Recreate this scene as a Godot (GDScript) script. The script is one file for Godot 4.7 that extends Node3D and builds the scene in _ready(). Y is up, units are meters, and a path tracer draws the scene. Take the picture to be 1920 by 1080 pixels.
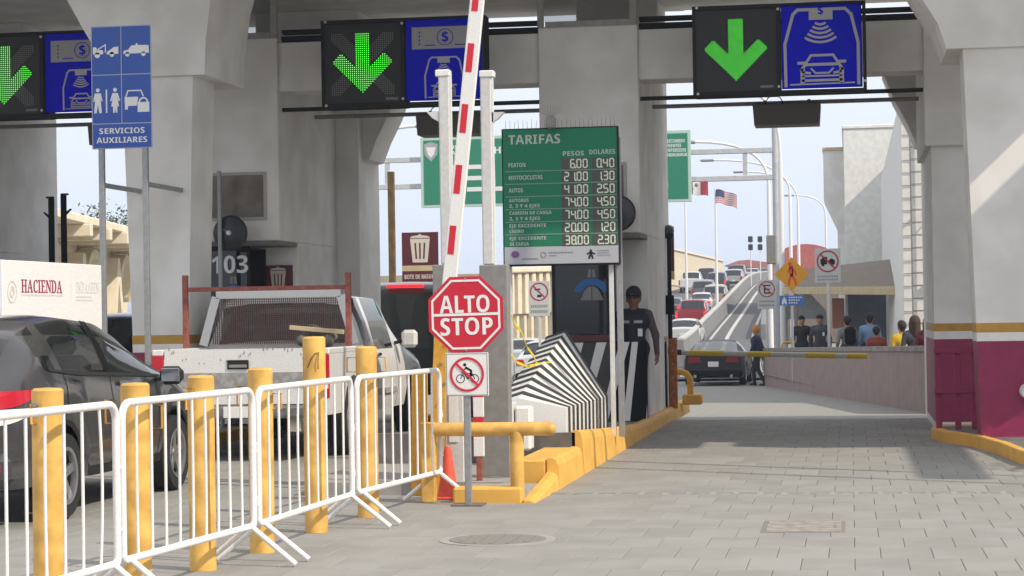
extends Node3D

# ---------------------------------------------------------------- mesh builder
class MB:
	var v := PackedVector3Array()
	var n := PackedVector3Array()
	var c := PackedColorArray()
	var o := Vector3.ZERO
	var po := Vector3.ZERO
	var ux := Vector3.RIGHT
	var uy := Vector3.UP
	var dp := 0.004
	func _init(off := Vector3.ZERO): o = off
	func tri(a: Vector3, b: Vector3, d: Vector3):
		var m := (b - a).cross(d - a).normalized()
		v.append(a - o); v.append(d - o); v.append(b - o)
		n.append(m); n.append(m); n.append(m)
	func trin(a: Vector3, b: Vector3, d: Vector3, na: Vector3, nb: Vector3, nd: Vector3):
		if (b - a).cross(d - a).dot(na + nb + nd) < 0.0:
			v.append(a - o); v.append(b - o); v.append(d - o)
			n.append(na); n.append(nb); n.append(nd)
		else:
			v.append(a - o); v.append(d - o); v.append(b - o)
			n.append(na); n.append(nd); n.append(nb)
	func quad(a: Vector3, b: Vector3, e: Vector3, d: Vector3):
		tri(a, b, e); tri(a, e, d)
	func poly(p: Array, hint: Vector3):
		var m: Vector3 = (p[1] - p[0]).cross(p[2] - p[0])
		if m.dot(hint) < 0.0: p.reverse()
		for i in range(1, p.size() - 1): tri(p[0], p[i], p[i + 1])
	func box(ctr: Vector3, size: Vector3, bas := Basis(), bev := 0.0):
		var h := size * 0.5
		if bev <= 0.0:
			for k in 3:
				for s in [-1.0, 1.0]:
					var p := []
					for q in [[-1, -1], [1, -1], [1, 1], [-1, 1]]:
						var w := Vector3.ZERO
						w[k] = s * h[k]; w[(k + 1) % 3] = q[0] * h[(k + 1) % 3]; w[(k + 2) % 3] = q[1] * h[(k + 2) % 3]
						p.append(ctr + bas * w)
					var hn := Vector3.ZERO
					hn[k] = s
					poly(p, bas * hn)
			return
		bev = minf(bev, minf(h.x, minf(h.y, h.z)) * 0.9)
		for k in 3:
			var i := (k + 1) % 3
			var j := (k + 2) % 3
			for s in [-1.0, 1.0]:
				var p := []
				for q in [[-1, -1], [1, -1], [1, 1], [-1, 1]]: p.append(ctr + bas * _bp(h, bev, k, s, i, q[0], j, q[1]))
				var hn := Vector3.ZERO
				hn[k] = s
				poly(p, bas * hn)
				for s2 in [-1.0, 1.0]:
					var e := [_bp(h, bev, k, s, i, s2, j, -1), _bp(h, bev, k, s, i, s2, j, 1), _bp(h, bev, i, s2, k, s, j, 1), _bp(h, bev, i, s2, k, s, j, -1)]
					var pe := []
					for w in e: pe.append(ctr + bas * w)
					var h2 := Vector3.ZERO
					h2[k] = s; h2[i] = s2
					poly(pe, bas * h2)
		for a in [-1.0, 1.0]:
			for b in [-1.0, 1.0]:
				for d in [-1.0, 1.0]:
					poly([ctr + bas * _bp(h, bev, 0, a, 1, b, 2, d), ctr + bas * _bp(h, bev, 1, b, 0, a, 2, d), ctr + bas * _bp(h, bev, 2, d, 0, a, 1, b)], bas * Vector3(a, b, d))
	func _bp(h: Vector3, bev: float, k: int, s: float, i: int, si: float, j: int, sj: float) -> Vector3:
		var w := Vector3.ZERO
		w[k] = s * h[k]; w[i] = si * (h[i] - bev); w[j] = sj * (h[j] - bev)
		return w
	func bx(x0: float, y0: float, z0: float, x1: float, y1: float, z1: float, bev := 0.0):
		box(Vector3(x0 + x1, y0 + y1, z0 + z1) * 0.5, Vector3(absf(x1 - x0), absf(y1 - y0), absf(z1 - z0)), Basis(), bev)
	func bar(a: Vector3, b: Vector3, w: float, h: float, up := Vector3.UP):
		var f := (b - a).normalized()
		var r := f.cross(up)
		if r.length() < 0.01: r = f.cross(Vector3.RIGHT)
		r = r.normalized()
		var u := r.cross(f)
		box((a + b) * 0.5, Vector3(w, h, (b - a).length()), Basis(r, u, -f), minf(w, h) * 0.08)
	func cyl(a: Vector3, b: Vector3, r0: float, r1 := -1.0, seg := 12, caps := true):
		if r1 < 0.0: r1 = r0
		var f := (b - a).normalized()
		var r := f.cross(Vector3.UP)
		if r.length() < 0.01: r = Vector3.RIGHT
		r = r.normalized()
		var u := r.cross(f)
		var sl := (r0 - r1) / maxf((b - a).length(), 0.001)
		for i in seg:
			var t0 := TAU * i / seg
			var t1 := TAU * (i + 1) / seg
			var d0 := r * cos(t0) + u * sin(t0)
			var d1 := r * cos(t1) + u * sin(t1)
			var n0 := (d0 + f * sl).normalized()
			var n1 := (d1 + f * sl).normalized()
			trin(a + d0 * r0, a + d1 * r0, b + d1 * r1, n0, n1, n1)
			trin(a + d0 * r0, b + d1 * r1, b + d0 * r1, n0, n1, n0)
			if caps:
				trin(a, a + d0 * r0, a + d1 * r0, -f, -f, -f)
				trin(b, b + d0 * r1, b + d1 * r1, f, f, f)
	func tube(pts: Array, r: float, seg := 8, closed := false):
		var m := pts.size()
		var rings := []
		var nr := []
		var up := Vector3.UP
		for i in m:
			var f: Vector3
			if closed: f = (pts[(i + 1) % m] - pts[(i + m - 1) % m]).normalized()
			else: f = (pts[mini(i + 1, m - 1)] - pts[maxi(i - 1, 0)]).normalized()
			var sd := f.cross(up)
			if sd.length() < 0.05: sd = f.cross(Vector3(0.3, 0.1, 0.9))
			sd = sd.normalized()
			up = sd.cross(f)
			var rg := []
			var rn := []
			for k in seg:
				var t := TAU * k / seg
				var d := sd * cos(t) + up * sin(t)
				rg.append(pts[i] + d * r); rn.append(d)
			rings.append(rg); nr.append(rn)
		for i in (m if closed else m - 1):
			var q := (i + 1) % m
			for k in seg:
				var l := (k + 1) % seg
				trin(rings[i][k], rings[i][l], rings[q][l], nr[i][k], nr[i][l], nr[q][l])
				trin(rings[i][k], rings[q][l], rings[q][k], nr[i][k], nr[q][l], nr[q][k])
		if not closed:
			for e in [0, m - 1]:
				var f2: Vector3 = (pts[0] - pts[1]) if e == 0 else (pts[m - 1] - pts[m - 2])
				poly(rings[e].duplicate(), f2)
	func lathe(prof: Array, ctr: Vector3, axis := Vector3.UP, seg := 16):
		var r := axis.cross(Vector3.UP)
		if r.length() < 0.01: r = Vector3.RIGHT
		r = r.normalized()
		var u := r.cross(axis).normalized()
		for j in prof.size() - 1:
			var a: Vector2 = prof[j]
			var b: Vector2 = prof[j + 1]
			var dd := b - a
			var pn := Vector2(dd.y, -dd.x).normalized()
			for i in seg:
				var t0 := TAU * i / seg
				var t1 := TAU * (i + 1) / seg
				var d0 := r * cos(t0) + u * sin(t0)
				var d1 := r * cos(t1) + u * sin(t1)
				var n0 := d0 * pn.x + axis * pn.y
				var n1 := d1 * pn.x + axis * pn.y
				trin(ctr + d0 * a.x + axis * a.y, ctr + d1 * a.x + axis * a.y, ctr + d1 * b.x + axis * b.y, n0, n1, n1)
				trin(ctr + d0 * a.x + axis * a.y, ctr + d1 * b.x + axis * b.y, ctr + d0 * b.x + axis * b.y, n0, n1, n0)
	func ball(ctr: Vector3, r: Vector3, seg := 12):
		var rows := maxi(4, seg / 2)
		for j in rows:
			var a0 := PI * j / rows - PI / 2
			var a1 := PI * (j + 1) / rows - PI / 2
			for i in seg:
				var t0 := TAU * i / seg
				var t1 := TAU * (i + 1) / seg
				var q := [Vector3(cos(a0) * cos(t0), sin(a0), cos(a0) * sin(t0)), Vector3(cos(a0) * cos(t1), sin(a0), cos(a0) * sin(t1)), Vector3(cos(a1) * cos(t1), sin(a1), cos(a1) * sin(t1)), Vector3(cos(a1) * cos(t0), sin(a1), cos(a1) * sin(t0))]
				if j > 0: trin(ctr + q[0] * r, ctr + q[1] * r, ctr + q[2] * r, q[0], q[1], q[2])
				if j < rows - 1: trin(ctr + q[0] * r, ctr + q[2] * r, ctr + q[3] * r, q[0], q[2], q[3])
	# --- flat print on a plane: po origin, ux right, uy up, dp thickness
	func pl(org: Vector3, depth := 0.004, r := Vector3.RIGHT, u := Vector3.UP):
		po = org; dp = depth; ux = r; uy = u
		return self
	func pp(x: float, y: float, t := 0.0) -> Vector3: return po + ux * x + uy * y + ux.cross(uy) * t
	func shape(pts: Array, t0 := 0.0):
		var nn := ux.cross(uy)
		var p2 := PackedVector2Array(pts)
		var idx := Geometry2D.triangulate_polygon(p2)
		for i in range(0, idx.size(), 3):
			var a: Vector2 = p2[idx[i]]
			var b: Vector2 = p2[idx[i + 1]]
			var d: Vector2 = p2[idx[i + 2]]
			poly([pp(a.x, a.y, t0 + dp), pp(b.x, b.y, t0 + dp), pp(d.x, d.y, t0 + dp)], nn)
			poly([pp(a.x, a.y, t0), pp(b.x, b.y, t0), pp(d.x, d.y, t0)], -nn)
		var cw := Geometry2D.is_polygon_clockwise(p2)
		for i in p2.size():
			var a: Vector2 = p2[i]
			var b: Vector2 = p2[(i + 1) % p2.size()]
			var w := -1.0 if cw else 1.0
			poly([pp(a.x, a.y, t0), pp(b.x, b.y, t0), pp(b.x, b.y, t0 + dp), pp(a.x, a.y, t0 + dp)], ux * (b - a).y * w - uy * (b - a).x * w)
	func rect(x0: float, y0: float, x1: float, y1: float):
		shape([Vector2(x0, y0), Vector2(x1, y0), Vector2(x1, y1), Vector2(x0, y1)])
	func stroke(pts: Array, w: float):
		for i in pts.size() - 1:
			var a: Vector2 = pts[i]
			var b: Vector2 = pts[i + 1]
			var d := (b - a).normalized()
			var q := Vector2(-d.y, d.x) * w * 0.5
			var e := d * w * 0.35
			shape([a - e - q, b + e - q, b + e + q, a - e + q], 0.0003 * (i % 2))
	func disc(x: float, y: float, r: float, seg := 20, ry := -1.0):
		var p := []
		if ry < 0.0: ry = r
		for i in seg: p.append(Vector2(x + cos(TAU * i / seg) * r, y + sin(TAU * i / seg) * ry))
		shape(p)
	func ring(x: float, y: float, r0: float, r1: float, a0 := 0.0, a1 := TAU, seg := 28):
		var nn := ux.cross(uy)
		for i in seg:
			var t0 := a0 + (a1 - a0) * i / seg
			var t1 := a0 + (a1 - a0) * (i + 1) / seg
			var d0 := Vector2(cos(t0), sin(t0))
			var d1 := Vector2(cos(t1), sin(t1))
			var q := [d0 * r0, d0 * r1, d1 * r1, d1 * r0]
			var f := []
			var g := []
			for w in q: f.append(pp(x + w.x, y + w.y, dp)); g.append(pp(x + w.x, y + w.y, 0))
			poly([f[1], f[2], g[2], g[1]], ux * d0.x + uy * d0.y)
			poly([f[0], f[3], g[3], g[0]], -(ux * d0.x + uy * d0.y))
			poly(f, nn)
	func grid(p: Array, flip_hint := Vector3.ZERO):
		# p[i][j] points; smooth normals
		var a := p.size()
		var b: int = p[0].size()
		var nm := []
		for i in a:
			var row := []
			for j in b:
				var du: Vector3 = p[mini(i + 1, a - 1)][j] - p[maxi(i - 1, 0)][j]
				var dv: Vector3 = p[i][mini(j + 1, b - 1)] - p[i][maxi(j - 1, 0)]
				var m := du.cross(dv).normalized()
				if flip_hint != Vector3.ZERO and m.dot(flip_hint) < 0.0: m = -m
				row.append(m)
			nm.append(row)
		for i in a - 1:
			for j in b - 1:
				trin(p[i][j], p[i + 1][j], p[i + 1][j + 1], nm[i][j], nm[i + 1][j], nm[i + 1][j + 1])
				trin(p[i][j], p[i + 1][j + 1], p[i][j + 1], nm[i][j], nm[i + 1][j + 1], nm[i][j + 1])
	func mesh() -> ArrayMesh:
		var arr := []
		arr.resize(Mesh.ARRAY_MAX)
		arr[Mesh.ARRAY_VERTEX] = v
		arr[Mesh.ARRAY_NORMAL] = n
		if c.size() == v.size() and c.size() > 0: arr[Mesh.ARRAY_COLOR] = c
		var m := ArrayMesh.new()
		if v.size() > 0: m.add_surface_from_arrays(Mesh.PRIMITIVE_TRIANGLES, arr)
		return m

# ---------------------------------------------------------------- camera geometry
const FPX := 4000.0
const CAM := Vector3(0, 1.52, 0)
var cb := Basis()
func ray(px: float, py: float) -> Vector3: return cb * Vector3((px - 960.0) / FPX, (540.0 - py) / FPX, -1.0)
func pz(px: float, py: float, z: float) -> Vector3:
	var r := ray(px, py)
	return CAM + r * (z / r.z)
func pd(px: float, py: float, d: float) -> Vector3: return CAM + ray(px, py) * d
func pg(px: float, py: float, y := 0.0) -> Vector3:
	var r := ray(px, py)
	return CAM + r * ((y - CAM.y) / r.y)
func pxx(px: float, py: float, x: float) -> Vector3:
	var r := ray(px, py)
	return CAM + r * (x / r.x)

# ---------------------------------------------------------------- nodes
var used := {}
func numbered(nm: String) -> String:
	var k: int = used.get(nm, 0)
	used[nm] = k + 1
	return nm if k == 0 else "%s_%03d" % [nm, k]
func tag(o: Node, label: String, cat: String, group := ""):
	o.set_meta("label", label); o.set_meta("category", cat)
	if group != "": o.set_meta("group", group)
func thing(nm: String, label: String, cat: String, at := Vector3.ZERO, group := "", turn := 0.0) -> Node3D:
	var t := Node3D.new()
	t.name = numbered(nm); add_child(t); t.position = at; t.rotation.y = turn
	tag(t, label, cat, group)
	return t
func part(par: Node3D, nm: String, b: MB, m: Material) -> MeshInstance3D:
	var i := MeshInstance3D.new()
	i.name = nm; i.mesh = b.mesh(); i.material_override = m
	par.add_child(i, true)
	return i
func struct(nm: String, b: MB, m: Material) -> MeshInstance3D:
	var i := part(self, nm, b, m)
	i.set_meta("kind", "structure")
	return i
func nb(t: Node3D) -> MB: return MB.new(t.position)
func text(par: Node3D, s: String, ctr: Vector3, h: float, m: Material, bold := true, wmax := 0.0, serif := false, turn := 0.0, sx := 1.0) -> MeshInstance3D:
	# ctr in coordinates local to par
	var tm := TextMesh.new()
	var f := SystemFont.new()
	f.font_names = PackedStringArray(["Droid Serif" if serif else "Droid Sans"])
	f.font_weight = 700 if bold else 400
	tm.font = f; tm.text = s; tm.font_size = 64; tm.pixel_size = h / 46.0; tm.depth = 0.004; tm.curve_step = 2.0
	var i := MeshInstance3D.new()
	i.name = "lettering"; i.mesh = tm; i.material_override = m
	par.add_child(i, true)
	i.position = ctr; i.rotation.y = turn
	var w := tm.get_aabb().size.x
	if wmax > 0.0 and w > 0.0: sx = wmax / w
	i.scale = Vector3(sx, 1, 1)
	return i

# ---------------------------------------------------------------- materials
var mats := {}
var tex := {}
func noise_tex(key: String, freq: float, lo: float, hi: float, seedv: int, octs := 5, tint := Color(1, 1, 1)) -> ImageTexture:
	if tex.has(key): return tex[key]
	var f := FastNoiseLite.new()
	f.seed = seedv; f.frequency = freq; f.fractal_octaves = octs; f.noise_type = FastNoiseLite.TYPE_SIMPLEX_SMOOTH
	var g := f.get_seamless_image(512, 512)
	g.convert(Image.FORMAT_RGB8)
	for y in 512:
		for x in 512:
			var k: float = lerpf(lo, hi, smoothstep(0.15, 0.85, g.get_pixel(x, y).r))
			var q := (1.0 - k)
			g.set_pixel(x, y, Color(1.0 - q * tint.r, 1.0 - q * tint.g, 1.0 - q * tint.b))
	g.generate_mipmaps()
	tex[key] = ImageTexture.create_from_image(g)
	return tex[key]
func mat(key: String, r := 0.5, g := 0.5, b := 0.5, rough := 0.6, grain := "", scale := 1.0, metal := 0.0) -> StandardMaterial3D:
	if mats.has(key): return mats[key]
	var m := StandardMaterial3D.new()
	m.albedo_color = Color(r, g, b).linear_to_srgb()
	m.roughness = rough; m.metallic = metal
	if grain != "":
		m.albedo_texture = tex[grain]
		m.uv1_triplanar = true; m.uv1_world_triplanar = true
		m.uv1_scale = Vector3.ONE * scale
	mats[key] = m
	return m
func flat(key: String):
	mats[key].metallic_specular = 0.15; mats[key].roughness = 0.75
func glow(key: String, r: float, g: float, b: float, e: float) -> StandardMaterial3D:
	if mats.has(key): return mats[key]
	var m := mat(key, r * 0.3, g * 0.3, b * 0.3, 0.5)
	m.emission_enabled = true; m.emission = Color(r, g, b).linear_to_srgb(); m.emission_energy_multiplier = e
	return m
func glass(key: String, r: float, g: float, b: float, a: float) -> StandardMaterial3D:
	if mats.has(key): return mats[key]
	var m := mat(key, r, g, b, 0.04)
	m.albedo_color.a = a
	m.transparency = BaseMaterial3D.TRANSPARENCY_ALPHA
	m.specular_mode = BaseMaterial3D.SPECULAR_SCHLICK_GGX
	return m
func paint(key: String, r: float, g: float, b: float, rough := 0.35, coat := 0.6) -> StandardMaterial3D:
	if mats.has(key): return mats[key]
	var m := mat(key, r, g, b, rough, "fine", 1.3)
	m.clearcoat_enabled = coat > 0.0; m.clearcoat = coat; m.clearcoat_roughness = 0.08
	return m

func make_materials():
	noise_tex("coarse", 0.010, 0.925, 1.0, 3, 6, Color(0.95, 1.0, 1.1))
	noise_tex("fine", 0.05, 0.95, 1.0, 7, 4)
	noise_tex("stain", 0.008, 0.82, 1.0, 21, 7, Color(0.9, 1.0, 1.15))
	noise_tex("speck", 0.16, 0.8, 1.0, 11, 3)
	mat("plaster", 0.80, 0.79, 0.76, 0.85, "coarse", 0.2)
	mat("magenta", 0.27, 0.014, 0.078, 0.55, "coarse", 0.9)
	mat("ochre", 0.50, 0.28, 0.045, 0.6, "coarse", 0.9)
	mat("yellow", 0.80, 0.475, 0.115, 0.42, "stain", 1.1)
	mat("yellow2", 0.70, 0.36, 0.035, 0.5, "coarse", 1.6)
	mat("kerb", 0.78, 0.44, 0.085, 0.65, "coarse", 0.5)
	mat("white", 0.80, 0.80, 0.78, 0.4, "fine", 2.0)
	mat("barrier", 0.84, 0.83, 0.82, 0.35, "fine", 1.0)
	mat("whitepost", 0.62, 0.62, 0.61, 0.4, "fine", 0.6)
	mat("grey", 0.24, 0.235, 0.225, 0.6, "coarse", 1.4)
	mat("galv", 0.33, 0.34, 0.35, 0.42, "coarse", 2.0, 0.45)
	mat("dark", 0.03, 0.03, 0.03, 0.6)
	mat("black", 0.012, 0.012, 0.013, 0.5)
	mat("rubber", 0.018, 0.018, 0.018, 0.85, "speck", 6.0)
	mat("red", 0.52, 0.008, 0.030, 0.4)
	mat("redtape", 0.62, 0.012, 0.035, 0.45, "fine", 3.0)
	mat("signwhite", 0.78, 0.78, 0.77, 0.4, "fine", 2.0)
	mat("blueserv", 0.022, 0.085, 0.40, 0.4, "fine", 1.5)
	mat("bluetoll", 0.010, 0.014, 0.62, 0.35, "fine", 1.5)
	mat("greensign", 0.018, 0.22, 0.13, 0.4, "fine", 1.2)
	mat("greentar", 0.03, 0.19, 0.11, 0.45, "fine", 1.4)
	mat("maroon", 0.10, 0.012, 0.022, 0.5, "fine", 2.0)
	mat("rust", 0.34, 0.10, 0.075, 0.7, "stain", 3.0)
	mat("cone", 0.85, 0.10, 0.05, 0.5, "coarse", 4.0)
	mat("concrete", 0.33, 0.32, 0.30, 0.9, "coarse", 0.8)
	mat("island", 0.17, 0.165, 0.16, 0.9, "stain", 0.8)
	mat("asphalt", 0.12, 0.12, 0.125, 0.9, "coarse", 0.25)
	mat("sand", 0.27, 0.262, 0.245, 0.95, "coarse", 0.8)
	mat("paver_a", 0.283, 0.276, 0.26, 0.86, "coarse", 0.16)
	mat("paver_b", 0.276, 0.270, 0.256, 0.86, "coarse", 0.21)
	mat("paver_c", 0.290, 0.282, 0.265, 0.86, "coarse", 0.13)
	mat("paver_d", 0.280, 0.272, 0.256, 0.86, "coarse", 0.18)
	mat("cream", 0.78, 0.70, 0.54, 0.8, "coarse", 0.3)
	mat("creamdark", 0.50, 0.44, 0.33, 0.85, "coarse", 0.3)
	mat("bldgwhite", 0.78, 0.78, 0.75, 0.8, "fine", 0.15)
	mat("pinkwall", 0.30, 0.225, 0.215, 0.85, "coarse", 0.35)
	mat("brown", 0.20, 0.165, 0.13, 0.85, "coarse", 0.5)
	mat("beige", 0.55, 0.45, 0.27, 0.7, "coarse", 0.5)
	mat("reddome", 0.46, 0.13, 0.11, 0.7, "coarse", 0.3)
	mat("lampwhite", 0.75, 0.76, 0.77, 0.4)
	mat("orange", 0.55, 0.15, 0.02, 0.55, "stain", 2.0)
	mat("flesh", 0.40, 0.21, 0.13, 0.6)
	mat("bark", 0.10, 0.075, 0.05, 0.9, "coarse", 2.0)
	var lf := mat("leaf", 0.06, 0.085, 0.035, 0.7)
	lf.backlight_enabled = true; lf.backlight = Color(0.1, 0.14, 0.05)
	mat("tapeyellow", 0.75, 0.58, 0.02, 0.5)
	mat("seg", 0.62, 0.70, 0.55, 0.6)
	mat("rim", 0.42, 0.43, 0.44, 0.3, "", 1.0, 0.8)
	mat("chrome", 0.6, 0.6, 0.62, 0.12, "", 1.0, 0.95)
	glass("carglass", 0.012, 0.016, 0.016, 0.72)
	glass("farglass", 0.02, 0.025, 0.03, 0.9)
	glass("clear", 0.05, 0.055, 0.06, 0.3)
	glow("tail", 0.55, 0.004, 0.015, 0.35)
	glow("brake", 1.0, 0.02, 0.03, 1.1)
	glow("led", 0.10, 1.0, 0.06, 1.5)
	mat("leddim", 0.17, 0.165, 0.16, 0.7)
	mat("tailred", 0.45, 0.005, 0.02, 0.15)
	mat("lens", 0.7, 0.68, 0.65, 0.15)
	for k in ["bluetoll", "greentar", "black", "dark"]: flat(k)

# ---------------------------------------------------------------- cars
# local frame: rear at z = 0, nose at z = -L, x right, y up
func tab(t: Array, s: float) -> float:
	if s <= t[0][0]: return t[0][1]
	for i in t.size() - 1:
		if s <= t[i + 1][0]:
			return lerpf(t[i][1], t[i + 1][1], (s - t[i][0]) / maxf(t[i + 1][0] - t[i][0], 0.0001))
	return t[t.size() - 1][1]
func tabs(t: Array, s: float, w := 0.07) -> float:
	var a := 0.0
	for k in 5: a += tab(t, s + w * (k - 2) * 0.5)
	return a / 5.0
func car_point(c: Dictionary, s: float, j: float) -> Vector3:
	var T: float = tabs(c.top, s, c.get("soft", 0.07))
	var B: float = minf(tabs(c.belt, s), T - 0.015)
	var S: float = c.sill
	for wz in c.wheels:
		var q: float = c.arch * c.arch - (s - wz) * (s - wz)
		if q > 0.0: S = maxf(S, sqrt(q) + c.wr * 0.95)
	S = minf(S, B - 0.05)
	var W: float = tabs(c.wide, s, 0.05)
	var R: float = minf(tabs(c.roofw, s), W - 0.02)
	var g := T - B
	var pts := [Vector2(W * 0.95, S), Vector2(W, lerpf(S, B, 0.35)), Vector2(W * 0.99, lerpf(S, B, 0.72)), Vector2(W * 0.95, B), Vector2(lerpf(W * 0.95, R, 0.45), B + g * 0.5), Vector2(R, T - minf(0.05, g * 0.3)), Vector2(R * 0.6, T - minf(0.012, g * 0.1)), Vector2(0, T)]
	var i := clampi(int(floor(j)), 0, 6)
	var p: Vector2 = pts[i].lerp(pts[i + 1], j - i)
	return Vector3(p.x, p.y, -s)
func car_patch(c: Dictionary, b: MB, s0: float, s1: float, j0: float, j1: float, side: float, lift := 0.008, n1 := 6, n2 := 5, j0e := -1.0):
	var g := []
	for i in n1 + 1:
		var row := []
		for k in n2 + 1:
			var s := lerpf(s0, s1, float(i) / n1)
			var j := lerpf(j0 if j0e < 0.0 else lerpf(j0, j0e, float(i) / n1), j1, float(k) / n2)
			var p := car_point(c, s, j)
			var du := car_point(c, s + 0.03, j) - car_point(c, s - 0.03, j)
			var dv := car_point(c, s, minf(j + 0.1, 7.0)) - car_point(c, s, maxf(j - 0.1, 0.0))
			var m := dv.cross(du).normalized()
			if m.x < 0.0 and j < 5.0: m = -m
			if j >= 5.0 and m.y < 0.0: m = -m
			p += m * lift
			p.x *= side
			row.append(p)
		g.append(row)
	b.grid(g, Vector3(side, 0.3, 0) if j0 < 5.0 else Vector3.UP)
func car_j(c: Dictionary, s: float, y: float) -> float:
	for j in 6:
		var a := car_point(c, s, j).y
		var b := car_point(c, s, j + 1).y
		if y <= b: return j + clampf((y - a) / maxf(b - a, 0.001), 0.0, 1.0)
	return 6.0
func lamp_patch(c: Dictionary, b: MB, s1: float, y0: float, y0e: float, y1: float, side: float):
	# lamp wrapped round the rear corner between two heights
	var g := []
	for i in 11:
		var f := i / 10.0
		var s := lerpf(0.0, s1, f)
		var row := []
		for k in 6:
			var y := lerpf(lerpf(y0, y0e, f * f), y1, k / 5.0)
			var p := car_point(c, s, car_j(c, s, y))
			p.x = (p.x + 0.012) * side
			row.append(p)
		g.append(row)
	b.grid(g, Vector3(side, 0.1, 0))
func in_rng(a: Array, s: float) -> bool:
	for r in a:
		if s >= r[0] and s <= r[1]: return true
	return false
func car_shell(c: Dictionary, t: Node3D, bm: Material, gm: Material):
	var L: float = c.len
	var st: float = c.get("step", 0.07)
	var n := int(ceil(L / st))
	var body := MB.new()
	var side_g := {}
	var front_g := MB.new()
	var rear_g := MB.new()
	var s_from: float = c.get("from", 0.0)
	for sd in [1.0, -1.0]:
		var rows := []
		for i in n + 1:
			var s := lerpf(s_from, L, float(i) / n)
			var row := []
			for j in 8:
				var p := car_point(c, s, j)
				p.x *= sd
				row.append(p)
			rows.append(row)
		# normals
		var nm := []
		for i in n + 1:
			var row := []
			for j in 8:
				var du: Vector3 = rows[mini(i + 1, n)][j] - rows[maxi(i - 1, 0)][j]
				var dv: Vector3 = rows[i][mini(j + 1, 7)] - rows[i][maxi(j - 1, 0)]
				if j == 7: dv.y = 0.0
				var m: Vector3 = dv.cross(du).normalized() * sd
				if m.dot(Vector3(sd, 0.6, 0)) < 0.0: m = -m
				row.append(m)
			nm.append(row)
		for i in n:
			var sm: float = lerpf(s_from, L, (i + 0.5) / n)
			for j in 7:
				var tgt := body
				if j == 3 or j == 4:
					for ri in c.side_glass.size():
						if sm >= c.side_glass[ri][0] and sm <= c.side_glass[ri][1]:
							var kk: int = ri * 2 + (0 if sd > 0.0 else 1)
							if not side_g.has(kk): side_g[kk] = MB.new()
							tgt = side_g[kk]
				if j >= 5 and sm > c.front_glass[0] and sm < c.front_glass[1]: tgt = front_g
				if j >= 5 and sm > c.rear_glass[0] and sm < c.rear_glass[1]: tgt = rear_g
				tgt.trin(rows[i][j], rows[i + 1][j], rows[i + 1][j + 1], nm[i][j], nm[i + 1][j], nm[i + 1][j + 1])
				tgt.trin(rows[i][j], rows[i + 1][j + 1], rows[i][j + 1], nm[i][j], nm[i + 1][j + 1], nm[i][j + 1])
		for e in [0, n]:
			var rr: Array = rows[e]
			var dn := Vector3(0, 0, 1 if e == 0 else -1)
			for j in 7:
				body.poly([rr[j], rr[j + 1], Vector3(0, rr[j + 1].y, rr[j + 1].z), Vector3(0, rr[j].y, rr[j].z)], dn)
	part(t, "body", body, bm)
	for kk in side_g: part(t, "side_window", side_g[kk], gm)
	if front_g.v.size() > 0: part(t, "windscreen", front_g, gm)
	if rear_g.v.size() > 0: part(t, "rear_window", rear_g, gm)
	var ub := MB.new()
	ub.bx(-c.wide[1][1] * 0.8, c.sill + 0.02, -s_from - 0.12, c.wide[1][1] * 0.8, c.sill + 0.35, -L + 0.15)
	part(t, "underbody", ub, mats.black)
func car_wheels(c: Dictionary, t: Node3D, seg := 22, spokes := 5):
	var r: float = c.wr
	for wz in c.wheels:
		for sd in [1.0, -1.0]:
			var x: float = sd * (tabs(c.wide, wz, 0.05) * 0.985)
			var ax := Vector3(sd, 0, 0)
			var ctr := Vector3(x - sd * 0.1, r, -wz)
			var b := MB.new()
			b.lathe([Vector2(r * 0.62, -0.1), Vector2(r * 0.94, -0.1), Vector2(r, -0.06), Vector2(r, 0.06), Vector2(r * 0.94, 0.1), Vector2(r * 0.66, 0.095)], ctr, ax, seg)
			var w := part(t, "wheel", b, mats.rubber)
			var q := MB.new()
			q.lathe([Vector2(r * 0.66, 0.09), Vector2(r * 0.6, 0.085), Vector2(r * 0.58, 0.02), Vector2(r * 0.02, 0.02)], ctr, ax, seg)
			part(w, "rim", q, mats.dark if seg > 14 else mats.rim)
			if seg > 14:
				var k := MB.new()
				for i in spokes:
					var a := TAU * i / spokes
					var d := Vector3(0, cos(a), sin(a))
					k.bar(ctr + ax * 0.05 + d * r * 0.08, ctr + ax * 0.06 + d * r * 0.62, 0.07, 0.03, ax)
				k.cyl(ctr + ax * 0.02, ctr + ax * 0.075, r * 0.17, r * 0.14, 14)
				k.lathe([Vector2(r * 0.67, 0.085), Vector2(r * 0.66, 0.1), Vector2(r * 0.58, 0.095), Vector2(r * 0.57, 0.05)], ctr, ax, seg)
				part(w, "spokes", k, mats.rim)
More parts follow.
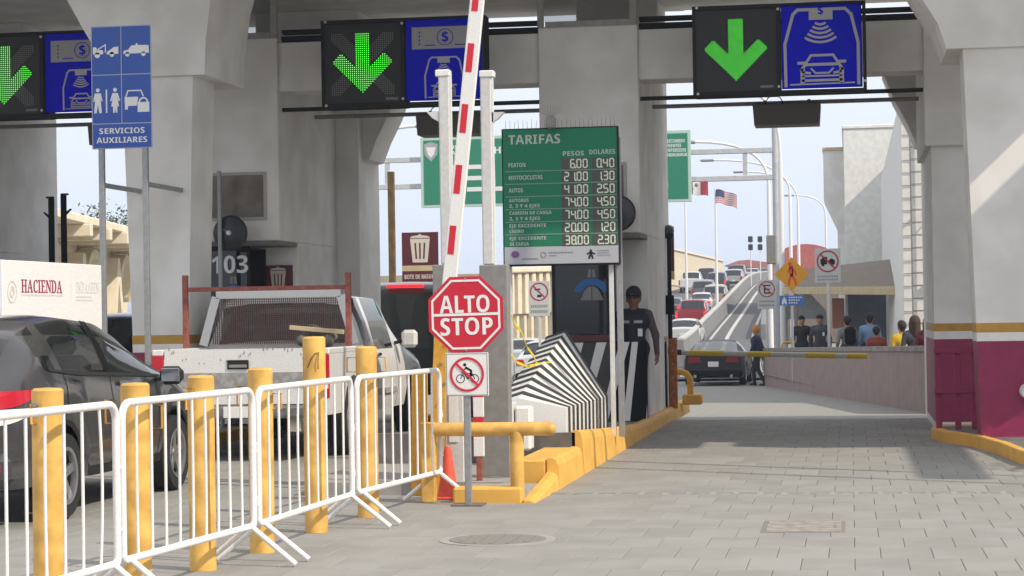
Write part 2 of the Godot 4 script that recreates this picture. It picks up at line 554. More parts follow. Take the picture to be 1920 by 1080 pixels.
func car_rear(c: Dictionary, t: Node3D, lm: Material, lx0: float, lx1: float, ly0: float, ly1: float, plate := true, py := 0.0):
	# lamps, plate and bumper on the flat tail
	for sd in [1.0, -1.0]:
		var b := MB.new()
		b.pl(Vector3(0, 0, -c.get("from", 0.0) - 0.002), 0.03)
		b.shape([Vector2(sd * lx0, ly0 + 0.02), Vector2(sd * lx1, ly0), Vector2(sd * lx1, ly1), Vector2(sd * (lx0 + 0.05), ly1)])
		part(t, "tail_light", b, lm)
	var z: float = -c.get("from", 0.0)
	if plate:
		var b2 := MB.new()
		if py <= 0.0: py = ly0 - 0.06
		b2.bx(-0.16, py - 0.08, z - 0.01, 0.16, py + 0.08, z + 0.02, 0.004)
		part(t, "number_plate", b2, mats.signwhite)
	var b3 := MB.new()
	var w: float = tabs(c.wide, 0.1) * 0.97
	b3.bx(-w, c.sill + 0.03, z - 0.25, w, c.sill + 0.23, z + 0.07, 0.05)
	part(t, "bumper", b3, c.get("bumper", mats.dark))
func far_car(kind: String, label: String, color: Material, at: Vector3, turn: float, group: String, braking := true, glass_m: Material = null) -> Node3D:
	var c := {}
	var nm := "car"
	if kind == "sedan":
		c = {len = 4.6, sill = 0.27, wr = 0.32, arch = 0.38, wheels = [0.95, 3.65], side_glass = [[0.85, 1.75], [1.85, 2.75]], front_glass = [2.75, 3.4], rear_glass = [0.55, 1.15],
			top = [[0, 0.93], [0.55, 1.02], [1.15, 1.40], [2.0, 1.45], [2.7, 1.40], [3.4, 1.0], [4.3, 0.82], [4.6, 0.65]], belt = [[0, 0.86], [1.0, 0.95], [3.4, 0.92], [4.6, 0.6]],
			wide = [[0, 0.78], [0.3, 0.88], [4.1, 0.88], [4.6, 0.7]], roofw = [[0, 0.7], [0.9, 0.62], [2.0, 0.6], [3.3, 0.66], [4.6, 0.6]]}
	elif kind == "suv" or kind == "van":
		nm = "suv" if kind == "suv" else "van"
		var hh := 1.72 if kind == "suv" else 1.95
		c = {len = 4.7, sill = 0.36, wr = 0.36, arch = 0.43, wheels = [0.9, 3.7], side_glass = [[0.3, 1.1], [1.2, 2.1], [2.2, 3.0]], front_glass = [2.95, 3.55], rear_glass = [0.03, 0.3],
			top = [[0, 1.1], [0.28, hh - 0.06], [0.6, hh], [2.3, hh], [2.95, hh - 0.06], [3.55, 1.12], [4.5, 0.98], [4.7, 0.75]], belt = [[0, 1.04], [1.0, 1.06], [3.5, 1.03], [4.7, 0.7]],
			wide = [[0, 0.86], [0.3, 0.93], [4.2, 0.93], [4.7, 0.76]], roofw = [[0, 0.72], [0.5, 0.72], [2.5, 0.7], [3.5, 0.7], [4.7, 0.62]], soft = 0.05}
	else:
		nm = "pickup"
		c = {len = 5.5, from = 1.75, sill = 0.42, wr = 0.38, arch = 0.46, wheels = [1.1, 4.5], side_glass = [[1.95, 2.7], [2.85, 3.6]], front_glass = [3.6, 4.2], rear_glass = [1.75, 1.95],
			top = [[1.75, 1.2], [1.92, 1.78], [2.3, 1.82], [3.5, 1.8], [4.2, 1.2], [5.3, 1.06], [5.5, 0.85]], belt = [[0, 1.12], [4.2, 1.12], [5.5, 0.8]],
			wide = [[0, 0.93], [0.3, 0.95], [5.1, 0.95], [5.5, 0.82]], roofw = [[0, 0.74], [2.0, 0.7], [3.6, 0.7], [4.2, 0.72], [5.5, 0.7]], soft = 0.05}
	c.step = 0.14
	var t := thing(nm, label, "pickup" if nm == "pickup" else ("van" if nm == "van" else "car"), at, group, turn)
	var gm: Material = mats.farglass if glass_m == null else glass_m
	car_shell(c, t, color, gm)
	if nm == "pickup":
		var b := MB.new()
		for sd in [1.0, -1.0]:
			b.box(Vector3(sd * 0.92, 0.82, -0.9), Vector3(0.07, 0.72, 1.7), Basis(), 0.02)
		b.bx(-0.9, 0.62, -1.74, 0.9, 0.68, -0.06)
		part(t, "bed", b, color)
		var g := MB.new()
		g.bx(-0.88, 0.6, -0.06, 0.88, 1.18, 0.0, 0.015)
		part(t, "tailgate", g, color)
		for sd in [1.0, -1.0]:
			var l := MB.new()
			l.bx(sd * 0.82, 0.72, -0.02, sd * 0.95, 1.14, 0.02, 0.01)
			part(t, "tail_light", l, mats.brake if braking else mats.tailred)
		var bp := MB.new()
		bp.bx(-0.93, 0.46, -0.1, 0.93, 0.62, 0.08, 0.03)
		part(t, "bumper", bp, mats.chrome)
		var pl := MB.new()
		pl.bx(-0.16, 0.49, 0.07, 0.16, 0.6, 0.09)
		part(t, "number_plate", pl, mats.signwhite)
		car_wheels(c, t, 12)
	else:
		car_rear(c, t, mats.brake if braking else mats.tailred, 0.5 if kind == "sedan" else 0.66, 0.76 if kind == "sedan" else 0.85, 0.72, 0.88 if kind == "sedan" else 1.05)
		car_wheels(c, t, 12)
	return t

# ---------------------------------------------------------------- people
# bones: [a, b, ra, rb, colour]; smooth union on a grid, meshed as surface nets
func sdf_mesh(mb: MB, bones: Array, cell: float, k := 0.03):
	var lo := Vector3(1e9, 1e9, 1e9)
	var hi := -lo
	for q in bones:
		var m: float = maxf(q[2], q[3]) + cell * 3.0
		lo = lo.min(q[0] - Vector3.ONE * m).min(q[1] - Vector3.ONE * m)
		hi = hi.max(q[0] + Vector3.ONE * m).max(q[1] + Vector3.ONE * m)
	var nx := int((hi.x - lo.x) / cell) + 2
	var ny := int((hi.y - lo.y) / cell) + 2
	var nz := int((hi.z - lo.z) / cell) + 2
	var fld := PackedFloat32Array()
	fld.resize(nx * ny * nz); fld.fill(1.0)
	var own := PackedFloat32Array()
	own.resize(nx * ny * nz); own.fill(1.0)
	var oid := PackedInt32Array()
	oid.resize(nx * ny * nz)
	for bi in bones.size():
		var q: Array = bones[bi]
		var a: Vector3 = q[0]
		var b: Vector3 = q[1]
		var ra: float = q[2]
		var rb: float = q[3]
		var m: float = maxf(ra, rb) + k + cell * 2.5
		var l: Vector3 = (a.min(b) - Vector3.ONE * m - lo) / cell
		var h: Vector3 = (a.max(b) + Vector3.ONE * m - lo) / cell
		var ab := b - a
		var den := maxf(ab.length_squared(), 1e-6)
		for z in range(maxi(0, int(l.z)), mini(nz, int(h.z) + 2)):
			for y in range(maxi(0, int(l.y)), mini(ny, int(h.y) + 2)):
				var base := (z * ny + y) * nx
				for x in range(maxi(0, int(l.x)), mini(nx, int(h.x) + 2)):
					var p := lo + Vector3(x, y, z) * cell
					var t := clampf((p - a).dot(ab) / den, 0.0, 1.0)
					var d := p.distance_to(a + ab * t) - lerpf(ra, rb, t)
					var i := base + x
					var f := fld[i]
					var hh := maxf(k - absf(f - d), 0.0) / k
					fld[i] = minf(f, d) - hh * hh * k * 0.25
					if d < own[i]:
						own[i] = d; oid[i] = bi
	var vid := {}
	var vp := PackedVector3Array()
	var vc := PackedColorArray()
	var cs := [[0, 0, 0], [1, 0, 0], [0, 1, 0], [1, 1, 0], [0, 0, 1], [1, 0, 1], [0, 1, 1], [1, 1, 1]]
	var es := [[0, 1], [2, 3], [4, 5], [6, 7], [0, 2], [1, 3], [4, 6], [5, 7], [0, 4], [1, 5], [2, 6], [3, 7]]
	for z in nz - 1:
		for y in ny - 1:
			for x in nx - 1:
				var i0 := (z * ny + y) * nx + x
				var f0 := fld[i0]
				if f0 > cell * 2.0 or f0 < -cell * 2.0: continue
				var fv := []
				var neg := 0
				for q in cs:
					var f := fld[i0 + q[0] + q[1] * nx + q[2] * nx * ny]
					fv.append(f)
					if f < 0.0: neg += 1
				if neg == 0 or neg == 8: continue
				var sum := Vector3.ZERO
				var cnt := 0
				for e in es:
					var fa: float = fv[e[0]]
					var fb: float = fv[e[1]]
					if (fa < 0.0) != (fb < 0.0):
						var t := fa / (fa - fb)
						var pa: Array = cs[e[0]]
						var pb: Array = cs[e[1]]
						sum += Vector3(pa[0], pa[1], pa[2]).lerp(Vector3(pb[0], pb[1], pb[2]), t)
						cnt += 1
				vid[i0] = vp.size()
				vp.append(lo + (Vector3(x, y, z) + sum / cnt) * cell)
				vc.append(bones[oid[i0]][4])
	var nrm := PackedVector3Array()
	nrm.resize(vp.size())
	var quads := []
	var st := [1, nx, nx * ny]
	for i0 in vid.keys():
		for ax in 3:
			var i1: int = i0 + st[ax]
			if i1 >= fld.size(): continue
			if (fld[i0] < 0.0) == (fld[i1] < 0.0): continue
			var u: int = st[(ax + 1) % 3]
			var w: int = st[(ax + 2) % 3]
			if not (vid.has(i0 - u) and vid.has(i0 - w) and vid.has(i0 - u - w)): continue
			var qd := [vid[i0], vid[i0 - u], vid[i0 - u - w], vid[i0 - w]]
			if fld[i0] > 0.0: qd.reverse()
			var m: Vector3 = (vp[qd[1]] - vp[qd[0]]).cross(vp[qd[2]] - vp[qd[0]]) + (vp[qd[2]] - vp[qd[0]]).cross(vp[qd[3]] - vp[qd[0]])
			for e in qd: nrm[e] += m
			quads.append(qd)
	for q in quads:
		for tr in [[0, 1, 2], [0, 2, 3]]:
			for e in [tr[0], tr[2], tr[1]]:
				mb.v.append(vp[q[e]]); mb.n.append(nrm[q[e]].normalized()); mb.c.append(vc[q[e]])
func person(label: String, at: Vector3, turn: float, c: Dictionary, group := "") -> Node3D:
	var t := thing("person", label, "person", at, group, turn)
	var H: float = c.get("h", 1.7)
	var k := H / 1.7
	var skin: Color = c.get("skin", Color(0.40, 0.22, 0.14))
	var top: Color = c.top
	var slv: Color = c.get("sleeve", top)
	var leg: Color = c.leg
	var shoe: Color = c.get("shoe", Color(0.02, 0.02, 0.02))
	var stp: float = c.get("step", 0.0)     # stride
	var build: float = c.get("build", 1.0)
	var bn := []
	var hip := Vector3(0, 0.93, 0) * k
	var chest := Vector3(0, 1.26, -0.01 + c.get("lean", 0.0)) * k
	var neck := Vector3(0, 1.44, 0.0 + c.get("lean", 0.0)) * k
	var head := Vector3(0, 1.575, -0.015 + c.get("lean", 0.0) * 1.2) * k
	bn.append([hip + Vector3(-0.07, 0, 0) * k, hip + Vector3(0.07, 0, 0) * k, 0.125 * k * build, 0.125 * k * build, leg])
	bn.append([hip + Vector3(0, 0.1, 0) * k, chest, 0.135 * k * build, 0.145 * k * build, top])
	bn.append([chest + Vector3(-0.09, 0.03, 0) * k, chest + Vector3(0.09, 0.03, 0) * k, 0.125 * k * build, 0.125 * k * build, top])
	bn.append([neck + Vector3(-0.13, -0.055, 0) * k, neck + Vector3(0.13, -0.055, 0) * k, 0.062 * k, 0.062 * k, top])
	bn.append([neck + Vector3(0, -0.05, 0), neck + Vector3(0, 0.06, -0.01) * k, 0.056 * k, 0.052 * k, skin])
	bn.append([head + Vector3(0, 0.035, 0.01) * k, head + Vector3(0, -0.03, -0.01) * k, 0.092 * k, 0.074 * k, skin])
	bn.append([head + Vector3(0, -0.06, -0.035) * k, head + Vector3(0, -0.065, -0.045) * k, 0.042 * k, 0.036 * k, skin])
	bn.append([head + Vector3(0, 0.005, -0.088) * k, head + Vector3(0, -0.025, -0.102) * k, 0.012 * k, 0.017 * k, skin])
	for sd in [-1.0, 1.0]:
		bn.append([head + Vector3(sd * 0.083, 0.01, 0.01) * k, head + Vector3(sd * 0.085, -0.03, 0.005) * k, 0.02 * k, 0.015 * k, skin])
		var ph: float = stp * sd
		var knee := hip + Vector3(sd * 0.095, -0.45, -0.06 - ph * 0.18) * k
		var ank := Vector3(sd * 0.1, 0.09, 0.03 - ph * 0.30 + (absf(ph) * 0.1 if ph < 0.0 else 0.0)) * k
		bn.append([hip + Vector3(sd * 0.085, -0.03, 0) * k, knee, 0.098 * k * build, 0.066 * k, leg])
		bn.append([knee, ank, 0.066 * k, 0.048 * k, leg])
		bn.append([ank + Vector3(0, -0.045, 0.03) * k, ank + Vector3(sd * 0.015, -0.055, -0.13) * k, 0.042 * k, 0.034 * k, shoe])
		var sh := neck + Vector3(sd * 0.185, -0.07, 0.0) * k
		var el := sh + Vector3(sd * 0.07, -0.29, 0.03 + ph * 0.12) * k
		var wr := el + Vector3(sd * 0.01, -0.24, -0.07 + ph * 0.1) * k
		var ov = c.get("arm_r" if sd > 0 else "arm_l", null)
		if ov != null:
			el = sh + ov[0] * k
			wr = el + ov[1] * k
		bn.append([sh, el, 0.062 * k, 0.046 * k, slv])
		bn.append([el, wr, 0.046 * k, 0.034 * k, slv if c.get("long", true) else skin])
		var hd := (wr - el).normalized()
		if not c.has("hands"): bn.append([wr + hd * 0.03 * k, wr + hd * 0.13 * k, 0.034 * k, 0.022 * k, skin])
		else:
			# palm, four fingers and a thumb on a fine grid of their own
			var hb := []
			var sx := Vector3(0, 0, -1)
			var nrm2 := Vector3(-sd, 0, 0)
			hb.append([wr - hd * 0.02, wr + hd * 0.03, 0.03, 0.028, skin])
			for fi in 4:
				var of := sx * (0.03 - fi * 0.019)
				hb.append([wr + hd * 0.03 + of * 0.6, wr + hd * 0.085 + of, 0.016, 0.0115, skin])
				var ln: float = [0.05, 0.058, 0.054, 0.042][fi]
				var m1 := wr + hd * (0.085 + ln * 0.6) + of + nrm2 * 0.008
				hb.append([wr + hd * 0.085 + of, m1, 0.0105, 0.0095, skin])
				hb.append([m1, m1 + (hd * 0.7 + nrm2 * 0.6) * ln * 0.7, 0.0095, 0.008, skin])
			hb.append([wr + hd * 0.025 + sx * 0.02, wr + hd * 0.06 + sx * 0.05 + nrm2 * 0.01, 0.014, 0.011, skin])
			hb.append([wr + hd * 0.06 + sx * 0.05 + nrm2 * 0.01, wr + hd * 0.1 + sx * 0.058 + nrm2 * 0.022, 0.011, 0.0085, skin])
			c.hands.append(hb)
	if c.has("extra"):
		for q in c.extra: bn.append([q[0] * k, q[1] * k, q[2] * k, q[3] * k, q[4]])
	var b := MB.new()
	sdf_mesh(b, bn, c.get("cell", 0.026), 0.03)
	if c.has("hands"):
		for hb in c.hands: sdf_mesh(b, hb, 0.0042, 0.008)
	var bm := mat("bodycolour", 1, 1, 1, 0.8)
	bm.vertex_color_use_as_albedo = true
	part(t, "body", b, bm)
	for sd in [-1.0, 1.0]:
		var e := MB.new()
		e.ball(head + Vector3(sd * 0.032, 0.0, -0.079) * k, Vector3(0.014, 0.008, 0.008) * k, 8)
		part(t, "eye", e, mats.black)
	var mo := MB.new()
	mo.ball(head + Vector3(0, -0.062, -0.081) * k, Vector3(0.024, 0.006, 0.006) * k, 8)
	part(t, "mouth", mo, mat("lip", 0.16, 0.05, 0.04, 0.6))
	var hat: String = c.get("hat", "hair")
	var hm := mat("hatc_" + str(c.get("hatc", Color(0.015, 0.012, 0.01))), c.get("hatc", Color(0.015, 0.012, 0.01)).r, c.get("hatc", Color(0.015, 0.012, 0.01)).g, c.get("hatc", Color(0.015, 0.012, 0.01)).b, 0.8)
	var q := MB.new()
	var hcell := 0.016
	if hat == "hair":
		sdf_mesh(q, [[head + Vector3(0, 0.055, 0.02) * k, head + Vector3(0, 0.04, 0.03) * k, 0.097 * k, 0.095 * k, skin], [head + Vector3(0, 0.0, 0.045) * k, head + Vector3(0, -0.03, 0.045) * k, 0.075 * k, 0.06 * k, skin], [head + Vector3(0, 0.09, -0.03) * k, head + Vector3(0, 0.085, 0.0) * k, 0.07 * k, 0.07 * k, skin]], hcell, 0.02)
		q.c.clear()
		part(t, "hair", q, hm)
	elif hat == "long":
		sdf_mesh(q, [[head + Vector3(0, 0.055, 0.015) * k, head + Vector3(0, 0.02, 0.03) * k, 0.105 * k, 0.105 * k, skin], [head + Vector3(0, 0.0, 0.05) * k, head + Vector3(0, -0.24, 0.075) * k, 0.1 * k, 0.085 * k, skin], [head + Vector3(-0.07, 0.0, 0.0) * k, head + Vector3(-0.085, -0.2, 0.02) * k, 0.045 * k, 0.035 * k, skin], [head + Vector3(0.07, 0.0, 0.0) * k, head + Vector3(0.085, -0.2, 0.02) * k, 0.045 * k, 0.035 * k, skin]], hcell, 0.03)
		q.c.clear()
		part(t, "hair", q, hm)
	elif hat == "beanie":
		sdf_mesh(q, [[head + Vector3(0, 0.075, 0.015) * k, head + Vector3(0, 0.045, 0.012) * k, 0.1 * k, 0.108 * k, skin], [head + Vector3(0, 0.02, 0.04) * k, head + Vector3(0, 0.03, 0.04) * k, 0.085 * k, 0.085 * k, skin]], hcell, 0.02)
		q.c.clear()
		part(t, "knitted_cap", q, hm)
	else:
		sdf_mesh(q, [[head + Vector3(0, 0.07, 0.015) * k, head + Vector3(0, 0.06, 0.015) * k, 0.1 * k, 0.104 * k, skin]], 0.012, 0.02)
		q.c.clear()
		for i in 8:
			var a0 := -0.9 + 1.8 * i / 8.0
			var a1 := -0.9 + 1.8 * (i + 1) / 8.0
			var o0 := head + Vector3(sin(a0) * 0.095, 0.055, -cos(a0) * 0.09) * k
			var o1 := head + Vector3(sin(a1) * 0.095, 0.055, -cos(a1) * 0.09) * k
			var e0 := head + Vector3(sin(a0) * 0.1, 0.04, -cos(a0) * 0.17) * k
			var e1 := head + Vector3(sin(a1) * 0.1, 0.04, -cos(a1) * 0.17) * k
			q.poly([o0, o1, e1, e0], Vector3.UP)
			q.poly([o0 - Vector3(0, 0.008, 0), o1 - Vector3(0, 0.008, 0), e1 - Vector3(0, 0.008, 0), e0 - Vector3(0, 0.008, 0)], Vector3.DOWN)
		part(t, "peaked_cap", q, hm)
		var hr := MB.new()
		hr.ball(head + Vector3(0, 0.0, 0.035) * k, Vector3(0.085, 0.07, 0.065) * k, 12)
		part(t, "hair", hr, mats.black)
	return t

# ---------------------------------------------------------------- trees
func tree(label: String, at: Vector3, h: float, r: float, leaves: int, seedv: int, sparse := 1.0):
	var t := thing("tree", label, "tree", at)
	var rg := RandomNumberGenerator.new()
	rg.seed = seedv
	var b := MB.new()
	var tips := []
	b.cyl(Vector3.ZERO, Vector3(0.1, h * 0.45, 0), h * 0.03, h * 0.02, 10)
	for i in 11:
		var a := TAU * i / 11.0 + rg.randf() * 0.5
		var p0 := Vector3(0.1, h * (0.4 + 0.04 * (i % 3)), 0)
		var p1 := Vector3(cos(a) * r * rg.randf_range(0.3, 0.85), h * rg.randf_range(0.6, 0.95), sin(a) * r * rg.randf_range(0.3, 0.85))
		b.cyl(p0, p1, h * 0.014, h * 0.004, 6)
		tips.append(p1); tips.append(p0.lerp(p1, 0.65) + Vector3(rg.randf_range(-1, 1), 0.3, rg.randf_range(-1, 1)) * r * 0.25)
	part(t, "trunk", b, mats.bark)
	var q := MB.new()
	for i in leaves:
		var tp: Vector3 = tips[rg.randi() % tips.size()]
		var d := Vector3(rg.randfn(), rg.randfn() * 0.7, rg.randfn()) * r * 0.22 * sparse
		var p := tp + d
		var s := r * rg.randf_range(0.02, 0.045)
		var ax := Vector3(rg.randfn(), rg.randfn(), rg.randfn()).normalized()
		var e := ax.cross(Vector3(rg.randfn(), rg.randfn(), rg.randfn())).normalized()
		q.quad(p - ax * s * 1.6, p + e * s * 0.7, p + ax * s * 1.6, p - e * s * 0.7)
	part(t, "crown", q, mats.leaf)

# ---------------------------------------------------------------- scene
const XR := [-12.3, -7.47, -2.66, 2.27]
var ZF := -27.5
func gnd(z: float) -> float:
	return tab([[-66.0, -0.66], [-36.0, -0.17], [-28.5, -0.02], [-28.0, 0.0]], z)
func cw(X: float, d: float, y: float) -> Vector3:
	var a := deg_to_rad(9.0)
	return Vector3(X * cos(a) - d * sin(a), y, -d * cos(a) - X * sin(a))

func _ready():
	cb = Basis(Vector3.UP, deg_to_rad(9.0)) * Basis(Vector3.RIGHT, atan(54.0 / FPX)) * Basis(Vector3.BACK, deg_to_rad(-0.9))
	var cam := Camera3D.new()
	cam.name = "camera"; add_child(cam)
	cam.transform = Transform3D(cb, CAM)
	cam.fov = rad_to_deg(2.0 * atan(540.0 / FPX)); cam.near = 0.1; cam.far = 4000.0
	cam.current = true
	var we := WorldEnvironment.new()
	we.name = "world_environment"
	var env := Environment.new()
	env.background_mode = Environment.BG_SKY
	var sky := Sky.new()
	var sm := ProceduralSkyMaterial.new()
	sm.sky_horizon_color = Color(0.79, 0.83, 0.90); sm.sky_top_color = Color(0.90, 0.91, 0.935)
	sm.sky_curve = 0.12
	sm.ground_horizon_color = Color(0.60, 0.62, 0.64); sm.ground_bottom_color = Color(0.45, 0.44, 0.42)
	sm.sun_angle_max = 0.0
	sky.sky_material = sm
	env.sky = sky
	env.tonemap_mode = Environment.TONE_MAPPER_LINEAR
	env.tonemap_exposure = 1.34
	env.background_energy_multiplier = 1.0
	env.sdfgi_enabled = true; env.ssao_enabled = true; env.ssil_enabled = true
	env.fog_enabled = true; env.fog_density = 0.0007; env.fog_light_color = Color(0.80, 0.85, 0.93)
	we.environment = env
	add_child(we)
	var sun := DirectionalLight3D.new()
	sun.name = "sun"; add_child(sun)
	sun.look_at_from_position(Vector3(0.69, 0.656, 0.307) * 50.0, Vector3.ZERO)
	sun.light_energy = 0.95; sun.light_angular_distance = 0.5; sun.light_color = Color(1.0, 0.95, 0.87); sun.shadow_enabled = true

	make_materials()
	ground_and_road()
	canopy()
	booths()
	islands()
	signals()
	tariff_sign()
	gate()
	stop_sign()
	barriers()
	left_signs()
	near_cars()
	officer()
	right_lane()
	right_buildings()
	background()
	traffic()

# ---------------------------------------------------------------- ground
func ground_and_road():
	var b := MB.new()
	var zs := [60.0, -5.0, -20.0, -28.5, -36.0, -66.0, -110.0, -250.0, -600.0, -2500.0]
	for i in zs.size() - 1:
		var z0: float = zs[i]
		var z1: float = zs[i + 1]
		b.quad(Vector3(-1800, gnd(z0) - 0.03, z0), Vector3(1800, gnd(z0) - 0.03, z0), Vector3(1800, gnd(z1) - 0.03, z1), Vector3(-1800, gnd(z1) - 0.03, z1))
	var g := struct("ground", b, mats.sand)
	# pavers: running bond, long side with the traffic
	var W := 0.32
	var D := 0.62
	var j := 0.0025
	var pm := MB.new()
	paver(pm, Vector3.ZERO, W - j, D - j)
	var pmesh := pm.mesh()
	var pms := ["paver_a", "paver_b", "paver_c", "paver_d"]
	var rg := RandomNumberGenerator.new()
	rg.seed = 5
	var vis := []
	var rest := []
	for iz in range(8, 50):
		for ix in range(-44, 30):
			var p := Vector3((ix + 0.5 * (iz % 2)) * W, 0, -iz * D)
			if p.z < -30.5: continue
			var q := cb.inverse() * (p - CAM)
			var sx := 960.0 + FPX * q.x / -q.z
			var sy := 540.0 - FPX * q.y / -q.z
			if sx > 560 and sx < 1960 and sy < 1110 and sy > 700: vis.append([p, -q.z])
			else: rest.append(p)
	vis.sort_custom(func(a, c): return a[1] < c[1])
	for i in vis.size():
		if i >= 300:
			rest.append(vis[i][0])
			continue
		var m := MeshInstance3D.new()
		m.name = "paver"; m.mesh = pmesh; m.material_override = mats[pms[rg.randi() % 4]]
		g.add_child(m, true)
		m.position = vis[i][0] + Vector3(0, rg.randf_range(-0.0015, 0.0015), 0)
	var rb := [MB.new(), MB.new(), MB.new(), MB.new()]
	for p in rest: paver(rb[rg.randi() % 4], p, W - j, D - j)
	for k in 4:
		var o := part(g, "paver_field", rb[k], mats[pms[k]])
		o.set_meta("kind", "stuff")
	# manhole cover and inspection lid
	var mh := thing("manhole_cover", "round worn iron manhole cover set flush in the grey pavers", "manhole cover", Vector3(-2.4, 0, -14.36))
	var c := MB.new()
	c.cyl(Vector3(0, -0.03, 0), Vector3(0, 0.005, 0), 0.4, 0.4, 36)
	part(mh, "frame_ring", c, mats.concrete)
	c = MB.new()
	c.cyl(Vector3(0, 0.0, 0), Vector3(0, 0.009, 0), 0.335, 0.332, 36)
	part(mh, "lid", c, mat("iron", 0.25, 0.24, 0.22, 0.75, "speck", 4.0))
	for k in 5:
		c = MB.new()
		var x := -0.22 + 0.11 * k
		var hl := sqrt(0.3 * 0.3 - x * x)
		c.bx(x - 0.014, 0.008, -hl, x + 0.014, 0.014, hl, 0.002)
		part(mh, "rib", c, mats.iron)
	var ld := thing("inspection_lid", "rectangular beige steel inspection lid set in the lane pavers", "lid", Vector3(-0.35, 0, -15.26))
	c = MB.new()
	c.bx(-0.29, -0.02, -0.4, 0.29, 0.004, 0.4, 0.002)
	part(ld, "rim", c, mats.iron)
	c = MB.new()
	c.bx(-0.26, 0.0, -0.37, 0.26, 0.009, 0.37, 0.003)
	part(ld, "plate", c, mat("lidplate", 0.33, 0.30, 0.27, 0.7, "stain", 2.0))
	c = MB.new()
	c.bx(0.21, 0.008, -0.05, 0.23, 0.012, 0.15, 0.002)
	part(ld, "handle", c, mats.iron)
	# drain channel across the lane
	var dr := thing("drain_channel", "narrow metal drain channel crossing the lane in front of the portal", "drain", Vector3(-0.6, 0, -18.1))
	c = MB.new()
	c.bx(-2.0, -0.02, -0.09, 3.2, 0.004, 0.09, 0.002)
	part(dr, "frame", c, mat("channel", 0.36, 0.36, 0.34, 0.6, "stain", 2.0))
	for k in 26:
		c = MB.new()
		c.bx(-1.95 + k * 0.2, 0.003, -0.06, -1.80 + k * 0.2, 0.007, 0.06)
		part(dr, "grate", c, mat("grate", 0.25, 0.25, 0.24, 0.6, "fine", 3.0))
func paver(b: MB, p: Vector3, w: float, d: float):
	var e := 0.005
	var t := [Vector3(-w / 2 + e, 0, d / 2 - e), Vector3(w / 2 - e, 0, d / 2 - e), Vector3(w / 2 - e, 0, -d / 2 + e), Vector3(-w / 2 + e, 0, -d / 2 + e)]
	var l := [Vector3(-w / 2, -0.0035, d / 2), Vector3(w / 2, -0.0035, d / 2), Vector3(w / 2, -0.0035, -d / 2), Vector3(-w / 2, -0.0035, -d / 2)]
	for k in 4:
		t[k] += p; l[k] += p
	b.quad(t[0], t[1], t[2], t[3])
	for k in 4:
		var n := (k + 1) % 4
		b.quad(l[k], l[n], t[n], t[k])
		var dn := Vector3(0, -0.03, 0)
		b.quad(l[k] + dn, l[n] + dn, l[n], l[k])

# ---------------------------------------------------------------- toll canopy
func col_half(y: float) -> float: return lerpf(0.30, 0.435, clampf(y / 4.4, 0, 1))
func frustum(b: MB, cx: float, y0: float, y1: float, z0: float, z1: float, gr := 0.0):
	var h0 := col_half(y0) + gr
	var h1 := col_half(y1) + gr
	var q := [[cx - h0, y0, cx - h1, y1], [cx + h0, y0, cx + h1, y1]]
	var a := Vector3(cx - h0, y0, z0 + gr); var bb := Vector3(cx + h0, y0, z0 + gr)
	var c := Vector3(cx + h0, y0, z1 - gr); var d := Vector3(cx - h0, y0, z1 - gr)
	var e := Vector3(cx - h1, y1, z0 + gr); var f := Vector3(cx + h1, y1, z0 + gr)
	var g := Vector3(cx + h1, y1, z1 - gr); var h := Vector3(cx - h1, y1, z1 - gr)
	b.quad(a, bb, f, e); b.quad(bb, c, g, f); b.quad(c, d, h, g); b.quad(d, a, e, h)
	b.quad(e, f, g, h); b.quad(d, c, bb, a)
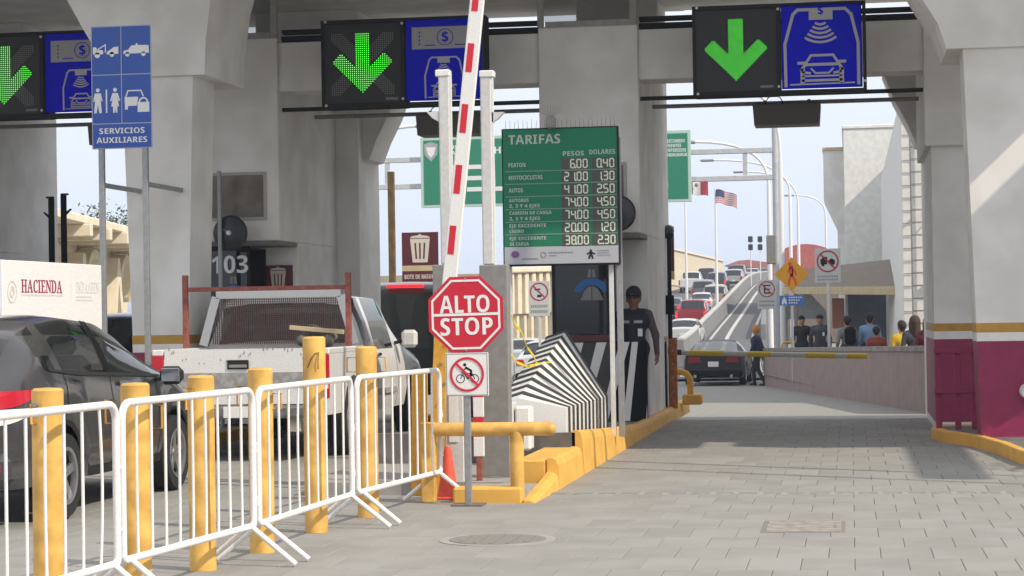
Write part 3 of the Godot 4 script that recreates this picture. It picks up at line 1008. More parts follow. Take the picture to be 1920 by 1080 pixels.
func canopy():
	var t := thing("toll_canopy", "big off-white concrete toll canopy with flared columns spanning the lanes", "building")
	var b := MB.new()
	# out-of-view roof; slot and opening added to let sun onto column and pickup
	b.bx(-28, 6.1, -32.2, -2.4, 6.75, -21.3)
	part(t, "roof", b, mats.plaster)
	b = MB.new()
	b.bx(1.3, 6.1, -32.2, 4.7, 6.75, -21.3)
	part(t, "roof", b, mats.plaster)
	for q in [[-32.2, -25.6], [-22.2, -21.3]]:  # gap between these two pieces is added so sun reaches the pickup
		b = MB.new()
		b.bx(-2.4, 6.11, q[0], 1.3, 6.74, q[1])
		part(t, "roof_infill", b, mats.plaster)
	b = MB.new()
	b.bx(5.74, 6.1, -32.2, 16, 6.75, -21.3)
	part(t, "roof", b, mats.plaster)
	b = MB.new()
	b.bx(4.7, 6.12, -32.2, 5.74, 6.73, -23.4)
	part(t, "roof_infill", b, mats.plaster)
	b = MB.new()
	b.bx(7.4, 6.2, -21.3, 7.75, 6.5, -16.6)
	part(t, "shadow_beam", b, mats.plaster)  # out-of-view beam added to cast the dark strip across the lane
	# front columns with flared heads
	for cx in [-7.97, 1.71]:
		var z0 := -24.0
		var z1 := -24.85
		b = MB.new()
		frustum(b, cx, 0.0, 4.5, z0, z1)
		var col := part(t, "column", b, mats.plaster)
		for bd in [[0.1, 1.17, "magenta"], [1.17, 1.265, "bldgwhite"], [1.265, 1.37, "ochre"]]:
			b = MB.new()
			frustum(b, cx, bd[0], bd[1], z0, z1, 0.004)
			part(col, "painted_band", b, mats[bd[2]])
		if cx > 0.0:
			b = MB.new()
			b.lathe([Vector2(0.0, 0.16), Vector2(0.075, 0.16), Vector2(0.08, 0.12), Vector2(0.05, 0.09), Vector2(0.05, 0.05), Vector2(0.085, 0.02), Vector2(0.085, 0.0)], Vector3(1.90, 0.62, z0), Vector3.BACK, 16)
			b.cyl(Vector3(1.90, 0.5, z0 + 0.06), Vector3(1.90, 0.76, z0 + 0.06), 0.035, 0.035, 10)
			part(col, "water_valve", b, mats.whitepost)
		b = MB.new()
		b.pl(Vector3(cx, 0, -25.6), 1.65)
		b.shape([Vector2(-0.61, 4.4), Vector2(0.59, 4.4), Vector2(0.61, 4.8), Vector2(0.68, 5.3), Vector2(0.82, 5.8), Vector2(0.98, 6.1), Vector2(-2.2, 6.1), Vector2(-1.55, 5.75), Vector2(-1.1, 5.38), Vector2(-0.88, 4.98), Vector2(-0.7, 4.68)])
		part(t, "column_head", b, mats.plaster)
	for i in XR.size():
		var xr: float = XR[i]
		b = MB.new()
		b.bx(xr - 1.3, 2.58 if i != 3 else 3.6, -30.7, xr, 5.28, ZF, 0.012)
		var w := part(t, "upper_wall", b, mats.plaster)
		b = MB.new()
		if i == 3: b.bx(xr - 1.22, 0, -30.6, xr, 3.6, ZF - 0.1)
		elif i == 0: b.bx(xr - 1.3, 0, -30.7, xr, 2.58, ZF - 0.02)
		else: b.bx(xr - 1.3, 0, -30.7, xr, 2.58, -28.4)
		var pr := part(t, "pier", b, mats.plaster)
		if i == 3:
			for bd in [[0.1, 1.15, "magenta"], [1.15, 1.25, "bldgwhite"], [1.25, 1.35, "ochre"]]:
				b = MB.new()
				b.bx(xr - 1.224, bd[0], -30.604, xr + 0.004, bd[1], ZF - 0.096)
				part(pr, "painted_band", b, mats[bd[2]])
		# pale window in the wall above the booth
		if i == 1 or i == 2:
			b = MB.new()
			b.bx(xr - 1.02, 2.86, ZF, xr - 0.17, 3.50, ZF + 0.025, 0.004)
			var wf := part(t, "window", b, mat("winframe", 0.42, 0.41, 0.39, 0.6, "fine", 2.0))
			b = MB.new()
			b.bx(xr - 0.98, 2.90, ZF + 0.02, xr - 0.21, 3.46, ZF + 0.032)
			part(wf, "pane", b, mat("winpane", 0.16, 0.13, 0.10, 0.25, "stain", 0.7))
		# steel posts above the wall
		for px in [xr - 1.27, xr - 0.05]:
			b = MB.new()
			b.bx(px - 0.04, 5.28, ZF - 0.09, px + 0.04, 6.1, ZF - 0.01, 0.005)
			part(t, "steel_post", b, mat("paleframe", 0.34, 0.34, 0.32, 0.6, "coarse", 1.0))
		b = MB.new()
		b.bx(xr - 1.21, 5.28, ZF - 0.06, xr - 0.1, 5.36, ZF - 0.02)
		part(t, "sill_bar", b, mats.paleframe)
		b = MB.new()
		b.bx(xr - 1.22, 5.36, ZF - 0.045, xr - 0.1, 6.1, ZF - 0.035)
		part(t, "upper_pane", b, mats.clear)
		# rear columns with haunches both ways
		b = MB.new()
		b.bx(xr - 1.2, 0, -32.1, xr + (0.34 if i == 1 else -0.02), 6.1, -30.72, 0.01)
		part(t, "rear_column", b, mats.plaster)
		for s in ([1.0] if i == 1 else ([-1.0] if i == 3 else [])):
			b = MB.new()
			b.pl(Vector3(xr + 0.34 if i == 1 else xr - 1.2, 0, -32.0), 1.0)
			b.shape([Vector2(0, 3.88), Vector2(s * 0.1, 3.9), Vector2(s * 0.22, 4.2), Vector2(s * 0.40, 4.55), Vector2(s * 0.55, 4.95), Vector2(0, 4.95)])
			part(t, "haunch", b, mats.plaster)
	for i in XR.size() - 1:
		var x0: float = XR[i]
		var x1: float = XR[i + 1] - 1.3
		b = MB.new()
		b.bx(x0, 4.57, -28.15, x1, 5.22, ZF - 0.06, 0.01)
		part(t, "beam", b, mats.plaster)
		b = MB.new()
		b.bx(x0 + 0.3 - 0.0, 4.96, -31.7, x1 - 0.0, 5.8, -31.2)
		part(t, "rear_beam", b, mats.plaster)
		for yy in [5.25, 5.36]:
			b = MB.new()
			b.bx(x0, yy, -27.9, x1, yy + 0.055, -27.75)
			part(t, "beam_rail", b, mats.dark)
		b = MB.new()
		b.cyl(Vector3(x0, 4.40, -29.5), Vector3(x1, 4.40, -29.5), 0.03, 0.03, 10)
		part(t, "tie_rod", b, mats.grey)
		for yy in [4.34, 5.3]:
			b = MB.new()
			b.bx(x0, yy - 0.025, -27.78, x1, yy + 0.025, -27.72)
			part(t, "signal_bar", b, mats.dark)
	b = MB.new()
	b.bx(-28, 4.57, -28.15, XR[0] - 1.3, 5.22, ZF - 0.06)
	part(t, "beam", b, mats.plaster)
	# luminaires hung from the tie rods
	for L in [[-0.81, "dark lamp panel hung from the tie rod over the right lane"], [-5.5, "dark lamp panel hung behind the raised red and white boom"], [-10.3, "dark lamp panel hung beside the blue services sign"]]:
		var lt := thing("lamp_panel", L[1], "lamp", Vector3(L[0], 4.1, -29.5), "lamp panels under the canopy")
		b = MB.new()
		b.pl(Vector3(0, 0, -0.25), 0.5)
		b.shape([Vector2(-0.44, -0.02), Vector2(0.44, -0.02), Vector2(0.46, 0.26), Vector2(-0.46, 0.26)])
		part(lt, "housing", b, mat("lamphousing", 0.15, 0.14, 0.125, 0.6, "fine", 2.0))
		for sx in [-0.3, 0.3]:
			b = MB.new()
			b.bx(sx - 0.02, 0.25, -0.02, sx + 0.02, 0.34, 0.02)
			part(lt, "hanger", b, mats.dark)
		b = MB.new()
		var cp := []
		for k in 9: cp.append(Vector3(-0.15 + 0.12 * cos(PI * k / 8.0) - 0.02, 0.26 + 0.14 * sin(PI * k / 8.0), 0.1))
		b.tube(cp, 0.008, 6)
		part(lt, "cable", b, mats.dark)

# ---------------------------------------------------------------- booths under the walls
func booths():
	for i in [1, 2]:
		var xr: float = XR[i]
		var t := thing("toll_booth", "toll booth numbered 103 with dark window" if i == 1 else "toll booth with dark window and diagonal black and white stripes", "toll booth", Vector3(xr - 0.75, 0.14, ZF), "toll booths under the canopy")
		var b := MB.new()
		b.bx(-0.42, 0, -0.85, 0.32, 1.04, -0.02, 0.01)
		part(t, "base", b, mat("boothbase", 0.05, 0.05, 0.05, 0.6, "coarse", 1.0))
		b = MB.new()
		b.bx(-0.42, 1.04, -0.04, 0.32, 1.13, 0.0, 0.004)
		part(t, "band", b, mats.maroon)
		b = MB.new()
		b.bx(-0.42, 1.13, -0.85, 0.32, 2.36, -0.80)
		part(t, "back_panel", b, mats.black)
		b = MB.new()
		b.bx(-0.41, 1.13, -0.8, -0.38, 2.36, -0.03)
		part(t, "side_panel", b, mats.black)
		b = MB.new()
		b.bx(-0.40, 1.14, -0.03, 0.31, 2.36, -0.022)
		var pane := part(t, "window_pane", b, glass("boothglass", 0.01, 0.01, 0.01, 0.8))
		b = MB.new()
		for q in [[-0.42, 1.13, -0.38, 2.36], [0.29, 1.13, 0.33, 2.36], [-0.42, 2.32, 0.33, 2.38]]:
			b.bx(q[0], q[1], -0.05, q[2], q[3], -0.01, 0.003)
		part(t, "window_frame", b, mats.dark)
		b = MB.new()
		b.bx(-0.5, 2.38, -0.95, 0.75, 2.44, 0.04, 0.005)
		part(t, "roof", b, mat("boothroof", 0.16, 0.15, 0.14, 0.7, "coarse", 1.0))
		# printed emblem: blue arch over a pale road
		b = MB.new()
		b.pl(Vector3(0.10, 1.62, -0.02), 0.003)
		b.ring(0, 0.0, 0.155, 0.245, 0.35, PI - 0.35, 20)
		part(pane, "emblem_arch", b, mat("emblemblue", 0.015, 0.12, 0.36, 0.5))
		for sg in [-1.0, 1.0]:
			for pc in [[Vector2(0.15, -0.04), Vector2(0.006, -0.04), Vector2(0.006, 0.14), Vector2(0.06, 0.12), Vector2(0.1, 0.07)], [Vector2(0.055, 0.26), Vector2(0.006, 0.26), Vector2(0.006, 0.36), Vector2(0.04, 0.36)]]:
				b = MB.new()
				b.pl(Vector3(0.10, 1.62, -0.02), 0.003)
				var mp := []
				for v2 in pc: mp.append(Vector2(v2.x * sg, v2.y))
				b.shape(mp)
				part(pane, "emblem_road", b, mat("emblemgrey", 0.20, 0.20, 0.19, 0.6))
		if i == 1: text(t, "103", Vector3(0.06, 2.13, 0.0), 0.23, mats.signwhite)
		# striped half wall beside the window
		b = MB.new()
		b.bx(0.33, 0, -0.12, 0.80, 1.04, -0.02, 0.01)
		part(t, "half_wall", b, mats.black)
		for k in 6:
			var x := -0.72 + 0.30 * k
			var p := [Vector2(x, 0.01), Vector2(x + 0.10, 0.01), Vector2(x + 0.40, 1.03), Vector2(x + 0.27, 1.03)]
			if k >= 4: p = [Vector2(x, 0.01), Vector2(x + 0.09, 0.01), Vector2(x + 0.21 - 0.06 * (k - 4), 1.03), Vector2(x + 0.13 - 0.06 * (k - 4), 1.03)]
			var cl: Array = Geometry2D.intersect_polygons(PackedVector2Array(p), PackedVector2Array([Vector2(-0.41, 0), Vector2(0.795, 0), Vector2(0.795, 1.035), Vector2(-0.41, 1.035)]))
			for pp in cl:
				b = MB.new()
				b.pl(Vector3(0, 0, -0.021), 0.004)
				b.shape(Array(pp))
				part(t, "painted_stripe", b, mats.signwhite)
		# round black disc on the wall above
		var dpos := pz(432, 437, ZF + 0.3) if i == 1 else pz(1158, 400, ZF + 0.3)
		var ds := thing("signal_disc", "round black disc on a pole in front of booth 103" if i == 1 else "round black disc half hidden behind the tariff board", "disc", dpos)
		b = MB.new()
		b.lathe([Vector2(0.0, 0.06), Vector2(0.1, 0.055), Vector2(0.21, 0.03), Vector2(0.235, 0.0), Vector2(0.22, -0.03), Vector2(0.0, -0.04)], Vector3.ZERO, Vector3.BACK, 32)
		part(ds, "disc", b, mat("discblack", 0.022, 0.025, 0.028, 0.35))
		b = MB.new()
		b.cyl(Vector3(0, 0, 0.05), Vector3(0.0, 0.0, 0.11), 0.035, 0.028, 12)
		part(ds, "hub", b, mats.signwhite)
		b = MB.new()
		b.bar(Vector3(-0.08, 0.05, 0.075), Vector3(0, 0, 0.085), 0.012, 0.008)
		part(ds, "clip", b, mats.galv)
		b = MB.new()
		b.cyl(Vector3(0, 0, -0.04), Vector3(0, 0, -0.3), 0.03, 0.03, 10)
		part(ds, "bracket", b, mats.dark)
	# litter sign on the pier beside booth 103, and the one on its own posts
	litter_sign(Vector3(-7.73, 2.0, -28.36), 0.55, "maroon litter bin sign on the wall right of booth 103", false)
	var lp := pd(788, 487, 45)
	litter_sign(Vector3(lp.x, lp.y + 0.05, lp.z), 1.06, "maroon litter bin sign standing in the open beyond the portal", true)
	# grey pole in front of booth 103
	var pp2 := pz(414, 560, ZF + 0.4)
	var pt := thing("steel_pole", "thin grey steel pole in front of booth 103", "pole", Vector3(pp2.x, 0.12, pp2.z))
	var q := MB.new()
	q.cyl(Vector3.ZERO, Vector3(0, 3.38, 0), 0.03, 0.03, 10)
	part(pt, "tube", q, mats.galv)
	q = MB.new()
	q.cyl(Vector3.ZERO, Vector3(0, 0.02, 0), 0.09, 0.09, 12)
	part(pt, "foot_plate", q, mats.galv)
func litter_sign(c: Vector3, h: float, label: String, posts: bool):
	var t := thing("litter_sign", label, "sign", c)
	var w := h * 0.74
	var b := MB.new()
	b.bx(-w / 2, -h * 0.16, -0.01, w / 2, h / 2, 0.01, 0.003)
	var p := part(t, "panel", b, mats.maroon)
	b = MB.new()
	b.bx(-w / 2, -h * 0.27, -0.01, w / 2, -h * 0.16, 0.01)
	part(t, "gold_band", b, mats.beige)
	b = MB.new()
	b.bx(-w / 2, -h / 2, -0.01, w / 2, -h * 0.27, 0.01)
	var p2 := part(t, "lower_panel", b, mats.maroon)
	b = MB.new()
	b.pl(Vector3(0, h * 0.17, 0.01), 0.004)
	var k := h
	b.shape([Vector2(-0.15 * k, -0.27 * k), Vector2(-0.2 * k, 0.2 * k), Vector2(0.2 * k, 0.2 * k), Vector2(0.15 * k, -0.27 * k)])
	b.shape([Vector2(-0.21 * k, 0.215 * k), Vector2(-0.16 * k, 0.255 * k), Vector2(-0.04 * k, 0.27 * k), Vector2(0, 0.3 * k), Vector2(0.04 * k, 0.27 * k), Vector2(0.16 * k, 0.255 * k), Vector2(0.21 * k, 0.215 * k)])
	part(p, "bin_symbol", b, mat("paleprint", 0.60, 0.56, 0.47, 0.6))
	b = MB.new()
	b.pl(Vector3(0, h * 0.17, 0.0145), 0.003)
	for s in [-1.0, 0.0, 1.0]:
		b.shape([Vector2(s * 0.075 * k - 0.015 * k, -0.2 * k), Vector2(s * 0.075 * k + 0.015 * k, -0.2 * k), Vector2(s * 0.095 * k + 0.015 * k, 0.12 * k), Vector2(s * 0.095 * k - 0.015 * k, 0.12 * k)])
	part(p, "bin_slots", b, mats.maroon)
	text(p2, "BOTE DE BASURA", Vector3(0, -h * 0.385, 0.011), h * 0.085, mats.paleprint, true, w * 0.88)
	if posts:
		for s in [-0.3, 0.3]:
			b = MB.new()
			b.bx(s - 0.025, -c.y - 0.4, -0.06, s + 0.025, h * 0.4, -0.011, 0.004)
			part(t, "post", b, mats.galv)

# ---------------------------------------------------------------- islands
func islands():
	var t := thing("lane_island", "raised lane island with yellow kerbs below the tariff board", "traffic island")
	var b := MB.new()
	b.bx(-4.7, -0.03, -34.0, -2.62, 0.14, -26.2)
	part(t, "slab", b, mats.concrete)
	b = MB.new()
	b.bx(-4.7, -0.03, -20.32, -2.95, 0.11, -18.0)
	part(t, "slab", b, mats.concrete)
	b = MB.new()
	b.bx(-3.22, -0.03, -17.99, -2.66, 0.10, -17.3)
	part(t, "slab", b, mats.concrete)
	b = MB.new()
	b.quad(Vector3(-4.7, 0.40, -20.32), Vector3(-2.63, 0.40, -20.32), Vector3(-2.63, 0.145, -26.2), Vector3(-4.7, 0.145, -26.2))
	b.quad(Vector3(-4.7, -0.03, -20.32), Vector3(-2.63, -0.03, -20.32), Vector3(-2.63, 0.40, -20.32), Vector3(-4.7, 0.40, -20.32))
	b.quad(Vector3(-4.7, -0.03, -26.2), Vector3(-4.7, -0.03, -20.32), Vector3(-4.7, 0.40, -20.32), Vector3(-4.7, 0.145, -26.2))
	part(t, "raised_slab", b, mats.island)
	var ks := [[-2.66, -17.22, -18.6, 0.02, 0.15], [-2.66, -18.6, -20.3, 0.27, 0.27], [-2.66, -20.32, -23.0, 0.42, 0.30], [-2.66, -23.01, -26.2, 0.30, 0.18], [-2.66, -26.21, -29.6, 0.18, 0.17], [-2.66, -29.62, -33.9, 0.17, 0.17]]
	for k in ks:
		b = MB.new()
		kerb(b, k[0], k[0] + 0.1, k[1], k[2], k[3], k[4])
		part(t, "kerb_stone", b, mats.kerb)
	b = MB.new()
	b.bx(-2.94, -0.03, -20.3, -2.665, 0.262, -18.6, 0.02)
	part(t, "kerb_stone", b, mats.kerb)
	b = MB.new()
	b.bx(-3.25, -0.03, -17.38, -2.67, 0.13, -17.22, 0.02)
	part(t, "kerb_stone", b, mats.kerb)
	b = MB.new()
	b.bx(-4.78, -0.03, -34, -4.7, 0.2, -20.3, 0.02)
	part(t, "kerb_stone", b, mats.kerb)
	var l := thing("lane_island", "raised lane island under booth 103", "traffic island")
	b = MB.new()
	b.bx(-9.6, -0.03, -34, -7.85, 0.12, -22.2, 0.02)
	part(l, "slab", b, mats.concrete)
	b = MB.new()
	b.bx(-7.85, -0.03, -34, -7.78, 0.14, -22.2, 0.02)
	part(l, "kerb_stone", b, mats.kerb)
	var r := thing("lane_island", "lane island with worn yellow kerb under the magenta column base", "traffic island")
	var ol := [Vector2(2.4, -26.5), Vector2(1.04, -26.4), Vector2(0.97, -25.7), Vector2(1.08, -25.0), Vector2(1.36, -24.2), Vector2(1.54, -23.0), Vector2(1.68, -21.4), Vector2(1.95, -19.6), Vector2(2.5, -18.4), Vector2(6, -18.2), Vector2(6, -26.5)]
	b = MB.new()
	b.pl(Vector3(0, -0.03, 0), 0.145, Vector3.RIGHT, Vector3(0, 0, 1))
	b.uy = Vector3(0, 0, -1); b.ux = Vector3.RIGHT
	var ol2 := []
	for p in ol: ol2.append(Vector2(p.x, -p.y))
	b.shape(ol2)
	part(r, "slab", b, mats.island)
	for k in 8:
		b = MB.new()
		var p0: Vector2 = ol[k]
		var p1: Vector2 = ol[k + 1]
		b.bar(Vector3(p0.x, 0.055, p0.y), Vector3(p1.x, 0.05, p1.y), 0.10, 0.16)
		part(r, "kerb_stone", b, mats.kerb)
	# striped wedge
	var w := thing("striped_wedge", "gabled concrete crash wedge painted in black and white stripes", "crash barrier", Vector3(-3.2, 0.3, -22.4))
	var rn := pxx(974, 744, -3.2)
	var rf := pxx(1047, 640, -3.2)
	var z0 := -20.5
	var z1 := -24.1
	var y0 := rn.y + (rf.y - rn.y) * (z0 - rn.z) / (rf.z - rn.z)
	var y1 := rn.y + (rf.y - rn.y) * (z1 - rn.z) / (rf.z - rn.z)
	b = nb(w)
	for i in 66: wedge_band(b, i / 66.0, (i + 1) / 66.0, z0, z1, y0, y1, 0.0, i == 0 or i == 65)
	part(w, "body", b, mats.white)
	var n := 11
	for i in n:
		b = nb(w)
		for k in 3: wedge_band(b, (i + 0.55 + k / 7.2) / n, (i + 0.55 + (k + 1) / 7.2) / n, z0, z1, y0, y1, 0.006, false)
		part(w, "painted_stripe", b, mat("stripegrey", 0.045, 0.042, 0.04, 0.7, "coarse", 2.0))
	var u := thing("utility_box", "small pale grey steel box in front of the striped wedge", "box", Vector3(-3.14, 0.27, -20.1))
	b = MB.new()
	b.bx(-0.2, -0.17, -0.12, -0.03, 0.44, 0.12, 0.012)
	part(u, "cabinet", b, mats.whitepost)
	b = MB.new()
	b.bx(-0.02, -0.02, -0.12, 0.13, 0.40, 0.11, 0.02)
	part(u, "side_panel", b, mats.white)
	b = MB.new()
	b.bx(-0.17, 0.0, 0.121, -0.06, 0.38, 0.126)
	part(u, "door", b, mats.whitepost)
	# caution tape tied to the wedge
	var tp := thing("caution_tape", "yellow caution tape tied round the ridge of the striped wedge", "tape")
	var kn := Vector3(-3.28, 1.02, -22.3)
	for e in [[pz(940, 555, -20.5), 0.0], [pz(948, 655, -20.2), 0.04], [kn + Vector3(0.16, 0.02, 0.02), 0.0], [kn + Vector3(0.1, -0.05, 0.1), 0.02]]:
		b = MB.new()
		var pts := []
		for k in 9:
			var f := k / 8.0
			pts.append(kn.lerp(e[0], f) + Vector3(0.012 * sin(f * 17.0), -e[1] * sin(PI * f) * 2.0, 0.0))
		for k in 8:
			b.bar(pts[k], pts[k + 1] + (pts[k + 1] - pts[k]) * 0.08, 0.006, 0.022 + 0.006 * sin(k * 2.1))
		part(tp, "strand", b, mats.tapeyellow)
func kerb(b: MB, x0: float, x1: float, z0: float, z1: float, h0: float, h1: float):
	var e := 0.025
	var s := []
	for q in [[z0, h0], [z1, h1]]:
		s.append([Vector3(x0, -0.03, q[0]), Vector3(x0, q[1], q[0]), Vector3(x1 - e * 2, q[1], q[0]), Vector3(x1 - e * 0.8, q[1] - e * 0.6, q[0]), Vector3(x1, q[1] * 0.85 - e, q[0]), Vector3(x1 + 0.02, -0.03, q[0])])
	for i in 5: b.poly([s[0][i], s[0][i + 1], s[1][i + 1], s[1][i]], [Vector3.LEFT, Vector3.UP, Vector3(0.5, 1, 0), Vector3(1, 0.3, 0), Vector3.RIGHT][i])
	b.poly(s[0].duplicate(), Vector3.BACK); b.poly(s[1].duplicate(), Vector3.FORWARD)
func wedge_band(b: MB, u0: float, u1: float, z0: float, z1: float, y0: float, y1: float, g: float, caps: bool):
	var s := []
	for u in [u0, u1]:
		var z := lerpf(z0, z1, u)
		var ry := lerpf(y0, y1, u) + g
		var sy := lerpf(0.63, 0.60, u) + g * 0.6
		var by := lerpf(0.385, 0.235, u)
		s.append([Vector3(-3.42 - g, by, z), Vector3(-3.42 - g, ry - 0.07, z), Vector3(-3.2, ry, z), Vector3(-2.74 + g, sy, z), Vector3(-2.74 + g, by, z)])
	var hs := [Vector3.LEFT, Vector3(-1, 1, 0), Vector3(1, 1, 0), Vector3.RIGHT]
	for i in 4: b.poly([s[0][i], s[0][i + 1], s[1][i + 1], s[1][i]], hs[i])
	if g > 0.0:
		pass
	if caps:
		b.poly(s[0].duplicate(), Vector3.BACK); b.poly(s[1].duplicate(), Vector3.FORWARD)

# ---------------------------------------------------------------- lane signals
func toll_pict(b: MB, cx: float, cy: float, k: float):
	var f := func(x, y): return Vector2(cx + (x - 1222.0) * 0.00185 * k, cy + (325.0 - y) * 0.00185 * k)
	var line := func(a: Array, w: float):
		var p := []
		for q in a: p.append(f.call(q[0], q[1]))
		b.stroke(p, w * 0.00185 * k)
	line.call([[975, 592], [972, 305], [1030, 100], [1062, 70], [1385, 70], [1425, 110], [1470, 305], [1470, 588]], 21)
	var a: Vector2 = f.call(1138, 142)
	var c: Vector2 = f.call(1300, 62)
	b.rect(a.x, a.y, c.x, c.y)
	for r in [62, 92, 122, 152, 184]:
		var o: Vector2 = f.call(1216, 112)
		b.ring(o.x, o.y, (r - 8) * 0.00185 * k, (r + 8) * 0.00185 * k, -PI / 2 - 0.62, -PI / 2 + 0.62, 12)
	line.call([[1108, 445], [1148, 386], [1298, 386], [1338, 445]], 17)
	line.call([[1062, 437], [1100, 437]], 20)
	line.call([[1345, 432], [1380, 432]], 20)
	line.call([[1082, 485], [1108, 449], [1338, 449], [1362, 485]], 20)
	line.call([[1090, 485], [1090, 570]], 30)
	line.call([[1355, 485], [1355, 570]], 30)
	line.call([[1088, 558], [1355, 558]], 17)
	line.call([[1088, 528], [1355, 528]], 12)
	line.call([[1150, 478], [1178, 508], [1268, 508], [1298, 478]], 13)
	line.call([[1092, 500], [1140, 508]], 16)
	line.call([[1350, 500], [1305, 508]], 16)
	line.call([[1005, 584], [1440, 580]], 10)
func signals():
	var lb := ["lane signal with lit green arrow and toll sign, cut by the blue services sign", "lane signal with lit green arrow behind the raised red and white boom", "lane signal with lit green arrow and large toll reader sign over the right lane"]
	for i in 3:
		var x0: float = [-11.43, -6.62, -1.88][i]
		var t := thing("lane_signal", lb[i], "traffic signal", Vector3(x0, 4.23, -26.5), "lane signals under the canopy beam")
		var b := MB.new()
		b.bx(0, 0, -0.5, 1.05, 1.10, -0.3, 0.01)
		part(t, "cabinet", b, mats.black)
		b = MB.new()
		for q in [[0, 0, 0.035, 1.11], [1.035, 0, 1.085, 1.11], [2.09, 0, 2.13, 1.11], [0.035, 0, 1.035, 0.04], [0.035, 1.06, 1.035, 1.11], [1.085, 0, 2.09, 0.035], [1.085, 1.085, 2.09, 1.11]]:
			b.bx(q[0], q[1], -0.3, q[2], q[3], 0.0, 0.004)
		part(t, "frame", b, mats.dark)
		b = MB.new()
		b.bx(0.036, 0.041, -0.3, 1.034, 1.059, -0.03)
		var face := part(t, "face", b, mat("ledface", 0.014, 0.015, 0.013, 0.55, "speck", 8.0))
		var on := MB.new()
		var off := MB.new()
		var pit := 0.0265
		for iy in range(-17, 18):
			for ix in range(-17, 18):
				var x := ix * pit
				var y := iy * pit + 0.005
				var ax := absf(x)
				var e := y + 0.385 - ax
				var lit := (ax < 0.097 and y > -0.2 and y < 0.385) or (e >= 0.0 and e < 0.235 and ax + y + 0.385 < 0.80)
				var dd := absf(absf(x) - absf(y))
				var cross := i < 2 and dd < 0.12 and ax < 0.40 and absf(y) < 0.40
				if lit: led(on, Vector3(0.535 + x, 0.55 + y, -0.03), 0.0068)
				elif cross: led(off, Vector3(0.535 + x, 0.55 + y, -0.03), 0.010)
		part(face, "led_arrow", on, mats.led).set_meta("kind", "stuff")
		if i < 2: part(face, "unlit_led_cross", off, mats.leddim).set_meta("kind", "stuff")
		b = MB.new()
		b.bx(0.83, 0.075, -0.03, 0.99, 0.105, -0.026)
		part(face, "maker_plate", b, mats.leddim)
		b = MB.new()
		b.bx(1.095, 0.05, -0.06, 2.08, 1.08, -0.04, 0.003)
		var bl := part(t, "toll_sign", b, mats.bluetoll)
		var wm := mat("tollprint", 0.45, 0.45, 0.46, 0.5, "fine", 2.0)
		b = MB.new()
		b.pl(Vector3(1.588, 0.565, -0.04), 0.004)
		if i == 2:
			toll_pict(b, 0, 0, 0.97)
			part(bl, "pictogram", b, wm)
			text(bl, "$", Vector3(1.58, 1.005, -0.034), 0.10, mats.bluetoll)
		else:
			toll_pict(b, 0.0, -0.22, 0.53)
			part(bl, "pictogram", b, wm)
			b = MB.new()
			b.pl(Vector3(1.588, 0.565, -0.04), 0.004)
			b.rect(-0.41, 0.14, 0.43, 0.42)
			part(bl, "banknote", b, mat("noteprint", 0.36, 0.36, 0.36, 0.6, "fine", 2.0))
			b = MB.new()
			b.pl(Vector3(1.588, 0.565, -0.036), 0.003)
			b.ring(0.02, 0.285, 0.098, 0.107)
			b.stroke([Vector2(-0.24, 0.185), Vector2(-0.11, 0.185)], 0.012)
			b.stroke([Vector2(0.15, 0.185), Vector2(0.28, 0.185)], 0.012)
			for k in 4:
				b.stroke([Vector2(-0.31, 0.36 - 0.05 * k), Vector2(-0.31, 0.345 - 0.05 * k)], 0.014)
			part(bl, "banknote_print", b, mats.bluetoll)
			text(bl, "$", Vector3(1.608, 0.85, -0.034), 0.13, mats.bluetoll)
		for q in [Vector2(0.06, 1.09), Vector2(1.06, 1.04), Vector2(1.06, 0.08), Vector2(2.11, 0.12), Vector2(0.06, 0.02)]:
			b = MB.new()
			b.cyl(Vector3(q.x, q.y, 0.0), Vector3(q.x, q.y, 0.012), 0.018, 0.016, 10)
			part(t, "bolt", b, mats.whitepost)
		for px in [0.25, 0.85]:
			b = MB.new()
			b.bx(px - 0.025, 0.08, -1.23, px + 0.025, 0.13, -0.5)
			part(t, "bracket", b, mats.dark)
			b = MB.new()
			b.bx(px - 0.025, 1.02, -1.23, px + 0.025, 1.07, -0.5)
			part(t, "bracket", b, mats.dark)
func led(b: MB, p: Vector3, r: float):
	var q := []
	for k in 6: q.append(p + Vector3(cos(TAU * k / 6.0) * r, sin(TAU * k / 6.0) * r, 0.004))
	b.poly(q, Vector3.BACK)

# ---------------------------------------------------------------- tariff board
func seg7(b: MB, s: String, xr: float, y: float, h: float):
	# right aligned seven segment figures
	var w := h * 0.48
	var tb := {"0": "abcdef", "1": "bc", "2": "abged", "3": "abgcd", "4": "fgbc", "5": "afgcd", "6": "afgedc", "7": "abc", "8": "abcdefg", "9": "abfgcd"}
	var x := xr - w
	for i in range(s.length() - 1, -1, -1):
		var ch := s[i]
		if ch == ".":
			b.rect(x + w + h * 0.02, y - h / 2 - 0.008, x + w + h * 0.2, y - h / 2 + 0.010)
			continue
		var g := {"a": [0, h / 2, w, h / 2], "b": [w, h / 2, w, 0], "c": [w, 0, w, -h / 2], "d": [0, -h / 2, w, -h / 2], "e": [0, 0, 0, -h / 2], "f": [0, h / 2, 0, 0], "g": [0, 0, w, 0]}
		for k in tb[ch]:
			var q: Array = g[k]
			b.stroke([Vector2(x + q[0], y + q[1]).lerp(Vector2(x + q[2], y + q[3]), 0.16), Vector2(x + q[2], y + q[3]).lerp(Vector2(x + q[0], y + q[1]), 0.16)], h * 0.155)
		x -= w + h * 0.30
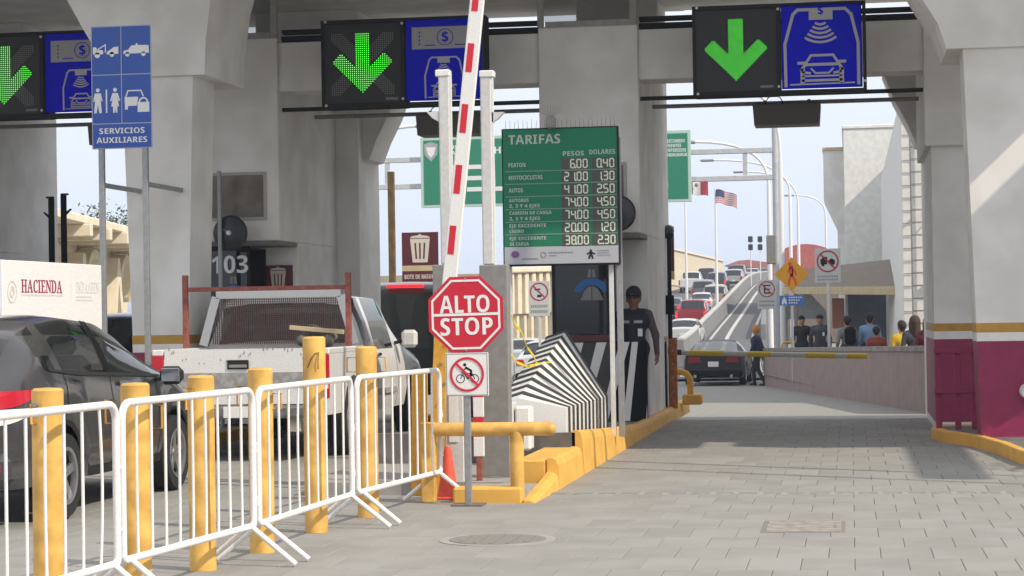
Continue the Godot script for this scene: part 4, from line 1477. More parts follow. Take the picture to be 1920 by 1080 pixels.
func tariff_sign():
	var t := thing("tariff_board", "green tariff board headed TARIFAS with prices in pesos and dollars", "sign", Vector3(-3.095, 0.2, -23.0))
	var y0 := 1.89
	var top := 3.36
	var hw := 0.625
	var b := MB.new()
	b.bx(-hw - 0.015, y0 - 0.02, -0.10, hw + 0.015, top + 0.015, -0.012, 0.006)
	part(t, "housing", b, mats.dark)
	b = MB.new()
	b.bx(-hw, y0 + 0.19, -0.02, hw, top, 0.0, 0.002)
	var p := part(t, "panel", b, mats.greentar)
	b = MB.new()
	b.bx(-hw, y0, -0.02, hw, y0 + 0.19, 0.0, 0.002)
	var wh := part(t, "logo_strip", b, mat("strip", 0.42, 0.43, 0.46, 0.5, "fine", 2.0))
	var pr := mat("tarprint", 0.42, 0.47, 0.42, 0.6, "fine", 3.0)
	var L := -hw + 0.06
	text(p, "TARIFAS", Vector3(L + 0.29, top - 0.11, 0.001), 0.10, pr, true, 0.57)
	text(p, "PESOS", Vector3(-hw + 0.775, top - 0.275, 0.001), 0.05, pr, true, 0.23)
	text(p, "DOLARES", Vector3(-hw + 1.09, top - 0.265, 0.001), 0.05, pr, true, 0.28)
	var rows := [["PEATON", "", "6.00", "0.40"], ["MOTOCICLETAS", "", "21.00", "1.30"], ["AUTOS", "", "41.00", "2.50"], ["AUTOBUS", "2, 3 Y 4 EJES", "74.00", "4.50"], ["CAMION DE CARGA", "2, 3 Y 4 EJES", "74.00", "4.50"], ["EJE EXCEDENTE", "LIGERO", "20.00", "1.20"], ["EJE EXCEDENTE", "DE CARGA", "38.00", "2.30"]]
	for i in 7:
		var yc := top - 0.385 - 0.1385 * i
		b = MB.new()
		b.pl(Vector3(0, yc, 0.0), 0.003)
		b.rect(-hw + 0.64, -0.062, -hw + 0.945, 0.062)
		b.rect(-hw + 0.975, -0.062, hw - 0.01, 0.062)
		var pan := part(p, "price_display", b, mat("display", 0.06, 0.055, 0.055, 0.6))
		b = MB.new()
		b.pl(Vector3(0, yc, 0.003), 0.003)
		seg7(b, rows[i][2], -hw + 0.925, 0.0, 0.088)
		part(pan, "figures", b, mats.seg).set_meta("kind", "stuff")
		b = MB.new()
		b.pl(Vector3(0, yc, 0.003), 0.003)
		seg7(b, rows[i][3], hw - 0.035, 0.0, 0.088)
		part(pan, "figures", b, mats.seg).set_meta("kind", "stuff")
		if i < 6:
			b = MB.new()
			b.pl(Vector3(0, yc - 0.0695, 0.0), 0.004)
			b.rect(-hw + 0.02, -0.006, hw - 0.005, 0.006)
			part(p, "row_line", b, mat("rowline", 0.13, 0.25, 0.19, 0.6))
		var wx: float = 0.031 * rows[i][0].length()
		if rows[i][1] == "": text(p, rows[i][0], Vector3(L + wx / 2, yc, 0.001), 0.045, pr, true, wx)
		else:
			text(p, rows[i][0], Vector3(L + wx / 2, yc + 0.029, 0.001), 0.036, pr, true, wx)
			var w2: float = 0.026 * rows[i][1].length()
			text(p, rows[i][1], Vector3(L + w2 / 2, yc - 0.032, 0.001), 0.036, pr, true, w2)
	# logos on the pale strip
	b = MB.new()
	b.pl(Vector3(-hw + 0.12, y0 + 0.11, 0.0), 0.003)
	b.disc(0, 0, 0.045, 20, 0.038)
	part(wh, "emblem", b, mat("purple", 0.16, 0.07, 0.20, 0.6))
	b = MB.new()
	b.pl(Vector3(-hw + 0.43, y0 + 0.1, 0.0), 0.003)
	b.ring(0, 0, 0.02, 0.035)
	part(wh, "emblem", b, mat("tan", 0.28, 0.25, 0.2, 0.6))
	b = MB.new()
	b.pl(Vector3(-hw + 0.95, y0 + 0.09, 0.0), 0.003)
	b.disc(0, 0.045, 0.014, 12)
	b.stroke([Vector2(-0.04, 0.01), Vector2(0, 0.03), Vector2(0.04, 0.01)], 0.016)
	b.stroke([Vector2(-0.02, -0.035), Vector2(0, 0.02), Vector2(0.02, -0.035)], 0.02)
	part(wh, "emblem", b, mats.dark)
	b = MB.new()
	b.pl(Vector3(0, y0, 0.0), 0.003)
	for q in [[0.19, 0.05, 0.17, 0.016], [0.49, 0.115, 0.26, 0.014], [0.49, 0.085, 0.09, 0.008], [1.02, 0.13, 0.12, 0.008], [1.02, 0.105, 0.13, 0.008], [1.02, 0.08, 0.14, 0.008]]:
		var x := -hw + float(q[0])
		var e: float = x + q[2]
		var k := 0
		while x < e:
			b.rect(x, q[1], x + q[3] * (0.55 + 0.35 * (k % 2)), q[1] + q[3])
			x += q[3] * 1.15; k += 1
	part(wh, "small_print", b, mat("smallprint", 0.2, 0.19, 0.24, 0.6)).set_meta("kind", "stuff")
	for x in [-0.6, 0.53, 0.62]:
		b = MB.new()
		var w := 0.032 if x != 0.53 else 0.026
		b.bx(x - w, 0.0, -0.17, x + w, top - 0.1, -0.105, 0.004)
		part(t, "post", b, mats.galv if x > 0.6 else mats.whitepost)
	for k in 26:
		b = MB.new()
		var x := -0.6 + 0.048 * k
		b.cyl(Vector3(x, top + 0.01, -0.06), Vector3(x + 0.006 * sin(k * 3.7), top + 0.11 + 0.012 * sin(k * 2.3), -0.06 + 0.02 * sin(k * 5.1)), 0.0028, 0.0018, 5)
		part(t, "bird_spike", b, mats.grey)
	b = MB.new()
	b.bx(-0.13, top + 0.0, 0.02, -0.03, top + 0.12, 0.14, 0.01)
	part(t, "lamp_box", b, mats.grey)
	for k in 9:
		b = MB.new()
		b.cyl(Vector3(-0.08, top + 0.11, 0.08), Vector3(-0.08 + 0.16 * sin(-1.0 + k * 0.25), top + 0.12 + 0.14 * cos(-1.0 + k * 0.25), 0.08), 0.003, 0.0016, 5)
		part(t, "bird_spike", b, mats.grey)

# ---------------------------------------------------------------- boom gate and posts in front of the board
func gate():
	for i in 2:
		var x: float = [-3.55, -3.10][i]
		var t := thing("sensor_post", ["white sensor post on grey box left of the raised boom", "white sensor post on wide grey box right of the raised boom"][i], "post", Vector3(x, 0.0 if i == 0 else 0.1, -18.5))
		var b := MB.new()
		if i == 0: b.bx(-0.09, 0.0, -0.12, 0.08, 1.99, 0.0, 0.008)
		else: b.bx(-0.12, 0.0, -0.15, 0.13, 1.88, 0.0, 0.008)
		part(t, "lower_box", b, mats.grey)
		b = MB.new()
		var h := 3.70 if i == 0 else 3.58
		var b0 := 1.99 if i == 0 else 1.88
		var dx := 0.035 if i == 0 else -0.04
		b.bx(dx - 0.05, b0, -0.10, dx + 0.05, h, -0.01, 0.012)
		part(t, "mast", b, mats.whitepost)
		b = MB.new()
		b.bx(dx + 0.05, b0, -0.07, dx + 0.062, h - 0.02, -0.02)
		part(t, "edge_strip", b, mats.white)
		b = MB.new()
		var s := -1.0 if i == 0 else 1.0
		b.bx(dx - 0.055 if i == 1 else dx - 0.075, h - 0.045, -0.11, dx + 0.075 if i == 1 else dx + 0.055, h + 0.015, 0.0, 0.008)
		part(t, "top_hook", b, mats.white)
		b = MB.new()
		b.pl(Vector3(dx + s * 0.05, h - 0.4, -0.08), 0.06)
		b.shape([Vector2(0, 0.045), Vector2(s * 0.11, 0.045), Vector2(s * 0.06, -0.01), Vector2(0, -0.045)])
		part(t, "camera_bracket", b, mats.whitepost)
		b = MB.new()
		b.bx(-0.07, 0.0, 0.001, 0.06, 0.02, 0.05)
		part(t, "foot_plate", b, mats.galv)
	var g := thing("boom_gate", "raised white boom with red tape on its grey gate machine", "barrier", Vector3(-3.40, 0.0, -18.2))
	var b := MB.new()
	b.bx(-0.07, 0.0, -0.16, 0.10, 0.98, 0.12, 0.012)
	part(g, "machine", b, mats.whitepost)
	b = MB.new()
	b.bx(-0.03, 0.45, 0.122, 0.05, 0.9, 0.13)
	part(g, "machine_door", b, mats.white)
	var p0 := pz(832, 640, -18.15) - g.position
	var p1 := pz(901, -60, -18.15) - g.position
	var ax := (p1 - p0).normalized()
	var rt := ax.cross(Vector3.BACK).normalized()
	var L := (p1 - p0).length()
	b = MB.new()
	b.box(p0 + ax * L * 0.5, Vector3(0.125, L, 0.045), Basis(rt, ax, Vector3.BACK), 0.008)
	var bm := part(g, "boom", b, mats.white)
	for k in 7:
		var yc := pz(0, 450 - 113.5 * k, -18.15).y
		var f := (pz(868 if k == 0 else 868 + 0.0, 450 - 113.5 * k, -18.15).y - (p0.y + g.position.y)) / (ax.y * L)
		b = MB.new()
		b.box(p0 + ax * L * f + Vector3(0, 0, 0.0235) - rt * 0.012, Vector3(0.056, 0.25, 0.003), Basis(rt, ax, Vector3.BACK))
		part(bm, "red_tape", b, mats.redtape)
	# red and white foot of a second, lowered piece beside the machine
	for k in 4:
		b = MB.new()
		b.bx(0.17, 0.32 + 0.17 * k, 0.02, 0.26, 0.49 + 0.17 * k, 0.06, 0.004)
		part(g, "counterweight_band", b, mats.redtape if k % 2 == 1 else mats.white)
	b = MB.new()
	b.bx(0.19, 0.0, 0.015, 0.24, 0.32, 0.055, 0.004)
	part(g, "counterweight_leg", b, mats.rust)
	# yellow bolted steel guard
	var y := thing("steel_guard", "yellow bolted steel guard leaning behind the STOP sign post", "guard", Vector3(-3.62, 0, -17.9))
	b = MB.new()
	b.pl(Vector3(0, 0, 0), 0.02)
	b.shape([Vector2(0.03, 0.0), Vector2(0.16, 0.0), Vector2(0.20, 0.9), Vector2(0.23, 1.36), Vector2(0.11, 1.36), Vector2(0.08, 0.9)])
	part(y, "front_plate", b, mats.yellow2)
	b = MB.new()
	b.pl(Vector3(-0.13, 0, -0.12), 0.05)
	b.shape([Vector2(0.0, 0.0), Vector2(0.14, 0.0), Vector2(0.15, 1.06), Vector2(0.02, 1.06)])
	part(y, "back_plate", b, mats.yellow2)
	for k in 6:
		b = MB.new()
		var yy := 0.45 + 0.17 * k
		var xx := 0.12 + 0.09 * (yy / 1.36) - (0.03 if k % 2 == 0 else -0.01)
		b.cyl(Vector3(xx, yy, 0.02), Vector3(xx, yy, 0.035), 0.014, 0.012, 8)
		part(y, "bolt", b, mats.galv)
	var c := thing("traffic_cone", "orange traffic cone beside the yellow steel guard", "cone", Vector3(-3.36, 0.0, -17.62))
	b = MB.new()
	b.lathe([Vector2(0.10, 0.02), Vector2(0.085, 0.06), Vector2(0.03, 0.42), Vector2(0.025, 0.44), Vector2(0.0, 0.44)], Vector3.ZERO, Vector3.UP, 20)
	part(c, "cone", b, mats.cone)
	b = MB.new()
	b.bx(-0.12, 0, -0.12, 0.12, 0.025, 0.12, 0.008)
	part(c, "base", b, mats.cone)
	var r := thing("guard_rail", "yellow steel pipe guard rail behind the STOP sign post", "guard rail", Vector3(-2.9, 0, -17.3))
	b = MB.new()
	b.tube([Vector3(-0.52, 0.6, 0), Vector3(-0.3, 0.6, 0), Vector3(0.40, 0.6, 0), Vector3(0.46, 0.6, 0)], 0.057, 18)
	b.ball(Vector3(0.46, 0.6, 0), Vector3(0.05, 0.057, 0.057), 14)
	part(r, "rail", b, mats.yellow)
	b = MB.new()
	b.cyl(Vector3(0.18, 0.0, 0), Vector3(0.18, 0.58, 0), 0.058, 0.058, 18)
	part(r, "post", b, mats.yellow)
	b = MB.new()
	b.bx(-0.62, 0.0, -0.05, -0.5, 0.66, 0.05, 0.01)
	part(r, "end_post", b, mats.yellow)

# ---------------------------------------------------------------- STOP sign
func octagon(r: float) -> Array:
	var p := []
	for k in 8:
		var a := TAU * (k + 0.5) / 8.0
		p.append(Vector2(cos(a), sin(a)) * r)
	return p
func cyclist(b: MB):
	for s in [-1.0, 1.0]: b.ring(s * 0.058, -0.035, 0.030, 0.036, 0, TAU, 20)
	b.stroke([Vector2(-0.058, -0.035), Vector2(-0.03, 0.01), Vector2(0.04, 0.005), Vector2(0.058, -0.035)], 0.006)
	b.stroke([Vector2(-0.03, 0.01), Vector2(0.0, -0.035), Vector2(0.04, 0.005)], 0.006)
	b.stroke([Vector2(0.005, -0.03), Vector2(0.03, 0.0), Vector2(0.03, 0.03), Vector2(-0.012, 0.055)], 0.017)
	b.stroke([Vector2(-0.012, 0.05), Vector2(-0.04, 0.03), Vector2(-0.045, 0.01)], 0.009)
	b.disc(-0.022, 0.078, 0.013, 14)
func ban_ring(par: Node3D, ctr: Vector3, r: float, m: Material):
	var b := MB.new()
	b.pl(ctr, 0.004)
	b.ring(0, 0, r * 0.87, r, 0, TAU, 36)
	part(par, "red_ring", b, m)
	b = MB.new()
	b.pl(ctr + Vector3(0, 0, 0.0015), 0.004)
	var q := r * 0.64
	b.stroke([Vector2(-q, q), Vector2(q, -q)], r * 0.14)
	part(par, "red_slash", b, m)
func stop_sign():
	var t := thing("stop_sign", "red ALTO STOP sign with no-cycling plate below on grey post", "sign", Vector3(-3.08, 0, -17.0))
	var b := MB.new()
	b.bx(-0.028, 0, -0.05, 0.028, 1.84, -0.012, 0.006)
	part(t, "post", b, mats.galv)
	b = MB.new()
	b.bx(-0.13, 0, -0.14, 0.13, 0.012, 0.08, 0.003)
	part(t, "foot_plate", b, mat("footplate", 0.16, 0.15, 0.14, 0.7, "stain", 3.0))
	var tilt := Basis(Vector3.BACK, 0.014)
	b = MB.new()
	b.pl(Vector3(0.005, 1.545, -0.012), 0.012, tilt.x, tilt.y)
	b.shape(octagon(0.332))
	var pl := part(t, "stop_plate", b, mats.red)
	b = MB.new()
	b.pl(Vector3(0.005, 1.545, 0.0), 0.003, tilt.x, tilt.y)
	var o := octagon(0.296)
	o.append(o[0])
	b.stroke(o, 0.017)
	b.stroke([Vector2(-0.268, 0), Vector2(0.268, 0)], 0.021)
	part(pl, "white_border", b, mats.signwhite)
	var a := text(pl, "ALTO", Vector3(0.0, 1.625, 0.001), 0.138, mats.signwhite, true, 0.41)
	var s := text(pl, "STOP", Vector3(0.01, 1.445, 0.001), 0.138, mats.signwhite, true, 0.43)
	a.rotation.z = 0.014; s.rotation.z = 0.014
	for y in [0.29, -0.29]:
		b = MB.new()
		b.cyl(Vector3(0.005, 1.545 + y, 0), Vector3(0.005, 1.545 + y, 0.008), 0.008, 0.007, 8)
		part(pl, "bolt", b, mats.galv)
	b = MB.new()
	b.bx(-0.168, 0.885, -0.012, 0.184, 1.235, 0.0, 0.003)
	var bp := part(t, "no_cycling_plate", b, mats.signwhite)
	b = MB.new()
	b.pl(Vector3(0.008, 1.06, 0.0), 0.002)
	for q in [[-0.166, 0.164, 0.166, 0.169], [-0.166, -0.169, 0.166, -0.164], [-0.169, -0.169, -0.164, 0.169], [0.164, -0.169, 0.169, 0.169]]: b.rect(q[0], q[1], q[2], q[3])
	part(bp, "border", b, mats.grey)
	b = MB.new()
	b.pl(Vector3(0.012, 1.06, 0.0), 0.002)
	cyclist(b)
	part(bp, "cyclist", b, mats.black)
	ban_ring(bp, Vector3(0.008, 1.06, 0.002), 0.14, mats.redtape)

# ---------------------------------------------------------------- crowd barriers and bollards
func barriers():
	var ends := [[Vector2(-4.02, -8.75), Vector2(-3.86, -10.86)], [Vector2(-3.87, -10.98), Vector2(-3.69, -12.88)], [Vector2(-3.69, -13.0), Vector2(-3.61, -15.2)], [Vector2(-3.60, -15.34), Vector2(-3.38, -17.4)]]
	var lb := ["white steel crowd barrier hooked on beside the dark hatchback's tail", "white steel crowd barrier standing before the second and third bollards", "white steel crowd barrier standing before the tallest bollard", "white steel crowd barrier with its end at the STOP sign"]
	var rg := RandomNumberGenerator.new()
	rg.seed = 9
	for i in 4:
		var a := Vector3(ends[i][0].x, 0, ends[i][0].y)
		var c := Vector3(ends[i][1].x, 0, ends[i][1].y)
		var t := thing("crowd_barrier", lb[i], "barrier", a, "white crowd barriers along the bollards")
		var d := c - a
		var L := d.length()
		var f := d / L
		var r := f.cross(Vector3.UP)
		var y0 := 0.245
		var y1 := 1.09
		var R := 0.09
		var pts := []
		for q in [[R, y1 - R, 90], [L - R, y1 - R, 0], [L - 0.03, y0 + 0.03, -90], [0.03, y0 + 0.03, 180]]:
			var rr := R if q[1] > 0.6 else 0.03
			for k in 7:
				var an := deg_to_rad(q[2] + 90.0 - 90.0 * k / 6.0)
				pts.append(f * (q[0] + cos(an) * rr) + Vector3(0, q[1] + sin(an) * rr, 0))
		var b := MB.new()
		b.tube(pts, 0.021, 12, true)
		part(t, "frame", b, mats.barrier)
		for k in 9:
			var s := L * (k + 1) / 10.0
			b = MB.new()
			var bow := rg.randf_range(-0.008, 0.008)
			if k == 8 and i == 0: bow = 0.03
			if k == 3 and i == 2: bow = -0.025
			var bp := []
			for e in 7: bp.append(f * (s + bow * sin(PI * e / 6.0)) + Vector3(0, lerpf(y0, y1, e / 6.0), 0))
			b.tube(bp, 0.0085, 8)
			part(t, "bar", b, mats.barrier)
		for e in [0.07, L - 0.07]:
			b = MB.new()
			for s in [-1.0, 1.0]:
				b.tube([f * e + Vector3(0, y0 + 0.0, 0) + r * s * 0.01, f * e + r * s * 0.30 + Vector3(0, 0.016, 0)], 0.018, 10)
			part(t, "foot", b, mats.barrier)
		for yy in [0.42, 0.75]:
			b = MB.new()
			b.tube([f * L + Vector3(0, yy, 0), f * (L + 0.05) + Vector3(0, yy, 0), f * (L + 0.06) + Vector3(0, yy - 0.05, 0)], 0.011, 8)
			part(t, "hook", b, mats.barrier)
	var bl := [[-4.09, -10.48, 1.19], [-3.99, -11.55, 1.18], [-3.94, -12.62, 1.19], [-3.84, -13.6, 1.21], [-3.80, -14.88, 1.40], [-3.68, -16.02, 1.31]]
	var lbl := ["yellow bollard with a bolt, beside the dark hatchback's rear wheel", "yellow bollard with a loop on its left, before the hatchback's front door", "yellow bollard below the hatchback's door mirror", "yellow bollard with a loop before the white tailgate", "tallest yellow bollard with a bent wire shackle on its face", "yellow bollard with wide loops both sides before the pickup door"]
	for i in 6:
		var q: Array = bl[i]
		var t := thing("bollard", lbl[i], "bollard", Vector3(q[0], 0, q[1]), "yellow pipe bollards behind the crowd barriers")
		var b := MB.new()
		var r := 0.082
		b.lathe([Vector2(r, 0), Vector2(r, q[2] - 0.012), Vector2(r - 0.012, q[2]), Vector2(0, q[2] + 0.004)], Vector3.ZERO, Vector3.UP, 28)
		part(t, "pipe", b, mats.yellow)
		var loops := []
		match i:
			0: loops = [[-0.03, 1.06, 0.05, 0.10, true]]
			1: loops = [[-0.12, 1.02, 0.09, 0.13, false], [0.12, 0.99, 0.06, 0.13, false]]
			2: loops = [[-0.04, 1.05, 0.05, 0.13, true]]
			3: loops = [[-0.11, 1.03, 0.08, 0.12, false], [0.11, 0.99, 0.05, 0.1, false]]
			4: pass
			5: loops = [[-0.11, 1.17, 0.07, 0.11, false], [0.11, 1.17, 0.07, 0.11, false]]
		for lp in loops:
			b = MB.new()
			var z: float = 0.075 if lp[4] else 0.0
			b.tube([Vector3(lp[0] - lp[2] * 0.6, lp[1] + lp[3] / 2, z), Vector3(lp[0] + lp[2] * 0.6, lp[1] + lp[3] / 2, z), Vector3(lp[0] + lp[2] * 0.6, lp[1] - lp[3] / 2, z), Vector3(lp[0] - lp[2] * 0.6, lp[1] - lp[3] / 2, z)], 0.008, 8, true)
			part(t, "loop", b, mats.yellow2)
		if i == 4:
			b = MB.new()
			b.tube([Vector3(-0.03, 1.18, 0.08), Vector3(0.0, 1.24, 0.092), Vector3(0.03, 1.28, 0.09), Vector3(0.052, 1.29, 0.075), Vector3(0.05, 1.22, 0.09), Vector3(0.05, 1.17, 0.085)], 0.004, 6)
			part(t, "wire_shackle", b, mat("wirebrown", 0.12, 0.07, 0.02, 0.6))
		if i == 0:
			b = MB.new()
			b.cyl(Vector3(-0.03, 1.11, 0.07), Vector3(-0.03, 1.11, 0.105), 0.012, 0.012, 8)
			part(t, "bolt", b, mats.galv)

# ---------------------------------------------------------------- signs on the left
func left_signs():
	var z := -22.7
	var tl := pz(170, 50, z)
	var br := pz(286, 277, z)
	var t := thing("services_sign", "blue SERVICIOS AUXILIARES sign with four white pictograms on two posts", "sign", Vector3((tl.x + br.x) / 2, 0.0, z))
	var hw := (br.x - tl.x) / 2
	var y1 := tl.y
	var y0 := br.y
	var H := y1 - y0
	var b := MB.new()
	b.bx(-hw, y0, -0.01, hw, y1, 0.0, 0.003)
	var p := part(t, "panel", b, mat("signborder", 0.40, 0.44, 0.55, 0.5, "fine", 2.0))
	var g := 0.012
	var yb := y0 + H * 0.205
	var yc := yb + (y1 - yb) * 0.5
	var fields := []
	for q in [[-hw + g, y0 + g, hw - g, yb - g * 0.5], [-hw + g, yb + g * 0.5, -g * 0.5, yc - g * 0.5], [g * 0.5, yb + g * 0.5, hw - g, yc - g * 0.5], [-hw + g, yc + g * 0.5, -g * 0.5, y1 - g], [g * 0.5, yc + g * 0.5, hw - g, y1 - g]]:
		b = MB.new()
		b.pl(Vector3(0, 0, 0), 0.003)
		b.rect(q[0], q[1], q[2], q[3])
		fields.append(part(p, "blue_field", b, mats.blueserv))
	text(fields[0], "SERVICIOS", Vector3(0, y0 + H * 0.145, 0.004), 0.062, mats.signwhite, true, hw * 1.5)
	text(fields[0], "AUXILIARES", Vector3(0, y0 + H * 0.07, 0.004), 0.062, mats.signwhite, true, hw * 1.68)
	var wm: Material = mats.signwhite
	# tow truck
	b = MB.new()
	b.pl(Vector3(-hw * 0.5, yc + (y1 - yc) * 0.48, 0.003), 0.003)
	b.shape([Vector2(-0.15, -0.03), Vector2(-0.15, 0.05), Vector2(-0.115, 0.05), Vector2(-0.1, 0.02), Vector2(-0.035, 0.015), Vector2(-0.03, -0.03)])
	b.stroke([Vector2(-0.1, 0.02), Vector2(-0.005, 0.075), Vector2(-0.005, -0.01)], 0.012)
	b.disc(-0.1, -0.04, 0.032, 14); b.disc(0.07, -0.035, 0.028, 14)
	b.shape([Vector2(0.005, -0.035), Vector2(0.02, 0.0), Vector2(0.05, 0.015), Vector2(0.09, 0.045), Vector2(0.145, 0.05), Vector2(0.145, -0.03)])
	part(fields[3], "tow_truck_symbol", b, wm)
	b = MB.new()
	b.pl(Vector3(hw * 0.5, yc + (y1 - yc) * 0.48, 0.003), 0.003)
	b.shape([Vector2(-0.15, -0.035), Vector2(-0.14, 0.0), Vector2(-0.09, 0.01), Vector2(-0.055, 0.055), Vector2(-0.005, 0.06), Vector2(0.0, 0.08), Vector2(0.015, 0.08), Vector2(0.02, 0.06), Vector2(0.145, 0.055), Vector2(0.15, -0.03)])
	b.disc(-0.1, -0.04, 0.026, 14); b.disc(0.085, -0.04, 0.026, 14)
	part(fields[4], "ambulance_symbol", b, wm)
	b = MB.new()
	b.pl(Vector3(-hw * 0.5, yb + (yc - yb) * 0.46, 0.003), 0.003)
	for s in [-1.0, 1.0]:
		b.disc(s * 0.1, 0.125, 0.022, 14)
		if s < 0:
			b.shape([Vector2(-0.135, 0.09), Vector2(-0.065, 0.09), Vector2(-0.045, 0.0), Vector2(-0.06, 0.0), Vector2(-0.07, 0.04), Vector2(-0.055, -0.13), Vector2(-0.085, -0.13), Vector2(-0.1, -0.03), Vector2(-0.115, -0.13), Vector2(-0.145, -0.13), Vector2(-0.13, 0.04), Vector2(-0.14, 0.0), Vector2(-0.155, 0.0)])
		else:
			b.shape([Vector2(0.07, 0.09), Vector2(0.13, 0.09), Vector2(0.16, 0.0), Vector2(0.142, 0.0), Vector2(0.125, 0.05), Vector2(0.145, -0.06), Vector2(0.125, -0.06), Vector2(0.125, -0.13), Vector2(0.105, -0.13), Vector2(0.1, -0.06), Vector2(0.095, -0.13), Vector2(0.075, -0.13), Vector2(0.075, -0.06), Vector2(0.055, -0.06), Vector2(0.075, 0.05), Vector2(0.058, 0.0), Vector2(0.04, 0.0)])
	b.rect(-0.008, -0.13, 0.008, 0.13)
	part(fields[1], "restroom_symbol", b, wm)
	b = MB.new()
	b.pl(Vector3(hw * 0.5, yb + (yc - yb) * 0.46, 0.003), 0.003)
	b.stroke([Vector2(-0.125, 0.04), Vector2(-0.1, 0.11), Vector2(0.05, 0.11), Vector2(0.075, 0.05)], 0.014)
	b.shape([Vector2(-0.14, 0.04), Vector2(0.02, 0.04), Vector2(0.0, -0.06), Vector2(-0.1, -0.06), Vector2(-0.105, -0.1), Vector2(-0.135, -0.1)])
	b.rect(0.01, -0.13, 0.145, -0.02)
	b.ring(0.078, -0.02, 0.038, 0.055, 0, PI, 14)
	part(fields[2], "locked_car_symbol", b, wm)
	for px in [190, 272]:
		var x := pz(px, 400, z).x - t.position.x
		b = MB.new()
		b.bx(x - 0.03, 0.0, -0.07, x + 0.03, y1 - 0.1, -0.011, 0.004)
		part(t, "post", b, mats.galv)
		b = MB.new()
		b.bar(Vector3(x, 3.06, -0.07), Vector3(x, 3.06, -1.305), 0.05, 0.05)
		part(t, "wall_strut", b, mats.galv)
	# white government sign
	var a := pd(4, 487, 20.5)
	var c := pd(190, 497, 23.0)
	var dv := Vector3(c.x - a.x, 0, c.z - a.z)
	var w := dv.length()
	var turn := atan2(-dv.z, dv.x)
	var mid := (a + c) * 0.5
	var hs := thing("hacienda_sign", "white sign with crest reading HACIENDA and INDAABIN behind the hatchback", "sign", Vector3(mid.x, 0.0, mid.z), "", turn)
	b = MB.new()
	b.bx(-w / 2, 0.95, -0.06, w / 2, mid.y, 0.0, 0.006)
	var hp := part(hs, "panel", b, mat("signsheet", 0.86, 0.86, 0.87, 0.4, "fine", 1.0))
	var yy := mid.y - 0.27
	text(hp, "HACIENDA", Vector3(-w * 0.13, yy + 0.02, 0.001), 0.13, mat("wine", 0.32, 0.03, 0.08, 0.6), true, w * 0.40, true)
	text(hp, "INDAABIN", Vector3(w * 0.34, yy + 0.02, 0.001), 0.115, mat("faint", 0.60, 0.59, 0.58, 0.6), false, w * 0.25, true)
	b = MB.new()
	b.pl(Vector3(-w * 0.415, yy - 0.04, 0.0), 0.003)
	b.ring(0, 0, 0.095, 0.11); b.ring(0, 0, 0.05, 0.058)
	b.stroke([Vector2(-0.04, -0.02), Vector2(0.0, 0.045), Vector2(0.04, -0.01), Vector2(-0.01, -0.04)], 0.014)
	part(hp, "crest", b, mat("crest", 0.58, 0.52, 0.46, 0.6))
	b = MB.new()
	b.pl(Vector3(0, yy, 0.0), 0.002)
	for q in [[-0.33, -0.075, 0.40], [0.215, -0.085, 0.17], [0.215, -0.12, 0.18]]:
		var x: float = w * q[0]
		var k := 0
		while x < w * (q[0] + q[2]):
			b.rect(x, q[1], x + 0.014 + 0.006 * (k % 3), q[1] + 0.016)
			x += 0.026; k += 1
	b.rect(w * 0.165, -0.1, w * 0.168, 0.1)
	part(hp, "small_print", b, mats.faint).set_meta("kind", "stuff")
	b = MB.new()
	b.bx(-w / 2 + 0.01, 0.95, -0.1, -w / 2 + 0.03, mid.y, -0.061)
	part(hs, "edge_frame", b, mats.grey)
	for s in [-0.35, 0.35]:
		b = MB.new()
		b.bx(s * w - 0.04, 0, -0.12, s * w + 0.04, mid.y - 0.1, -0.061, 0.004)
		part(hs, "post", b, mats.galv)
	# two black steel posts beyond
	for i in 2:
		var p3 := pd([96, 119][i], [372, 366][i], 30)
		var s := thing("steel_post", ["black steel post with a hooked top before the cream hall", "taller black steel post with a bird shaped bracket before the cream hall"][i], "post", Vector3(p3.x, -0.03, p3.z))
		b = MB.new()
		b.bx(-0.035, 0, -0.035, 0.035, p3.y + 0.03, 0.035, 0.006)
		part(s, "shaft", b, mats.black)
		b = MB.new()
		b.bx(-0.07 if i == 0 else -0.035, p3.y + 0.03, -0.03, 0.035 if i == 0 else 0.07, p3.y + 0.055, 0.03, 0.004)
		part(s, "cap", b, mats.black)
		b = MB.new()
		b.pl(Vector3(0, p3.y - 0.19, -0.01), 0.02)
		var sg := -1.0 if i == 0 else 1.0
		b.shape([Vector2(sg * 0.03, -0.02), Vector2(sg * 0.1, 0.03), Vector2(sg * 0.12, 0.02), Vector2(sg * 0.04, -0.06)])
		part(s, "bracket", b, mats.black)

